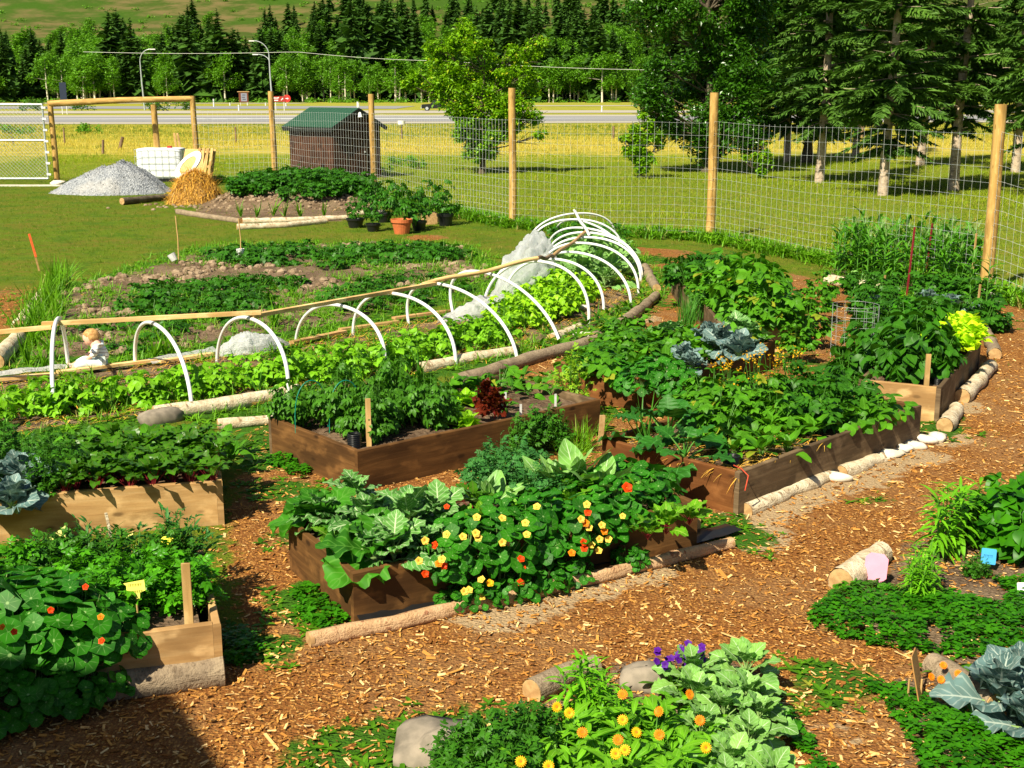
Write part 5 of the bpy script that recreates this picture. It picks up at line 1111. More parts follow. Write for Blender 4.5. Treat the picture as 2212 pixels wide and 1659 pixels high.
# flowers
def one_flower(kind, pos, s, label=None, parent=None, yaw=0., tilt=.9, name='flower'):
    R = facing(yaw, tilt); mb = MB()
    if kind in ('yellow', 'orange', 'redorange', 'paleyellow'):
        flower_head(mb, np.zeros(3), R, s, 5, 0, 1, .5, .55, .45, 2, .1); mats = [M['petal_'+kind], M['petal_orange' if kind != 'orange' else 'petal_redorange']]
    else:
        flower_head(mb, np.zeros(3), R, s, 16, 0, 1, .5, .16, .2, 2, .2); mats = [M['petal_yellow'] if kind == 'cal' else M['petal_orange'], M['eye']]
    o = mb.build(name, mats, parent, pos); return o
def attach(flist, plants, zf, s, zmin=.1):
    for px, py, kind in flist:
        p = G(px, py, zf) if not isinstance(zf, tuple) else None
        if p is None:
            a, b = zf; p = on_plane(px, py, a, b)
            if p[2] > .62: p = G(px, py, .62)
        q = min(plants, key=lambda o: (o.location.x-p[0])**2+(o.location.y-p[1])**2)
        pos = (Matrix.Rotation(-q.rotation_euler.z, 3, 'Z')@(Vector(p)-q.location))/q.scale[0]
        o = one_flower(kind, pos, s/q.scale[0], None, q, yaw=-q.rotation_euler.z+rng.normal(0, .3), tilt=rng.uniform(.7, 1.2))
bpy.context.view_layer.update()
A, B = [np.array(c) for c in BED['front'][:2]]; e = (B-A)/np.linalg.norm(B-A); nn = np.array([e[1], -e[0]])
FP = (A+nn*.20, B+nn*.20)
fl = [(918, 1168, 'paleyellow'), (940, 1178, 'redorange'), (905, 1212, 'paleyellow'), (955, 1208, 'paleyellow'), (948, 1218, 'orange'), (958, 1222, 'redorange'), (918, 1240, 'redorange'), (965, 1155, 'paleyellow'), (1030, 1118, 'paleyellow'), (1028, 1152, 'paleyellow'), (1033, 1162, 'paleyellow'), (1085, 1172, 'paleyellow'), (1000, 1160, 'paleyellow'), (1013, 1275, 'paleyellow'), (1003, 1278, 'paleyellow'), (1040, 1290, 'paleyellow'), (1040, 1252, 'paleyellow'),
      (1125, 1208, 'redorange'), (1130, 1228, 'redorange'), (1125, 1258, 'redorange'), (1135, 1130, 'paleyellow'), (1138, 1155, 'paleyellow'), (1160, 1095, 'paleyellow'), (1268, 1090, 'paleyellow'), (1270, 1107, 'redorange'), (1255, 1122, 'paleyellow'), (1265, 1130, 'orange'), (1272, 1140, 'paleyellow'), (1300, 1135, 'paleyellow'), (1305, 1148, 'orange'), (1260, 1172, 'redorange'), (1262, 1185, 'redorange'), (1278, 1178, 'paleyellow'), (1295, 1165, 'paleyellow'), (1315, 1165, 'paleyellow'), (1293, 1190, 'paleyellow'), (1085, 1120, 'paleyellow'), (1058, 1260, 'yellow'), (1235, 1195, 'orange')]
attach([f for f in fl], NAST+NAST2, FP, .052)
attach([(1354, 1054, 'redorange')], NAST2, .68, .075); attach([(965, 1095, 'redorange'), (1345, 1115, 'paleyellow')], NAST, .62, .04)
hb = [o for o in bpy.data.objects if o.get('group') in ('nasturtiums in the herb bed',)]
attach([(185, 1268, 'redorange'), (218, 1333, 'orange'), (5, 1355, 'orange'), (30, 1365, 'redorange'), (220, 1385, 'redorange'), (110, 1318, 'redorange')], hb, .66, .035)
cal = [o for o in bpy.data.objects if o.get('group') == 'calendulas']
attach([(1203, 1527, 'cal'), (1230, 1540, 'cal'), (1345, 1555, 'cal'), (1423, 1537, 'calo'), (1375, 1582, 'cal'), (1424, 1587, 'calo'), (1258, 1582, 'calo'), (1125, 1645, 'cal'), (1330, 1628, 'cal'), (1350, 1620, 'cal'), (1512, 1556, 'calo'), (1335, 1598, 'calo'), (1185, 1655, 'cal'), (1345, 1500, 'calo'), (1490, 1500, 'calo'), (1525, 1615, 'cal')], cal, .27, .052)
o = plant('weedp', *G(2040, 1462)[:2], None, 1.3, 'marigold with orange flowers beside the leaning wooden sign', v=0); bpy.context.view_layer.update()
attach([(2038, 1437, 'calo'), (2033, 1468, 'calo'), (2070, 1455, 'calo'), (2012, 1462, 'calo')], [o], .13, .045)
pet = [plant('weedp', *G(px, py, .1)[:2], None, 1.2, 'purple-flowering petunia behind the pale broccoli, '+lb) for px, py, lb in ((1445, 1455, 'left one'), (1485, 1450, 'right one'))]; bpy.context.view_layer.update()
for q in pet:
    for i in range(12):
        p = q.location+Vector((random.uniform(-.09, .09), random.uniform(-.05, .05), random.uniform(.14, .24)))
        pos = (Matrix.Rotation(-q.rotation_euler.z, 3, 'Z')@(p-q.location))/q.scale[0]; mb = MB(); flower_head(mb, np.zeros(3), facing(-q.rotation_euler.z+random.uniform(-.6, .6), random.uniform(.3, 1.2)), .036, 5, 0, 1, .5, .5, .4, 1, .1); mb.build('flower', [M['petal_purple'], M['petal_purple']], q, pos)
# ---------------------------------------------------------------- fence, gate
def post(px, py, top, r, label, sink=.1, name='fence_post', r2=None):
    b = G(px, py); h = height_at(b, top) if top else 3.; n = 14; z = np.linspace(-sink, h, n); rr = np.linspace(r, r*.92, n)[:, None]*(1+.03*(rng.random((n, 14))-.5))
    mb = MB(); mb.tube(np.c_[.012*np.sin(z*1.7), .012*np.cos(z*1.3), z], rr, 14, cap=True); o = mb.build(name, M['fencewood'], None, b); tag(o, label, 'fence post'); return o, h
POSTS = [(123, 393, 218, 'round wooden gate post left of the gravel pile'), (427, 394, 207, 'round wooden post at the right end of the gate beam'), (594, 397, 197, 'round wooden fence post left of the brown shed'), (808, 430, 203, 'round wooden fence post in front of the shed gable'),
         (1107, 490, 190, 'round wooden fence post behind the plastic heap'), (1533, 520, 200, 'round wooden fence post beside the dark poplar'), (2128, 635, 225, 'thick wooden corner post wrapped by corn leaves')]
PH = []
for px, py, tp, lb in POSTS: PH.append(post(px, py, tp, .095 if px > 1200 else .1 if px < 700 else .09, lb))
post(343, 390, 226, .11, 'shorter round post under the middle of the gate beam')
post(2330, 690, 250, .09, 'round wooden fence post beyond the right picture edge')
a = G(115, 393); b = G(427, 394); a[2] = height_at(a, 224); b[2] = height_at(b, 213)
mb = MB(); mb.tube([[.1, 0, 0], (b-a)*.5+[0, 0, .03], b-a], [.11, .1, .09], 12); tag(mb.build('gate_beam', M['fencewood'], None, a+[0, -.02, 0]), 'long round beam across the gateway', 'beam')
c = G(60, 402); mb = MB(); mb.beam((-9, 0, 0), (1.2, 0, 0), .25, .08); tag(mb.build('threshold_slab', M['whiterock'], None, c), 'pale threshold strip under the chain-link gate', 'threshold')
def gate(x0px, x1px, basepy, label):
    a = G(x0px, basepy); b = G(x1px, basepy); d = b-a; L = np.linalg.norm(d); e = d/L; o = root('metal_gate', b, label, 'gate')
    z = [height_at(b, 386), height_at(b, 303), height_at(b, 226)]
    def pt(s, zz): return -e*s*1.0+np.array([0, 0, zz])
    mb = MB()
    for zz in z: mb.tube([pt(0, zz), pt(L, zz)], .035, 8)
    for s in (0, L): mb.tube([pt(s, z[0]), pt(s, z[2])], .035, 8)
    mb.build('frame', M['metal'], o)
    ms = MB(); sp = .13; H = z[2]-z[0]; k = int((L+H)/sp)
    for sg in (1, -1):
        for i in range(-int(H/sp)-1, int(L/sp)+1):
            s0, s1 = i*sp, i*sp+H; z0, z1 = z[0], z[2]
            if s0 < 0: z0 = z[0]-s0; s0 = 0
            if s1 > L: z1 = z[0]+(L-i*sp); s1 = L
            if z1 > z0:
                p, q = pt(s0, z0), pt(s1, z1)
                if sg < 0: p, q = pt(L-s0, z0), pt(L-s1, z1)
                ms.tube([p, q], .0045, 3, cap=False, smooth=False)
    ms.build('chain_link_mesh', M['galv'], o)
    h = MB()
    for zz in np.linspace(z[0]+.15, z[2]-.1, 7): h.box((.05, -.03, zz), (.14, .06, .07))
    h.build('hinge', M['white'], o)
gate(-260, 105, 394, 'chain-link gate in a galvanised pipe frame')
def netting(p0, p1, label, h=2.42):
    a = G(*p0); b = G(*p1); d = b-a; L = np.linalg.norm(d); n = int(L/.17); mb = MB(); s = np.linspace(0, 1, n+1); zs = np.r_[.05, .17, .29, .42, .56, .71, .88, 1.07, 1.27, 1.48, 1.7, 1.93, 2.17, h]
    r = .0021 if a[1] < 31 else .0027
    for i, t in enumerate(s): mb.tube([d*t+[0, 0, 0], d*t+[0, 0, h]], r, 3, cap=False, smooth=False)
    for zz in zs:
        t = np.linspace(0, 1, 12)[:, None]; P = d*t; P[:, 2] = zz+.02*np.sin(t[:, 0]*9+zz)-.03*np.sin(t[:, 0]*pi); mb.tube(P, r, 3, cap=False, smooth=False)
    T, Z_ = np.meshgrid(s, zs); T, Z_ = T.ravel(), Z_.ravel(); K = d[None]*T[:, None]; K[:, 2] = Z_+.02*np.sin(T*9+Z_)-.03*np.sin(T*pi)
    c = np.array([[1, 0, 0], [0, 1, 0], [-1, 0, 0], [0, -1, 0], [0, 0, 1], [0, 0, -1.]])*r*3.2; F = np.array([[0, 1, 4], [1, 2, 4], [2, 3, 4], [3, 0, 4], [1, 0, 5], [2, 1, 5], [3, 2, 5], [0, 3, 5]])
    mb.inst((c, [F], np.zeros((6, 3))), K, np.eye(3)[None])
    o = mb.build('wire_netting', M['galv'], None, a+[0, -.11, 0]); tag(o, label, 'fence netting')
NL = ['wire netting between the gateway and the post left of the shed', 'wire netting in front of the brown shed', 'wire netting in front of the bright maple', 'wire netting behind the far white hoops', 'wire netting behind the corn patch', 'wire netting right of the thick corner post']
FP2 = [(427, 394), (594, 397), (808, 430), (1107, 490), (1533, 520), (2128, 635), (2330, 690)]
for i in range(6): netting(FP2[i], FP2[i+1], NL[i])
netting((123, 393), (427, 394), 'wire netting under the gateway beam', 1.0) if False else None

# ---------------------------------------------------------------- shed
C0 = G(722, 390); al = R_(43); ax = np.array([-math.cos(al), math.sin(al), 0]); bx = np.array([math.sin(al), math.cos(al), 0]); LW, LG = 2.45, 2.15; EV, RG = 1.86, 2.42
o = root('garden_shed', C0, 'dark brown wooden shed with a green roof behind the fence', 'shed')
def wall(p, u, L, h, label, gable=False):
    nrm = np.cross(u, [0, 0, 1]); mb = MB(); nb = int(L/.14)
    for i in range(nb):
        s0, s1 = L*i/nb+.003, L*(i+1)/nb-.003; hh = [h, h]
        if gable: hh = [EV+(RG-EV)*(1-abs(2*s/L-1))-.03 for s in (s0, s1)]
        t = .02+.004*(i % 2); V = []
        for s, z in ((s0, 0), (s1, 0), (s1, hh[1]), (s0, hh[0])): V.append(p+u*s+[0, 0, z]); 
        V = np.array(V); V = np.r_[V+nrm*t, V-nrm*.02]
        if gable and s0 < L/2 < s1: V = V
        r = random.random(); Lu = np.array([[v[2], 0, r] for v in V]); mb.add(V, [(0, 1, 2, 3), (7, 6, 5, 4), (0, 4, 5, 1), (1, 5, 6, 2), (2, 6, 7, 3), (3, 7, 4, 0)], Lu)
    mb.build('wall', M['shedwall'], o)
z3 = np.zeros(3); wall(z3, -ax*-1, LW, EV, 'side'); wall(bx*LG, -bx, LG, EV, 'g', True); wall(ax*LW+bx*LG, -ax, LW, EV, 's'); wall(ax*LW, bx, LG, EV, 'g2', True)
g = NG('green_shingles', .85, .15); cs = g.coord(); n = g.noise(cs, 14., 3.); M['shingle'] = g.done(g.mix(n, (.012, .055, .034), (.035, .10, .06)))
def rp(s, q, lift=0.):   # s along length, q across -1..1
    return ax*(s)+bx*(LG/2+q*(LG/2+.16))+np.array([0, 0, RG+.05-abs(q)*(RG-EV)*(LG/2+.16)/(LG/2)+lift])
for sg in (-1, 1):
    mb = MB(); rows = 9
    for k in range(rows):
        q0, q1 = sg*(k/rows), sg*((k+1.15)/rows if k < rows-1 else 1.)
        nt_ = 14
        for j in range(nt_):
            s0 = -.17+(LW+.34)*j/nt_; s1 = -.17+(LW+.34)*(j+1)/nt_-.008; V = np.array([rp(s0, q0, .012), rp(s1, q0, .012), rp(s1, q1, .024), rp(s0, q1, .024), rp(s0, q0, -.01), rp(s1, q0, -.01), rp(s1, q1, -.01), rp(s0, q1, -.01)])
            mb.add(V, [(0, 1, 2, 3), (7, 6, 5, 4), (0, 4, 5, 1), (1, 5, 6, 2), (2, 6, 7, 3), (3, 7, 4, 0)])
    mb.build('roof', M['shingle'], o)
for s in (-.18, LW+.18):
    mb = MB(); mb.beam(rp(s, -1.02, -.07), rp(s, 0, -.07), .03, .13); mb.beam(rp(s, 0, -.07), rp(s, 1.02, -.07), .03, .13); mb.build('barge_board', M['blackplastic'], o)
mb = MB(); mb.beam(rp(-.18, -1.0, -.09), rp(LW+.18, -1., -.09), .03, .14); mb.build('fascia', M['blackplastic'], o)
dp = bx*.65+np.cross([0, 0, 1], bx)*0; gn = -ax
mb = MB(); mb.beam(bx*.55+gn*.05+[0, 0, .92], bx*1.45+gn*.05+[0, 0, .92], 1.72, .02, up=tuple(gn)); dr = mb.build('door', M['shedwall'], o)
mb = MB()
for q in (.55, 1.45): mb.beam(bx*q+gn*.062+[0, 0, .04], bx*q+gn*.062+[0, 0, 1.8], .03, .02, up=tuple(gn))
mb.build('door_frame', M['darktrunk'], dr); MB().box(bx*1.36+gn*.09+[0, 0, .95], (.05, .05, .05)).build('handle', M['metal'], dr)
mb = MB(); mb.tube([bx*LG/2+gn*.06+[0, 0, 2.3], bx*LG/2+gn*.2+[0, 0, 2.3], bx*LG/2+gn*.22+[0, 0, 2.16]], [.04, .05, .09], 10); mb.build('lamp', M['white'], o)
mb = MB(); mb.box(rp(-.1, 0, .12), (.06, .06, .2)); mb.build('roof_vent', M['white'], o)
mb = MB(); mb.prism([p[:2] for p in (ax*LW+bx*LG+ax*.2+bx*.2, -ax*.2+bx*(LG+.2), -ax*.2-bx*.2, ax*(LW+.2)-bx*.2)], -.02, .03); mb.build('base_slab', M['rock'], o)
# water tank, boards, pallet
c = G(352, 391); o = root('water_tank', c, 'white plastic water tank in a metal cage behind the gravel pile', 'water tank', rz=.05); W_, H_ = 1.55, 1.02
mb = MB(); n = 6; a = np.linspace(0, 2*pi, 33)[:-1]; prof = []
for z, s in ((.12, .96), (.16, 1.), (1.06, 1.), (1.12, .97), (1.14, .8)):
    sq = np.sign(np.cos(a))*np.abs(np.cos(a))**.25*W_/2*s; sw = np.sign(np.sin(a))*np.abs(np.sin(a))**.25*.5*s; prof.append(np.c_[sq, sw, 0*a+z])
V = np.concatenate(prof); i = np.arange(4)[:, None]*32; j = np.arange(32)[None]; mb.add(V, np.stack([i+j, i+(j+1) % 32, i+32+(j+1) % 32, i+32+j], -1).reshape(-1, 4)); mb.add(prof[-1], [tuple(range(32))])
mb.build('tank', flat('tank_plastic', (.85, .88, .90), .4), o)
mb = MB()
for x in np.linspace(-W_/2-.02, W_/2+.02, 8): mb.tube([[x, -.53, .1], [x, -.53, 1.1]], .006, 5)
for z in (.2, .42, .64, .86, 1.1): mb.tube([[-W_/2-.02, -.53, z], [W_/2+.02, -.53, z], [W_/2+.02, .53, z], [-W_/2-.02, .53, z], [-W_/2-.02, -.53, z]], .007, 5)
mb.build('cage', M['metal'], o)
mb = MB(); mb.box((0, 0, .05), (W_, 1.0, .1)); mb.build('pallet', M['blackplastic'], o); MB().tube([[.3, 0, 1.12], [.3, 0, 1.2]], .09, 12).build('cap', flat('red_cap', (.6, .04, .03), .5), o)
def panel(px, py, w, h, yaw, tilt, label, mat, name='board_panel', th=.03, shape=None, z=None):
    c = G(px, py); R = facing(yaw, tilt); mb = MB(); V0 = shape or [(-w/2, 0), (w/2, 0), (w/2, h), (-w/2, h)]; mb.prism(V0, -th/2, th/2); mb.V[0] = mb.V[0]@R.T
    return tag(mb.build(name, M[mat], None, c), label, 'board')
panel(412, 398, .95, 1.25, -.35, 1.15, 'chipboard sheet leaning on the white water tank', 'osb', 'chipboard_sheet')
a = np.linspace(0, 2*pi, 33)[:-1]
c = G(395, 402); o = root('round_lid', c+[-.1, -.25, .28], 'round white lid leaning on the boards behind the straw', 'lid'); R = facing(-.45, .95)@np.array(Matrix.Rotation(-.5, 3, 'Z'))
r1, r2 = .58, .36; V = np.concatenate([np.c_[r*.62*np.cos(a), r*np.sin(a)+.55, 0*a+z] for r, z in ((r1, .0), (r1, .05), (r2, .05), (r2, .03))]); i = np.arange(3)[:, None]*32; j = np.arange(32)[None]
mb = MB(); mb.add(V@R.T, np.stack([i+j, i+(j+1) % 32, i+32+(j+1) % 32, i+32+j], -1).reshape(-1, 4)); mb.build('rim', M['white'], o)
mb = MB(); mb.add(V[96:]@R.T, [tuple(range(32))]); mb.build('centre', M['osb'], o)
c = G(437, 398); o = root('wooden_pallet', c, 'wooden pallet standing on edge behind the straw pile', 'pallet'); R = facing(-.5, 1.3)
mb = MB()
for k in range(4): mb.box(R@np.array([-.27+k*.18, .6, .05]), (.1, 1.25, .02), R)
for k in range(3): mb.box(R@np.array([0, .1+k*.5, -.02]), (.64, .08, .1), R)
for k in range(3): mb.box(R@np.array([-.27+k*.27, .6, -.09]), (.1, 1.25, .02), R)
mb.build('slats', M['stake'], o)
for px, py, dx, lb in ((391, 385, -.15, 'thin pale lath behind the water tank, left one'), (402, 385, -.22, 'thin pale lath behind the water tank, right one')):
    c = G(px, py); tag(MB().beam((0, 0, 0), (dx, 0, 1.6), .08, .03, up=(0, 1, 0)).build('lath', M['stake'], None, c), lb, 'lath')

# gravel and straw piles
def pile(px, py, rx, ry, h, mat, label, name, seed, off=(0, 0), rz=0., sub=None, peak=1.):
    c = G(px, py); n, k = 40, 72; r = np.linspace(0, 1, n); a = np.linspace(0, 2*pi, k, endpoint=False); Rr, A = np.meshgrid(r, a, indexing='ij')
    edge = 1+.16*(fbm(np.cos(A)*2+5, np.sin(A)*2+5, 1, 3, seed)-.5)*2; x = rx*Rr*np.cos(A)*edge+off[0]*(1-Rr); y = ry*Rr*np.sin(A)*edge+off[1]*(1-Rr)
    z = h*(1-Rr**peak)**1.1*(1+.18*(fbm(x, y, 2.2, 4, seed+3)-.5))+.05*(fbm(x, y, 9, 3, seed+5)-.5)*(1-Rr**6)-.04*Rr
    i = np.arange(n-1)[:, None]*k; j = np.arange(k)[None]; mb = MB(); mb.add(np.stack([x, y, z], -1).reshape(-1, 3), np.stack([i+j, i+k+j, i+k+(j+1) % k, i+(j+1) % k], -1).reshape(-1, 4), None, 0, True)
    o = root(name, (c[0], c[1], 0), label, 'pile', rz=rz); b = mb.build('heap', M[mat], o); return o, (x, y, z)
GP, (x, y, z) = pile(236, 416, 1.95, 1.3, .92, 'gravel', 'heap of grey crushed gravel beside the gateway', 'gravel_pile', 4, off=(.45, .1), peak=1.65)
k = rng.integers(0, x.size, 1800); P = np.stack([x.ravel()[k], y.ravel()[k], z.ravel()[k]], -1)+rng.normal(0, .02, (1800, 3)); tet = (np.array([[1, 0, 0], [-.5, .9, 0], [-.6, -.8, .1], [0, 0, 1.]]), [np.array([[0, 1, 3], [1, 2, 3], [2, 0, 3], [0, 2, 1]])], np.zeros((4, 3)))
mb = MB(); mb.inst(tet, P, rots(rng.random(1800)*6, rng.random(1800)*6, 0), rng.uniform(.012, .03, 1800)); mb.build('stones', M['gravel'], GP); tag(GP.children[-1], kind='stuff')
SP, (x, y, z) = pile(423, 440, .80, .62, .84, 'straw_dark', 'rounded pile of golden straw in front of the pallet', 'straw_pile', 9, peak=2.8)
k = rng.integers(0, x.size, 7000); P = np.stack([x.ravel()[k], y.ravel()[k], z.ravel()[k]], -1)+rng.normal(0, .035, (7000, 3)); P[:, 2] = np.maximum(P[:, 2], .01)
ST = blade(1., .05, 3, 1, .3, .1, .8)
mb = MB(); mb.inst(ST, P, rots(rng.random(7000)*6.28, rng.normal(-.1, .6, 7000), 0), rng.uniform(.14, .36, 7000)); tag(mb.build('straws', M['straw'], SP), kind='stuff')

# ---------------------------------------------------------------- field posts, bollards, signs, lamps along the road
def simple_post(px, base, top, wd, mat, label, lean=0., name='field_post', cap=None, cat='post'):
    b = G(px, base); h = height_at(b, top); w_ = wd*(b[1])/FPX; mb = MB(); mb.tube([[0, 0, -.1], [lean*h*.5, 0, h*.5], [lean*h, 0, h]], [w_/2, w_/2*.95, w_/2*.9], 8)
    o = root(name, b, label, cat) if cap else None; s = mb.build('post' if cap else name, M[mat], o, None if o else b)
    if cap: MB().tube([[0, -.02, h-.02], [0, -.02, h+.22]], .25, 12).build('disc', M['white'], o)
    else: tag(s, label, cat)
simple_post(222, 333, 302, 6, 'oldstake', 'short dark leaning post in the dry meadow', .1)
simple_post(258, 322, 296, 8, 'oldstake', 'pale angled brace post in the dry meadow', .35)
simple_post(140, 312, 276, 4, 'oldstake', 'thin grey post in the meadow under the gate beam')
simple_post(28, 312, 296, 4, 'oldstake', 'thin grey post seen through the chain-link gate')
simple_post(510, 310, 274, 4, 'oldstake', 'thin grey meadow post right of the gate beam')
simple_post(868, 300, 268, 4, 'oldstake', 'meadow post with a white reflector disc', cap=True)
simple_post(1020-10, 300, 270, 4, 'oldstake', 'thin meadow post beside the bright maple')
simple_post(1325, 300, 272, 5, 'oldstake', 'thin pale meadow post left of the shrub')
simple_post(1862, 298, 268, 7, 'oldstake', 'grey wooden meadow post between the spruce trunks')
simple_post(1602+260, 299, 270, 4, 'oldstake', 'thin meadow post behind the spruces') if False else None
def bollard(px, base, top, label):
    b = G(px, base); h = max(.7, height_at(b, top)); w_ = 5*b[1]/FPX/2; o = root('road_bollard', b, label, 'bollard')
    MB().tube([[0, 0, -.05], [0, 0, h*.96]], w_*.6, 8).build('post', M['white'], o); MB().tube([[0, 0, h*.6], [0, 0, h*.72]], w_*.64, 8).build('band', M['metal'], o)
for px, ba, to, lb in ((462, 231, 213, 'white road bollard left of the brown notice board'), (497, 228, 222, 'small white bollard left of the side road'), (516, 240, 226, 'white bollard at the near edge of the side road'), (535, 227, 222, 'small white bollard under the brown notice board'), (574, 228, 222, 'small white bollard left of the lamp post'), (415, 238, 228, 'white bollard behind the gate beam'), (618, 230, 223, 'white bollard under the red arrow sign'), (1300, 242, 228, 'white road bollard right of the bright maple'), (1380, 250, 239, 'white road bollard behind the shrub'), (775, 231, 222, 'white bollard behind the shed roof')):
    bollard(px, ba, to, lb)
def lamp(px, base, top, arms, label):
    b = G(px, base); H = height_at(b, top); o = root('street_lamp', b, label, 'street lamp'); MB().tube([[0, 0, 0], [-.25, 0, H*.5], [-.3, 0, H*.8]], [.17, .12, .09], 8).build('pole', M['metal'], o)
    for sg, z0, L in arms:
        t = np.linspace(0, 1, 10)[:, None]; x = sg*L*(1-np.cos(t*pi/2)); z = H*.8*(z0)+ (H*.2*z0 if z0 == 1 else 1.2)*np.sin(t*pi/2); P = np.c_[x-.3, 0*t, z]
        ar = MB().tube(P, .07, 6); am = ar.build('arm', M['metal'], o); e = P[-1]; MB().box((e[0]+sg*.35, 0, e[2]-.03), (.9, .32, .16)).build('lamp_head', M['white'], am)
lamp(313, 238, 106, [(1, 1, 2.0)], 'street lamp with one arm curving right')
lamp(590, 240, 88, [(-1, 1, 2.4), (-1, .88, 1.9)], 'street lamp with two arms curving left')
def roadsign(px, base, top, bot, wpx, mat, label, legs=2, extra=None, yawd=0):
    b = G(px, base); z1 = height_at(b, top); z0 = height_at(b, bot); w_ = wpx*b[1]/FPX; o = root('road_sign', b, label, 'road sign')
    for i in range(legs):
        x = (i-(legs-1)/2)*w_*.7; MB().tube([[x, .08, 0], [x, .08, z1]], .06, 6).build('leg', M['white'], o)
    bd = MB().box((0, 0, (z0+z1)/2), (w_, .06, z1-z0)).build('sign_board', mat, o)
    return o, bd, w_, z0, z1
dark = flat('dark_sign_back', (.02, .03, .06), .5); brown = flat('brown_sign', (.16, .045, .02), .6)
roadsign(140, 247, 178, 217, 14, dark, 'tall dark sign on two white legs beside the road')
o, bd, w_, z0, z1 = roadsign(527, 228, 199, 221, 20, brown, 'brown wooden notice board with a pale top rail', 2)
MB().box((0, -.02, z1+.1), (w_*1.25, .3, .18)).build('top_rail', M['cutwood'], o); MB().box((.1, -.05, (z0+z1)/2), (w_*.62, .02, (z1-z0)*.8)).build('notice', flat('grey_notice', (.25, .26, .34), .5), bd)
mb = MB(); [mb.box((.15+random.uniform(-.2, .1), -.07, z0+(z1-z0)*q), (w_*.34, .01, .16)) for q in (.3, .5, .72)]; mb.build('notice_writing', dark, bd)
o, bd, w_, z0, z1 = roadsign(605, 240, 208, 220, 25, flat('red_brown_sign', (.36, .035, .02), .6), 'red-brown road sign with a white arrow beside the fence post')
zc = (z0+z1)/2; hh = (z1-z0); ar = MB(); W2 = w_
R = np.array(Matrix.Rotation(R_(40), 3, 'Y'))
def vp(poly, y, th=.01):   # upright flat shape
    m = MB(); m.prism(poly, 0, th); V = m.V[0].copy(); m.V[0] = np.c_[V[:, 0], y-V[:, 2], V[:, 1]]; return m
sh = hh*.3; ang = R_(45); ca, sa = math.cos(ang), math.sin(ang); pol = [(-1, -.22), (.2, -.22), (.2, -.55), (1, 0), (.2, .55), (.2, .22), (-1, .22)]
vp([(W2*.22+sh*(x*ca-y*sa), zc+sh*(x*sa+y*ca)) for x, y in pol], -.05).build('arrow', M['white'], bd)
vp([(-W2*.48, zc+hh*.1), (-W2*.1, zc+hh*.1), (-W2*.02, zc+hh*.3), (-W2*.12, zc+hh*.36), (-W2*.2, zc+hh*.25), (-W2*.48, zc+hh*.3)], -.05).build('lettering', M['white'], bd)
vp([(-W2*.45, zc-hh*.32), (-W2*.12, zc-hh*.32), (-W2*.12, zc-hh*.12), (-W2*.45, zc-hh*.12)], -.05).build('lettering', M['white'], bd)
a = np.linspace(0, 2*pi, 25)[:-1]; vp(list(zip(W2*.62+.62*np.cos(a), zc+hh*.1+.62*np.sin(a))), .02).build('red_disc', flat('red_sign', (.6, .04, .03), .5), o); vp([(W2*.62+.3*x, zc+hh*.1+.3*y) for x, y in pol], -.0).build('disc_arrow', M['white'], o)
# overhead cable
def cable(p, label):
    P = []
    for px, py, Yd in p: d = ray(px, py); P.append(np.array([0, 0, CAMH])+d*Yd/d[1])
    P = np.array(P); s = np.linspace(0, 1, len(P)); t = np.linspace(0, 1, 60); Q = np.stack([np.interp(t, s, P[:, i]) for i in range(3)], 1); Q[:, 2] -= .5*np.abs(np.sin(t*pi*(len(P)-1)))
    tag(MB().tube(Q-Q[0], .05, 5, cap=False).build('overhead_cable', M['white'], None, Q[0]), label, 'cable')
cable([(180, 112, 396), (640, 112, 396), (960, 132, 396), (1450, 152, 396), (1900, 160, 396)], 'pale overhead cable in front of the far trees')

# ---------------------------------------------------------------- vehicles
def extr(poly, y0, y1, inset=None):
    m = MB(); n = len(poly); V = [(x, y0, z) for x, z in poly]+[(x, y1, z) for x, z in poly]
    return m.add(V, [tuple(range(n)), tuple(range(n, 2*n))[::-1]]+[(i, i+n, (i+1) % n+n, (i+1) % n) for i in range(n)])
def vehicle(px, base, label, col, prof, glass, wheels, L, rz, cat, name, tr=.36):
    b = G(px, base); o = root(name, b, label, cat, rz=rz); paint = flat('paint_'+name+str(len(bpy.data.materials)), col, .25, .6); W = 1.85
    extr(prof, -W/2, W/2).build('body', paint, o); gl = flat('dark_glass', (.03, .04, .05), .1, .8)
    m = MB()
    for gp in glass: m.add(extr(gp, -W/2-.012, W/2+.012).V[0], [f for f in [tuple(range(len(gp))), tuple(range(len(gp), 2*len(gp)))[::-1]]])
    m.build('window', gl, o)
    for wx in wheels:
        for sg in (-1, 1):
            wd = MB().tube([[wx, sg*(W/2-.18), tr], [wx, sg*(W/2+.02), tr]], tr, 20).build('wheel', M['blackplastic'], o); MB().tube([[wx, sg*(W/2), tr], [wx, sg*(W/2+.03), tr]], tr*.62, 14).build('rim', M['metal'], wd)
    for sg in (-1, 1): MB().box((-L/2+.02, sg*.68, .85), (.1, .36, .2)).build('headlight', M['white'], o)
    for sg in (-1, 1): MB().box((L/2-.02, sg*.8, .9), (.06, .14, .3)).build('tail_light', flat('tail_red', (.4, .01, .01), .3), o)
    MB().box((-L/2-.03, 0, .5), (.16, W*.98, .22)).build('bumper', M['metal'], o); MB().box((L/2+.03, 0, .5), (.14, W*.98, .2)).build('bumper', M['metal'], o)
    return o
tr_prof = [(-2.85, .45), (-2.9, .95), (-2.75, 1.08), (-1.4, 1.17), (-.75, 1.78), (.95, 1.82), (1.15, 1.25), (2.85, 1.22), (2.9, .5), (2.35, .42), (1.3, .42), (-1.3, .40), (-2.3, .42)]
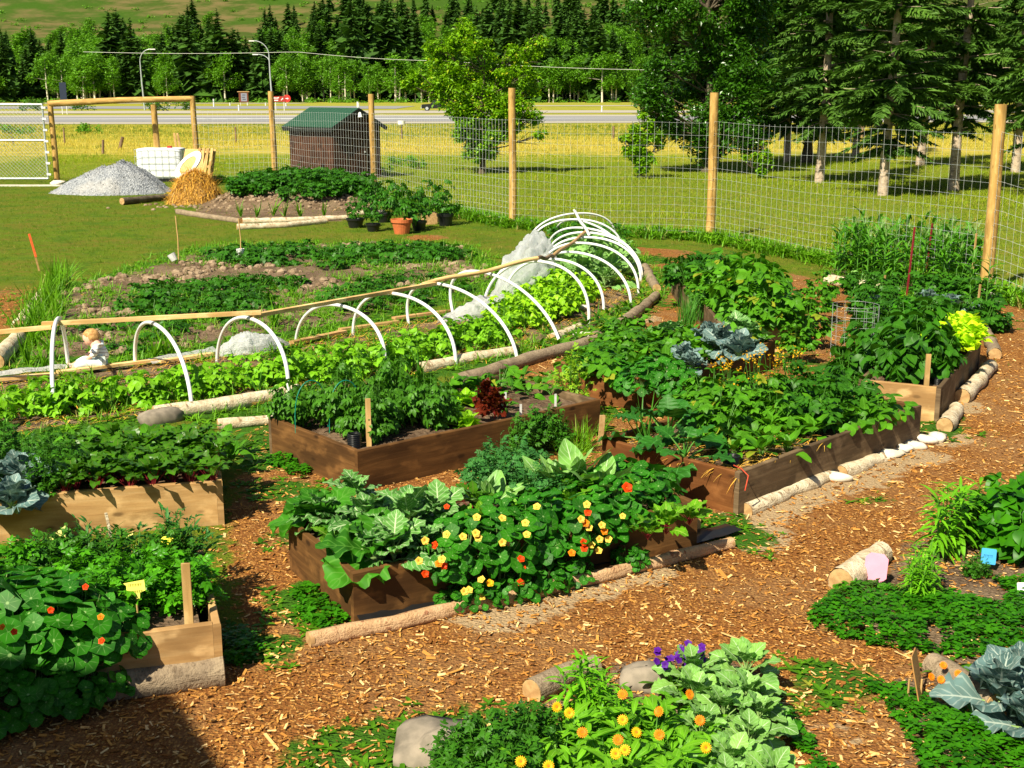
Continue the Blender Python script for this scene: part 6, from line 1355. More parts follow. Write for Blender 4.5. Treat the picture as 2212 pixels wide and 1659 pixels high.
vehicle(948, 239.5, 'black pickup truck on the road behind the bright maple', (.008, .010, .010), tr_prof, [[(-1.2, 1.2), (-.65, 1.68), (-.1, 1.70), (-.1, 1.2)], [(.0, 1.2), (0, 1.7), (.8, 1.7), (.95, 1.25)]], (-1.95, 1.85), 5.8, 0., 'truck', 'pickup_truck', .42)
cprof = [(-2.25, .35), (-2.3, .75), (-1.2, .95), (-.6, 1.42), (.8, 1.45), (1.6, 1.0), (2.25, .92), (2.3, .4)]; cgl = [[(-1., .97), (-.5, 1.35), (.05, 1.37), (.05, .97)], [(.15, .97), (.15, 1.37), (.75, 1.37), (1.4, 1.)]]
vehicle(1985-290, 236, 'dark blue car glimpsed between the tree trunks', (.02, .05, .16), cprof, cgl, (-1.4, 1.35), 4.6, .05, 'car', 'parked_car')
vehicle(1893, 246, 'silver-blue car glimpsed through the spruce branches', (.22, .28, .42), cprof, cgl, (-1.4, 1.35), 4.6, 0, 'car', 'parked_car')

# ---------------------------------------------------------------- the building beside the viewer that shades the corner
tip = G(378, 1500)[:2]; hB = 5.2; sh_ = hB/math.tan(SUN_EL); Cn = tip-np.array([math.sin(SUN_AZ), math.cos(SUN_AZ)])*sh_
e1 = np.array([-.995, -.10]); e2 = np.array([.50, -.866]); rf = [Cn, Cn+e1*9, Cn+e1*9+[0, -9], Cn+e2*4.2+[-.3, -6], Cn+e2*4.2]
o = root('lodge_building', (Cn[0], Cn[1], 0), 'timber building beside the viewer, casting the dark shadow', 'building')
mb = MB(); mb.prism([p-Cn for p in rf], hB-.16, hB); mb.build('roof', M['shingle'], o)
cn = sum(rf)/5; mb = MB(); mb.prism([(p-cn)*.88+cn-Cn for p in rf], -.1, hB-.16); mb.build('wall', M['shedwall'], o)

# ---------------------------------------------------------------- seated toddler
def skin_mesh(name, V, E, R, sub=2):
    me = bpy.data.meshes.new(name); me.from_pydata([tuple(v) for v in V], E, []); o = bpy.data.objects.new(name, me); COL.objects.link(o)
    m = o.modifiers.new('s', 'SKIN'); m.use_smooth_shade = True; s2 = o.modifiers.new('u', 'SUBSURF'); s2.levels = sub; s2.render_levels = sub
    for i, r in enumerate(R): me.skin_vertices[0].data[i].radius = (r, r) if np.isscalar(r) else r
    me.skin_vertices[0].data[0].use_root = True
    dg = bpy.context.evaluated_depsgraph_get(); ev = o.evaluated_get(dg); nm = bpy.data.meshes.new_from_object(ev); nm.name = name; nm.materials.clear(); bpy.data.objects.remove(o); return nm
c = G(224, 800); kid = root('person', c, 'toddler with blond hair and striped shirt sitting behind the hoops', 'child', rz=pi+.25)
# local: facing +X, left side +Y
V = [(0, 0, .10), (.02, 0, .18), (.04, 0, .26), (.06, 0, .31), (.09, 0, .345), (.13, 0, .40),
     (.04, .075, .09), (.19, .10, .11), (.33, .07, .05), (.38, .075, .07), (.04, -.075, .09), (.19, -.10, .11), (.33, -.07, .05), (.38, -.075, .07),
     (.05, .085, .295), (.07, .12, .21), (.15, .10, .155), (.175, .095, .145), (.05, -.085, .295), (.08, -.12, .21), (.16, -.09, .16), (.185, -.085, .15)]
E = [(0, 1), (1, 2), (2, 3), (3, 4), (4, 5), (0, 6), (6, 7), (7, 8), (8, 9), (0, 10), (10, 11), (11, 12), (12, 13), (3, 14), (14, 15), (15, 16), (16, 17), (3, 18), (18, 19), (19, 20), (20, 21)]
R = [.085, .08, .078, .06, .046, .07, .06, .045, .03, .024, .06, .045, .03, .024, .035, .028, .022, .018, .035, .028, .022, .018]
g = NG('skin', .5, .3); g.b.inputs['Subsurface Weight'].default_value = .1; M['skin'] = g.done((.80, .47, .34))
body = skin_mesh('body', V, E, R); mb = MB(); 
vs = np.array([v.co[:] for v in body.vertices]); fs = [tuple(p.vertices) for p in body.polygons]; mb.add(vs, fs, None, 0, True)
# head with cheeks, chin, nose, ears
u = np.linspace(0, 2*pi, 25)[:-1]; v = np.linspace(.03, pi-.03, 17); U, Vv = np.meshgrid(u, v); D = np.stack([np.cos(U)*np.sin(Vv), np.sin(U)*np.sin(Vv), np.cos(Vv)], -1).reshape(-1, 3)
H = D*[.088, .076, .088]; H[:, 0] += .012*np.clip(D[:, 0], 0, 1)*np.clip(-D[:, 2], 0, 1); H += D*(.016*np.exp(-((D-[.97, 0, -.18])**2).sum(1)/.012))[:, None]; H[:, 1] *= 1-.15*np.clip(-D[:, 2]-.4, 0, 1)
for sg in (-1, 1): H += D*(.018*np.exp(-((D-[-.05, sg*.99, -.05])**2).sum(1)/.02))[:, None]; H -= D*(.006*np.exp(-((D-[.9, sg*.38, .05])**2).sum(1)/.02))[:, None]
HR = np.array(Matrix.Rotation(.45, 3, 'Y')); HC = np.array([.103, 0, .368]); k = 24; i = np.arange(16)[:, None]*k; j = np.arange(k)[None]; HF = np.stack([i+j, i+k+j, i+k+(j+1) % k, i+(j+1) % k], -1).reshape(-1, 4)
mb.add(H@HR.T+HC, HF, None, 0, True)
for hx_, hy_, hz_, sg in ((.175, .095, .145, 1), (.185, -.085, .15, -1)):
    for f in range(5):
        off = (f-2)*.0075; L = (.022, .03, .034, .031, .024)[f] if f else .022
        d = np.array([.8, -.2*sg if f else .7*-sg, -.5]); d /= np.linalg.norm(d); p = np.array([hx_+.008, hy_+off, hz_-.004]); mb.tube([p, p+d*L*.55, p+d*L*.8+[0, 0, -L*.35]], [.0045, .004, .0032], 6)
mb.build('body', M['skin'], kid)
for sg in (-1, 1):
    e = HR@np.array([.083, sg*.03, .006])+HC; mb2 = MB(); mb2.add(D*.008+e, HF, None, 0, True); mb2.build('eye', flat('eye_dark', (.02, .03, .05), .2), kid)
m = HR@np.array([.088, 0, -.038])+HC; MB().box(m, (.008, .028, .006), HR).build('mouth', flat('lips', (.55, .16, .13), .5), kid)
sel = D[:, 2] > -.25; hairD = D.copy(); hv = H*1.07+[-.006, 0, .004]; hv = hv*(1+.03*np.sin(D[:, [1]]*23)*np.sin(D[:, [0]]*17)); keep = ((D[:, 0] < .35+.5*D[:, 2]) & (D[:, 2] > -.55)) | (D[:, 2] > .62)
fm = keep[HF].all(1); mb = MB(); mb.add(hv@HR.T+HC, HF[fm], None, 0, True); mb.build('hair', flat('blond_hair', (.62, .36, .13), .6, c2=(.36, .17, .05), scale=45), kid)
g = NG('striped_shirt', .8, .1); co = g.coord(); s_ = g.node('ShaderNodeSeparateXYZ'); g.set(s_.inputs[0], co); f = g.math('FRACT', g.math('MULTIPLY', g.math('ADD', s_.outputs[2], g.math('MULTIPLY', s_.outputs[0], -.2)), 26.)); M['shirt'] = g.done(g.mix(g.step(g.math('ABSOLUTE', g.math('SUBTRACT', f, .5)), .07, .12), (.38, .30, .30), (.86, .90, .90)))
sv = [V[0], V[1], V[2], V[3], V[14], V[15], (.12, .11, .175), V[18], V[19], (.13, -.10, .18)]; sh2 = skin_mesh('shirt', sv, [(0, 1), (1, 2), (2, 3), (3, 4), (4, 5), (5, 6), (3, 7), (7, 8), (8, 9)], [.096, .09, .088, .062, .045, .038, .032, .045, .038, .032]); sh2.materials.append(M['shirt']); link('shirt', sh2, kid)
tv = [V[0], V[6], V[7], (.29, .08, .065), V[10], V[11], (.29, -.08, .065)]; tm = skin_mesh('trousers', tv, [(0, 1), (1, 2), (2, 3), (0, 4), (4, 5), (5, 6)], [.095, .068, .054, .042, .068, .054, .042]); tm.materials.append(flat('pale_trousers', (.62, .74, .76), .85)); link('trousers', tm, kid)
kid.scale = (1.02,)*3
# ---------------------------------------------------------------- trees beyond the fence
def limb(mb, p, d, L, r, depth, tips, spread=.6, up=.25, n=5, kids=3):
    P = [p]; dd = d/np.linalg.norm(d)
    for i in range(n): dd = dd+rng.normal(0, .13, 3)+[0, 0, up*.12]; dd /= np.linalg.norm(dd); P.append(P[-1]+dd*L/n)
    P = np.array(P); mb.tube(P, np.linspace(r, r*.45, n+1), 6 if r > .04 else 4, cap=False)
    if depth == 0: tips.append(P[-1]); tips.append(P[-2]); return
    for i in range(kids):
        q = P[-1] if i == 0 else P[rng.integers(2, n)]; a = rng.normal(0, 1, 3); a -= dd*(a@dd); a /= np.linalg.norm(a); limb(mb, q, dd+a*spread+[0, 0, up*.3], L*.66, r*.5, depth-1, tips, spread, up, n, kids)
def leafcards(n, centres, rad, size, flatz=.8, T=None, droop=.2):
    c = centres[rng.integers(0, len(centres), n)]; d = rng.normal(0, 1, (n, 3)); d /= np.linalg.norm(d, axis=1)[:, None]; r = rad[rng.integers(0, len(rad), n)] if np.ndim(rad) else rad
    pos = c+d*(r*rng.random(n)**.45)[:, None]*[1, 1, flatz]; mb = MB(); mb.inst(T or quad1, pos, rots(rng.random(n)*6.28, rng.normal(-droop, .5, n), rng.normal(0, .6, n)), size*rng.uniform(.6, 1.3, n)); return mb
def broadleaf(px, base, blobs, n, size, leaf, bark, label, name, r0=.12, cat='tree', limbs=1, twoleaf=None, base_mat=None):
    """blobs: (px, py, radius m, depth offset) masses of the crown"""
    b = G(px, base); o = root(name, b, label, cat); C = []; Rr = []
    for x, y, r, dy in blobs:
        yy = b[1]+dy; d = ray(x, y); t = yy/d[1]; C.append(np.array([d[0]*t, yy, CAMH+d[2]*t])-b); Rr.append(r)
    C = np.array(C); Rr = np.array(Rr); mb = MB(); top = C[:, 2].max(); zt = np.linspace(0, top*.8, 10); ctr = C.mean(0)
    tr = np.c_[ctr[0]*(zt/top)**1.5+.05*np.sin(zt*2), .05*np.cos(zt*1.7)-.05, zt-.05]; rr = np.linspace(r0, r0*.25, 10); rr[0] *= 1.5; mb.tube(tr, rr, 10); tips = []
    for c_ in C:
        k = max(2, min(8, int((c_[2]-.15*np.hypot(c_[0], c_[1])-.3)/top/.8*9))); p = tr[k]; t = np.linspace(0, 1, 6)[:, None]; P = p+(c_-p)*t; P[:, 2] -= .12*np.sin(t[:, 0]*pi); P += rng.normal(0, .04, P.shape)*np.sin(t*pi); mb.tube(P, np.linspace(min(r0*.3, .05), .010, 6), 5, cap=False)
        for _ in range(5): q = c_+rng.normal(0, .45, 3)*Rr.mean(); P2 = np.array([P[3], (P[3]+q)/2+rng.normal(0, .05, 3), q]); mb.tube(P2, [.02, .012, .006], 4, cap=False)
    mb.build('trunk', M[bark], o); w_ = Rr**2.2; w_ /= w_.sum(); idx = rng.choice(len(C), n, p=w_); d = rng.normal(0, 1, (n, 3)); d /= np.linalg.norm(d, axis=1)[:, None]
    cl = rng.normal(0, 1, (len(C), 26, 3)); cl /= np.linalg.norm(cl, axis=2)[..., None]; cl *= (rng.random((len(C), 26, 1))**.4); which = rng.integers(0, 26, n)
    pos = C[idx]+(cl[idx, which]*.9+d*rng.random((n, 1))**.6*.42)*Rr[idx, None]*[1, 1, .85]; pos[:, 2] = np.maximum(pos[:, 2], .12)
    lf = MB(); lf.inst(quad1, pos, rots(rng.random(n)*6.28, rng.normal(-.25, .5, n), rng.normal(0, .6, n)), size*rng.uniform(.6, 1.3, n)); lf.build('crown', M[leaf], o); return o
mp = [(990, 90, .55, 0), (960, 120, .7, .2), (1030, 95, .6, -.3), (1000, 150, .8, .3), (950, 170, .6, 0), (1060, 140, .6, .3), (1110, 120, .5, 0), (1150, 110, .45, .1), (1170, 90, .3, 0), (1130, 160, .5, -.2), (900, 172, .45, .1), (885, 180, .35, 0), (935, 190, .4, 0), (1075, 235, .6, 0), (1030, 275, .6, .2), (1090, 240, .5, -.2), (1000, 235, .6, .1), (1130, 235, .5, 0), (1045, 320, .5, 0), (1080, 290, .5, 0), (1100, 290, .35, 0), (985, 205, .8, 0), (1050, 200, .8, .2), (1100, 215, .55, -.2), (1150, 195, .4, .2), (1010, 250, .7, 0), (1060, 262, .7, .2), (1115, 265, .5, 0), (1155, 255, .4, .1), (1165, 290, .3, 0), (1000, 285, .45, 0), (1020, 305, .45, .1), (1055, 300, .45, -.1), (1035, 335, .38, 0), (1060, 330, .3, 0), (1010, 330, .3, 0), (940, 60+40, .4, .1), (1005, 60, .4, 0), (1085, 170, .6, 0)]
broadleaf(1041, 376, mp, 32000, .125, 'maple', 'darktrunk', 'bright yellow-green maple standing on the lawn', 'maple_tree', .11)
sb = [(1385, 300, .38, 0), (1380, 330, .40, 0), (1395, 345, .35, .1), (1365, 325, .33, 0), (1385, 360, .3, 0), (1415, 290, .28, 0), (1400, 270, .25, 0), (1390, 250, .18, 0), (1350, 300, .22, 0), (1425, 310, .2, .1), (1375, 280, .28, 0)]
broadleaf(1384, 386, sb, 6500, .12, 'maple', 'darktrunk', 'green bushy shrub with upright branches on the lawn', 'shrub', .05, 'shrub')
broadleaf(1645, 386, [(1645, 370, .22, 0), (1640, 350, .22, 0), (1655, 330, .2, 0), (1632, 335, .18, 0), (1660, 350, .18, 0), (1648, 310, .12, 0), (1610, 340, .12, 0)], 1500, .11, 'maple', 'darktrunk', 'small leafy sapling in front of the spruce shade', 'sapling', .025, 'sapling')
pb = []
for i in range(64):
    y = random.uniform(-150, 310); hw = 100+45*math.sin((y+150)/450*pi); pb.append((1525+random.uniform(-hw, hw), y, random.uniform(.6, 1.0), random.uniform(-1.4, 1.4)))
pb += [(1525+random.uniform(-120, 110), random.uniform(-60, 80), .8, random.uniform(-1, 1)) for _ in range(14)]
pb += [(1515, 340, .4, 0), (1530, 330, .4, 0), (1510, 300, .5, 0), (1545, 350, .3, .1), (1400, 240, .4, 0), (1420, 290, .3, 0)]
broadleaf(1530, 372, pb, 70000, .15, 'poplar', 'darktrunk', 'big dark poplar leaning over the right of the meadow', 'poplar_tree', .22)
pb = [(1740+random.uniform(-120, 90), random.uniform(-160, 290), random.uniform(.6, 1.0), random.uniform(-1., 1.2)) for i in range(50)]
broadleaf(1742, 352, pb, 45000, .16, 'poplar', 'darktrunk', 'second dark poplar in the shade behind the spruce', 'poplar_tree', .2)

def needle_branch(n=34, w=.21, per=3):
    """a drooping spruce bough of unit length along +Y, built of small twigs"""
    mb = MB(); t = np.sort(rng.uniform(.12, 1., n)); sg = np.where(rng.random(n) < .5, -1, 1); pos = np.c_[0*t, t, -.22*t**2]
    nb = (np.array([[-.5, 0, 0], [.5, 0, 0], [.62, .5, -.03], [0, 1., -.16], [-.62, .5, -.03]])*[.20, 1, 1], [np.array([[0, 1, 2, 3, 4]])], np.array([[-1, .2, 0], [1, .2, 0], [1, .5, 0], [0, 1, 0], [-1, .5, 0.]]))
    L = w*(1.15-t)*rng.uniform(.7, 1.3, n)+.05
    mb.inst(nb, pos, rots(sg*rng.uniform(.5, 1.1, n)*-1, rng.normal(-.15, .2, n), rng.normal(0, .4, n)), L); mb.inst(nb, pos, rots(sg*rng.uniform(.1, .8, n), rng.normal(-.6, .25, n), rng.normal(0, .7, n)), L*.8)
    m2 = MB(); V = np.concatenate(mb.V); F = np.concatenate(mb.F); return V, [F], np.concatenate(mb.L)
def spruce(H, R, z0, whorl=.36, nb=7, twigs=70, leaf='spruce', seed=0, tw=.17, open_=.16):
    tr = MB(); z = np.linspace(-.1, H, 14); tr.tube(np.c_[.05*np.sin(z*.6), .05*np.cos(z*.5), z], np.linspace(tw, .03, 14), 10)
    br = [needle_branch(twigs) for _ in range(4)]; lf = MB(); zz = np.arange(z0, H, whorl)
    for i, zq in enumerate(zz):
        f = (zq-z0)/(H-z0); L = R*(1-f)**.75*np.clip(.5+f*4, .5, 1); k = nb; a = rng.random()*6+np.arange(k)*2*pi/k+rng.normal(0, .25, k); keep = rng.random(k) > open_
        a = a[keep]; s = L*rng.uniform(.65, 1.12, len(a)); pit = rng.normal(-.05+.35*f, .12, len(a))
        lf.inst(br[i % 4], np.c_[0*a, 0*a, zq+rng.normal(0, .08, len(a))], rots(a, pit, rng.normal(0, .2, len(a))), s)
        for aa, ss, pp in zip(a[:5], s, pit): d = np.array([-math.sin(aa)*math.cos(pp), math.cos(aa)*math.cos(pp), math.sin(pp)]); tr.tube([[0, 0, zq], d*ss*.6+[0, 0, zq-.03*ss]], [.022, .008], 4, cap=False)
    return lf, tr
SPR = [spruce(13, 2.6, 1.7), spruce(14, 2.7, 1.55), spruce(12, 2.4, 1.9)]
SPM = [(lf.mesh('spruce_crown', [M['spruce']]), tr.mesh('spruce_trunk', [M['trunk']])) for lf, tr in SPR]
def put_spruce(px, base, v, s, label, rz=0.):
    b = G(px, base); o = root('spruce_tree', b, label, 'spruce', 'spruces beyond the fence', rz=rz); o.scale = (s, s, s); link('crown', SPM[v][0], o); link('trunk', SPM[v][1], o)
put_spruce(1771, 396, 0, 1.0, 'spruce left of the corner post, pale leaning trunk', .3)
put_spruce(1910, 423, 1, .92, 'nearest spruce, its pale trunk flaring at the foot', 1.4)
put_spruce(2062, 413, 2, 1.0, 'spruce just left of the thick corner post', 2.2)
put_spruce(1700, 352, 1, 1.0, 'spruce standing in shade behind the sapling', 3.)
put_spruce(1990, 360, 2, 1.15, 'dark spruce behind and between the two nearest trunks', .8)
put_spruce(2190, 372, 0, 1.1, 'dark spruce right of the corner post', 4.)
put_spruce(2290, 430, 1, 1.1, 'spruce at the right picture edge shading the lawn', 5.)
put_spruce(2420, 400, 2, 1.2, 'spruce beyond the right picture edge', 2.)
put_spruce(1850, 340, 0, 1.1, 'spruce deep in the shade of the group', 1.)

# ---------------------------------------------------------------- the far forest
def far_conifer():
    lf = MB(); H, R = 1., rng.uniform(.17, .22); tr = (np.array([[-.5, 0, 0], [.5, 0, 0], [.42, .6, -.06], [0, 1., -.26], [-.42, .6, -.06]])*[.60, 1, 1], [np.array([[0, 1, 2, 3, 4]])], np.array([[-1, .2, 0], [1, .2, 0], [1, .5, 0], [0, 1, 0], [-1, .5, 0.]]))
    for i, z in enumerate(np.linspace(.05, .985, 44)):
        L = R*(1-z)**.72*np.clip(.5+z*6, .5, 1)+.008; k = 11; a = rng.random()*6+np.arange(k)*2*pi/k; lf.inst(tr, np.c_[0*a, 0*a, z+rng.normal(0, .006, k)], rots(a, rng.normal(-.25+.5*z, .25, k), rng.normal(0, .5, k)), L*rng.uniform(.3, 1.5, k)*rng.uniform(.7, 1.25))
    mb = MB(); mb.tube([[0, 0, -.03], [0, 0, .5], [0, 0, 1.]], [.012, .008, .001], 5); return lf, mb
FC = [far_conifer() for _ in range(5)]; FCM = [(a.mesh('conifer_crown', [M['conifer']]), b.mesh('conifer_trunk', [M['darktrunk']])) for a, b in FC]
def far_aspen():
    H = 1.; k = 16; C = np.c_[rng.normal(0, .10, k), rng.normal(0, .10, k), np.linspace(.36, .92, k)]; C[:, :2] *= (1.25-C[:, [2]])*1.6; lf = leafcards(1500, C, .125, .045, 1., None, .1); mb = MB(); mb.tube([[0, 0, -.02], [.01, 0, .4], [0, .01, .9]], [.020, .014, .004], 5)
    for i in range(7): mb.tube([[0, 0, .35+i*.06], C[i*2]], [.005, .002], 3, cap=False)
    return lf, mb
FA = [far_aspen() for _ in range(5)]; FAM = [(a.mesh('aspen_crown', [M['aspen']]), b.mesh('aspen_trunk', [M['aspenbark']])) for a, b in FA]
prof = [(-60, 62), (40, 50), (110, 62), (150, 75), (170, 130), (215, 120), (235, 18), (275, 20), (320, 70), (350, 66), (372, 50), (400, 28), (440, 34), (475, 22), (510, 60), (560, 66), (600, 70), (650, 90), (690, 40), (720, 30), (760, -10), (880, 5), (910, 60), (1000, 60), (1040, 15), (1085, 0), (1130, 10), (1180, 35), (1240, 30), (1290, 25), (1330, 60), (1370, 80), (1420, 60), (2300, 40)]
pxx = np.array([p[0] for p in prof]); pyy = np.array([p[1] for p in prof])-12-14*((pxx>560)&(pxx<900))-16*((pxx>1000)&(pxx<1500))
def hzs(x, y): return float(hz(np.array([x]), np.array([y]))[0]) if y > 395 else 0.
def far_tree(kind, px, Yd, h, label, group):
    d = ray(px, 210); x = d[0]*Yd/d[1]; v = random.randrange(5); me = (FCM if kind == 'c' else FAM)[v]
    o = link('conifer_tree' if kind == 'c' else 'aspen_tree', None, None, (x, Yd, hzs(x, Yd)-.2), random.random()*6); s = h*random.uniform(.9, 1.15) if kind == 'c' else h
    wv = random.uniform(.85, 1.35); o.scale = (h*wv, h*wv, h); tag(o, label, 'conifer' if kind == 'c' else 'aspen', group)
    link('crown', me[0], o); link('trunk', me[1], o)
CL, AL = 'dark conifer in the far forest at the foot of the hill', 'slender light green aspen with a pale trunk in the far forest'
def tree_h(px, Yd, top):
    d = ray(px, 210); x = d[0]*Yd/d[1]; return height_at((0, Yd), top)-hzs(x, Yd)
n = 0; tries = 0
while n < 200 and tries < 40000:
    tries += 1; px = random.uniform(-60, 1760) if random.random() < .92 else random.uniform(1760, 2300); Yd = random.choice([random.uniform(405, 440), random.uniform(405, 600)])
    asp = (600 < px < 900 or 1170 < px < 1420 or 165 < px < 232)
    if asp and Yd < 455 and random.random() < .85: continue
    top = np.interp(px, pxx, pyy)+abs(random.gauss(0, 42)); h = tree_h(px, Yd, top)
    if 10 < h < 36: far_tree('c', px, Yd, h, CL, 'far conifers'); n += 1
for i in range(90):   # scattered on the open slope
    px = random.choice([950, 1000, 1150, 1330, 1380, 900, 410, 640, 610, 700, 770, 820, 860, 1060, 1110, 1210, 1250, 1190, 1265, 1420, 1120, 730]); px += random.uniform(-45, 45); Yd = random.uniform(590, 800); far_tree('c', px, Yd, random.uniform(11, 21), 'dark conifer standing alone on the open hillside', 'hillside conifers')
for i in range(290):
    px = random.choice([random.uniform(590, 930), random.uniform(1150, 1430), random.uniform(160, 240), random.uniform(-40, 600), random.uniform(850, 1150)]); Yd = random.uniform(400, 440) if random.random() < .6 else random.uniform(440, 520); far_tree('a', px, Yd, random.uniform(11, 16) if Yd < 440 else random.uniform(13, 19), AL, 'far aspens')
mb = MB()   # the wood behind, reads as one mass
for i in range(400):
    px = random.uniform(-100, 2350); Yd = random.uniform(440, 640); d = ray(px, 210); x = d[0]*Yd/d[1]; top = np.interp(px, pxx, pyy)+random.uniform(25, 90); h = tree_h(px, Yd, top)
    if 6 < h < 34: v = random.randrange(5); T = FC[v][0]; V = np.concatenate(T.V); F = np.concatenate(T.F); mb.add(V*[h*1.2, h*1.2, h]+[x, Yd, hzs(x, Yd)-.2], F, np.concatenate(T.L), 0)
for i in range(130):
    px = random.uniform(-100, 2350); Yd = random.uniform(455, 640); d = ray(px, 210); x = d[0]*Yd/d[1]; h = random.uniform(9, 15); v = random.randrange(5); T = FA[v][0]; V = np.concatenate(T.V); F = np.concatenate(T.F); mb.add(V*[h*1.3, h*1.3, h]+[x, Yd, hzs(x, Yd)-.2], F, np.concatenate(T.L), 1)
tag(mb.build('far_forest', [M['conifer'], M['aspen']]), kind='stuff')
# undergrowth at the foot of the forest, bushes on slope
C = []
for i in range(420): px = random.uniform(-100, 2300); Yd = random.uniform(385, 420); d = ray(px, 210); C.append([d[0]*Yd/d[1], Yd, random.uniform(-.2, .7)])
mb = leafcards(13000, np.array(C), np.array([1.1, 1.8, 2.4]), .75, .6); C2 = []
for i in range(420): px = random.choice([random.uniform(-60, 1500), random.uniform(560, 1450)]); Yd = random.uniform(560, 900); d = ray(px, 210); x = d[0]*Yd/d[1]; C2.append([x, Yd, hzs(x, Yd)+.8])
m2 = leafcards(15000, np.array(C2), np.array([1.5, 2.5, 3.5]), 1.2, .5); mb.add(np.concatenate(m2.V), np.concatenate(m2.F), np.concatenate(m2.L), 0); tag(mb.build('undergrowth', M['aspen']), kind='stuff')
C = []
for px, py, r in ((60, 240, 0), (80, 236, 0), (178, 240, 0), (330, 238, 0), (345, 240, 0), (400, 238, 0), (25, 290, 1), (45, 292, 1), (185, 290, 1), (195, 285, 1), (850, 360, 2), (880, 355, 2), (830, 375, 2), (905, 365, 2)):
    b = G(px, py); s = max(.35, b[1]*.008); o = root('low_bush', b, 'low green bush in the meadow, '+{(60): 'far left behind the gate', 80: 'behind the gate by the road', 178: 'beside the road under the beam', 330: 'beside the right-curving lamp', 345: 'right of the lamp foot', 400: 'beyond the gate beam middle', 25: 'near the left thin post', 45: 'just right of the left thin post', 185: 'left of the leaning post', 195: 'behind the leaning post', 850: 'right of the shed', 880: 'between shed and maple', 830: 'against the shed', 905: 'nearest the maple foot'}[px], 'bush')
    cs = rng.normal(0, s*.5, (7, 3))*[1, 1, .4]+[0, 0, s*.5]; leafcards(260, cs, s*.45, s*.22, .8).build('foliage', M['poplar' if py < 250 else 'aspen'], o); MB().tube([[0, 0, 0], [0, 0, s*.6]], .02, 5).build('stem', M['darktrunk'], o)

# ---------------------------------------------------------------- loose ground cover
gxs, gys = gx, gy; CH = chips.reshape(len(gys), len(gxs)); WD = weed.reshape(len(gys), len(gxs)); SO = soil.reshape(len(gys), len(gxs)); SN = sand.reshape(len(gys), len(gxs))
def look(A, x, y): return A[np.clip(np.searchsorted(gys, y), 0, len(gys)-1), np.clip(np.searchsorted(gxs, x), 0, len(gxs)-1)]
def inview(x, y, pad=60):
    px, py = PX(x, y, 0*x); return (px > -pad) & (px < 2212+pad) & (py < 1659+pad)
def scat(n, x0, x1, y0, y1, f, pw=1.):
    x = rng.uniform(x0, x1, n); y = y0+(y1-y0)*rng.random(n)**pw; m = inview(x, y) & (rng.random(n) < f(x, y)); x, y = x[m], y[m]; m = ~in_bed(x, y, .0); return x[m], y[m]
# wood chips
x, y = scat(230000, -8, 9, 4.6, 22, lambda x, y: np.clip(look(CH, x, y)*1.1-look(WD, x, y)*.6, 0, 1)*np.clip(1.25-y/16, .12, 1), 1.3)
mchips = []
for i, (c1, c2) in enumerate((((.26, .10, .020), (.14, .05, .012)), ((.56, .27, .060), (.42, .18, .036)), ((.80, .56, .25), (.66, .38, .12)))):
    g = NG('wood_chip_'+('dark', 'brown', 'pale')[i], .85, .15); (a_, b_, r_), _ = g.attr(); mchips.append(g.done(g.mix(r_, c1, c2)))
bx_ = MB().box((0, 0, 0), (.30, 1., .09)); CT = (bx_.V[0]*1., bx_.F, bx_.L[0]); cv = CT[0].copy(); cv[:, 2] += -.12*cv[:, 1]**2; CT = (cv, CT[1], CT[2]); mb = MB()
for i, fr in enumerate((.30, .45, .25)):
    m = rng.random(len(x)); lo_ = (0, .3, .75)[i]; s = (m >= lo_) & (m < lo_+fr) if i < 2 else (m >= .75); xs, ys = x[s], y[s]; k = len(xs); L = .012+.036*rng.random(k)**3.2+.010*rng.random(k)
    sc = np.c_[L*rng.uniform(.5, 1.3, k), L, L*.8]; mb.inst(CT, np.c_[xs, ys, gz(xs, ys)+.006+.006*rng.random(k)], rots(rng.normal(.9, 1.1, k), rng.normal(0, .22, k), rng.normal(0, .35, k)), sc, mat=i)
x2, y2 = scat(900, -8, 9, 4.6, 18, lambda x, y: (look(CH, x, y) > .6)*.7, 1.2); k = len(x2); L = rng.uniform(.06, .15, k)
mb.inst(CT, np.c_[x2, y2, gz(x2, y2)+.014], rots(rng.normal(1., .8, k), rng.normal(0, .1, k), rng.normal(0, .3, k)), np.c_[L*rng.uniform(.2, .55, k), L, L*.3], mat=2); mb.M[-1][:] = 1; mb.M[-1][:len(mb.M[-1])//2] = 2
tag(mb.build('wood_chips', mchips), kind='stuff')
# straw in beds
mb = MB()
def strawat(poly, n, z=None, s=(.06, .2)):
    poly = np.asarray(poly)[:, :2]; lo, hi = poly.min(0), poly.max(0); x = rng.uniform(lo[0], hi[0], n); y = rng.uniform(lo[1], hi[1], n); m = inpoly(x, y, poly) & (fbm(x, y, 2.2, 3, 21) > .34); x, y = x[m], y[m]; k = len(x)
    mb.inst(ST, np.c_[x, y, (gz(x, y) if z is None else z+0*x)+.02+.03*rng.random(k)], rots(rng.normal(1.2, .9, k), rng.normal(0, .15, k), 0), rng.uniform(*s, k))
strawat(POLY_HOOP, 60000); strawat(bpoly('long', .0, .5, .0, .9), 1800, ZB+.01); strawat(bpoly('herb', 0, 1, 0, 1), 200, ZB+.01); strawat([bp('herb', u, v) for u, v in ((.3, .3), (1, .3), (1, .9), (.3, .9))], 1600, ZB+.01); strawat([bp('chard', u, v) for u, v in ((.5, .0), (1, .0), (1, .3), (.5, .3))], 900, ZB+.01); strawat(bpoly('cabbage', 0, .5, .3, 1), 700, ZB+.01); strawat(POLY_MOUND, 1200)
tag(mb.build('straw_mulch', M['straw']), kind='stuff')
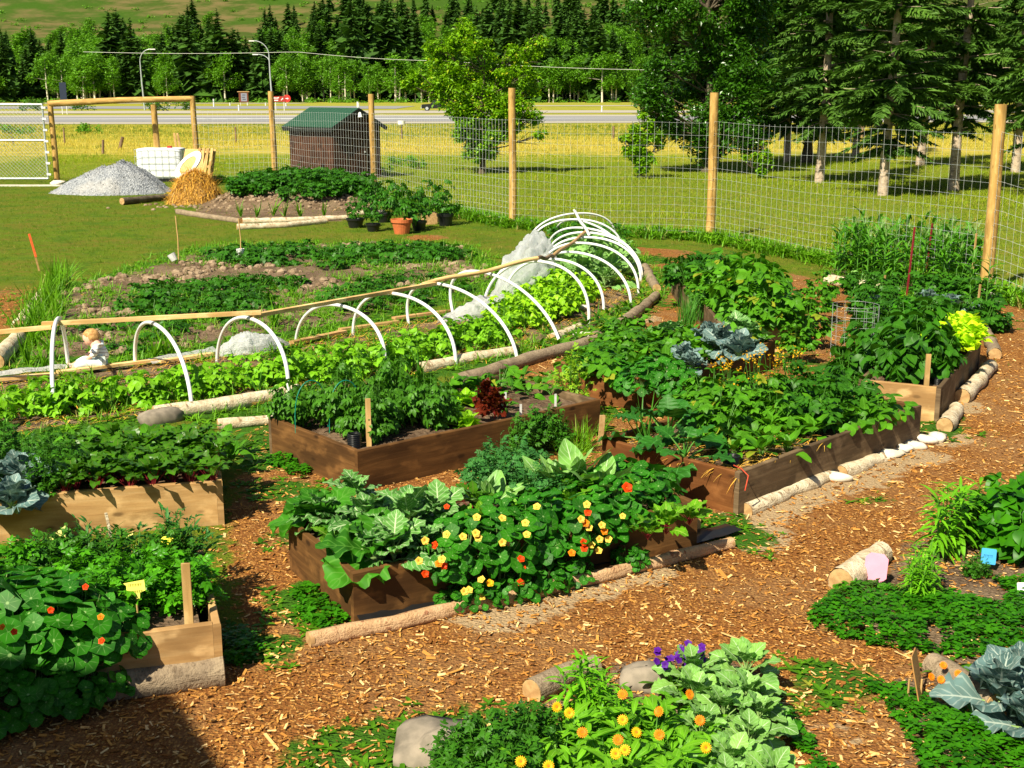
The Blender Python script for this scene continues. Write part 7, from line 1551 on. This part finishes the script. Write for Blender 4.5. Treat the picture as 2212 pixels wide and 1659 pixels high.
# weeds and ground cover
W1 = join([(blade(1, .38, 3, 1, .9, .15, .6), rots(a, p, 0)[0], (0, 0, 0), s) for a, p, s in ((0, .5, 1), (1.3, .3, .8), (2.5, .6, .9), (3.9, .35, 1), (5.1, .7, .8))])
x, y = scat(60000, -8, 9, 4.6, 30, lambda x, y: np.clip(look(WD, x, y)*1.0-.12, 0, .9)*np.clip(1.3-y/28, .3, 1), 1.1); k = len(x)
mb = MB(); mb.inst(W1, np.c_[x, y, gz(x, y)], rots(rng.random(k)*6.28, 0, 0), rng.uniform(.03, .085, k)); tag(mb.build('weeds', M['weed']), kind='stuff')
# dense clover-like cover of the right beds
COV = [pts([(1745, 1340), (1800, 1270), (1880, 1262), (2030, 1285), (2300, 1330), (2300, 1430), (2140, 1430), (2000, 1415), (1870, 1390), (1800, 1380)]), pts([(1880, 1480), (1960, 1500), (2060, 1540), (2150, 1590), (2330, 1640), (2330, 1900), (2050, 1800), (1990, 1640)]), pts([(1690, 1530), (1740, 1580), (1790, 1660), (1850, 1760), (1760, 1780), (1730, 1640)]), pts([(2150, 1260), (2300, 1250), (2300, 1330), (2180, 1320)]), pts([(625, 1290), (700, 1250), (760, 1310), (768, 1350), (700, 1368), (640, 1330)]), pts([(600, 960), (700, 985), (720, 1010), (640, 1040), (580, 1000)]), pts([(480, 1350), (560, 1390), (570, 1420), (500, 1450), (480, 1420)])]
CW = join([(blade(1, .7, 3, 1, .8, .1, .5), rots(a, p, 0)[0], (0, 0, h), s) for a, p, s, h in ((0, .25, 1, .5), (1.4, .2, .9, .9), (2.6, .4, .9, .3), (3.9, .2, 1, 1.1), (5.1, .5, .8, .7))])
mb = MB()
for P in COV:
    P = np.asarray(P)[:, :2]; lo, hi = P.min(0)-.1, P.max(0)+.1; n = int((hi-lo).prod()*1500); x = rng.uniform(lo[0], hi[0], n); y = rng.uniform(lo[1], hi[1], n); sdd = sdpoly(x+.12*(fbm(x, y, 5, 2, 3)-.5), y+.12*(fbm(x, y, 5, 2, 4)-.5), P); m = (sdd > 0) & (fbm(x, y, 2.5, 3, 44) > .3) & ~in_bed(x, y, .01); x, y, sdd = x[m], y[m], sdd[m]; k = len(x)
    hgt = .03+.07*fbm(x, y, 3.5, 3, 9)*np.clip(sdd/.12, .2, 1); mb.inst(CW, np.c_[x, y, gz(x, y)+hgt-.03], rots(rng.random(k)*6.28, rng.normal(0, .2, k), rng.normal(0, .2, k)), rng.uniform(.02, .042, k))
tag(mb.build('ground_cover', M['clover']), kind='stuff')
# grass: lawn inside and outside the fence, tall meadow
GT = join([(blade(1, .08, 3, 1, .4, .2, c), rots(a, p, 0)[0], (math.cos(a*3)*.3, math.sin(a*3)*.3, 0), s) for a, p, s, c in ((0, 1.2, 1, .5), (1.1, 1., .8, .8), (2.3, 1.3, .9, .4), (3.4, .9, 1, .9), (4.4, 1.2, .7, .5), (5.5, 1.1, .9, .7))])
def lawnf(x, y): return np.clip(1-look(CH, x, y)*.93-look(SO, x, y)*.8, 0, 1)
x, y = scat(90000, -20, 18, 8, 46, lawnf, .8); k = len(x)
mb = MB(); mb.inst(GT, np.c_[x, y, gz(x, y)], rots(rng.random(k)*6.28, 0, 0), rng.uniform(.03, .075, k)); tag(mb.build('grass', M['grass']), kind='stuff')
x, y = scat(150000, -22, 24, 19, 62, lambda x, y: (y > np.interp(x, fx_, fy_)+.3)*.8, .9); k = len(x); mb = MB(); mb.inst(GT, np.c_[x, y, 0*x], rots(rng.random(k)*6.28, 0, 0), rng.uniform(.04, .11, k)*(1+(fbm(x, y, .5, 3, 5) > .55)*.7)); tag(mb.build('lawn_grass', M['lawnblade']), kind='stuff')
x, y = scat(30000, -16, 16, 9, 26, lambda x, y: (rimf := np.exp(-(np.minimum(np.abs(sdpoly(x, y, POLY_HOOP)), np.abs(sdpoly(x, y, POLY_PLOT)))/.25)**2))*.8+(look(SO, x, y) > .4)*(y > 9)*.8*(fbm(x, y, 1.1, 3, 66) > .46), 1.); k = len(x)
mb = MB(); mb.inst(GT, np.c_[x, y, gz(x, y)], rots(rng.random(k)*6.28, 0, 0), rng.uniform(.08, .2, k)); mb.inst(W1, np.c_[x, y, gz(x, y)]+rng.normal(0, .08, (k, 3))*[1, 1, 0], rots(rng.random(k)*6.28, 0, 0), rng.uniform(.05, .13, k)); tag(mb.build('rough_grass', M['tallgrass']), kind='stuff')
mb = MB(); n = 5200; s = rng.random(n); seg = np.array([G(*p)[:2] for p in ((427, 392), (594, 397), (808, 430), (1107, 490), (1533, 520), (2128, 635), (2330, 690))]); cum = np.r_[0, np.cumsum(np.hypot(*np.diff(seg, axis=0).T))]; x = np.interp(s*cum[-1], cum, seg[:, 0])+rng.normal(0, .12, n); y = np.interp(s*cum[-1], cum, seg[:, 1])+rng.normal(0, .22, n)
mb.inst(GT, np.c_[x, y, 0*x], rots(rng.random(n)*6.28, 0, 0), rng.uniform(.12, .38, n)); mb.inst(W1, np.c_[x, y, .03+.15*rng.random(n)], rots(rng.random(n)*6.28, rng.normal(0, .3, n), 0), rng.uniform(.06, .14, n)); tag(mb.build('fence_line_weeds', M['tallgrass']), kind='stuff')
mb = MB(); x = rng.uniform(-60, 60, 60000); y = 56+90*rng.random(60000); f = np.interp(y, [56, 64, 80, 100, 125, 146], [.25, .9, 1, .6, .3, .1])*(fbm(x*.25, y*.5, .35, 3, 8) > .38); m = (rng.random(60000) < f) & inview(x, y) & (y < 119); x, y = x[m], y[m]; k = len(x)
mb.inst(GT, np.c_[x, y, 0*x], rots(rng.random(k)*6.28, 0, 0), rng.uniform(.15, .34, k)*np.interp(y, [56, 70], [.6, 1])); tag(mb.build('meadow_grass', M['dry']), kind='stuff')
mb = MB(); x = rng.uniform(-75, 75, 22000); y = 84+38*rng.random(22000); m = inview(x, y) & (fbm(x, y, .2, 3, 55) > .42); x, y = x[m], y[m]; k = len(x); mb.inst(GT, np.c_[x, y, 0*x], rots(rng.random(k)*6.28, 0, 0), rng.uniform(.15, .3, k)); tag(mb.build('meadow_grass', M['grass']), kind='stuff')
# clods on the potato plot
u = np.linspace(0, 2*pi, 8)[:-1]; vv = np.linspace(.1, pi*.6, 4); U, V2 = np.meshgrid(u, vv); D2 = np.stack([np.cos(U)*np.sin(V2), np.sin(U)*np.sin(V2), np.cos(V2)*.8], -1).reshape(-1, 3)*(1+.25*rng.random((28, 1))); i = np.arange(3)[:, None]*7; j = np.arange(7)[None]; CLD = (D2, [np.stack([i+j, i+7+j, i+7+(j+1) % 7, i+(j+1) % 7], -1).reshape(-1, 4)], np.zeros((28, 3)))
mb = MB(); P = POLY_PLOT[:, :2]; lo, hi = P.min(0), P.max(0); n = 9000; x = rng.uniform(lo[0], hi[0], n); y = rng.uniform(lo[1], hi[1], n); m = (sdpoly(x, y, P) > .1) & (fbm(x, y, 1.3, 3, 88) > .56); x, y = x[m], y[m]; k = len(x); mb.inst(CLD, np.c_[x, y, gz(x, y)], rots(rng.random(k)*6.28, rng.normal(0, .3, k), 0), .012+.065*rng.random(k)**2.5)
x, y = MC[0]+rng.normal(0, 1.5, 900), MC[1]-.6+rng.normal(0, .6, 900); mb.inst(CLD, np.c_[x, y, gz(x, y)], rots(rng.random(900)*6.28, 0, 0), rng.uniform(.02, .06, 900))
g = NG('dry_clod', .95, .05); n_ = g.noise(g.world(), 8., 4.); M['clod'] = g.done(g.mix(g.step(n_, .35, .65), (.17, .115, .07), (.34, .25, .165))); tag(mb.build('soil_clods', M['clod']), kind='stuff')
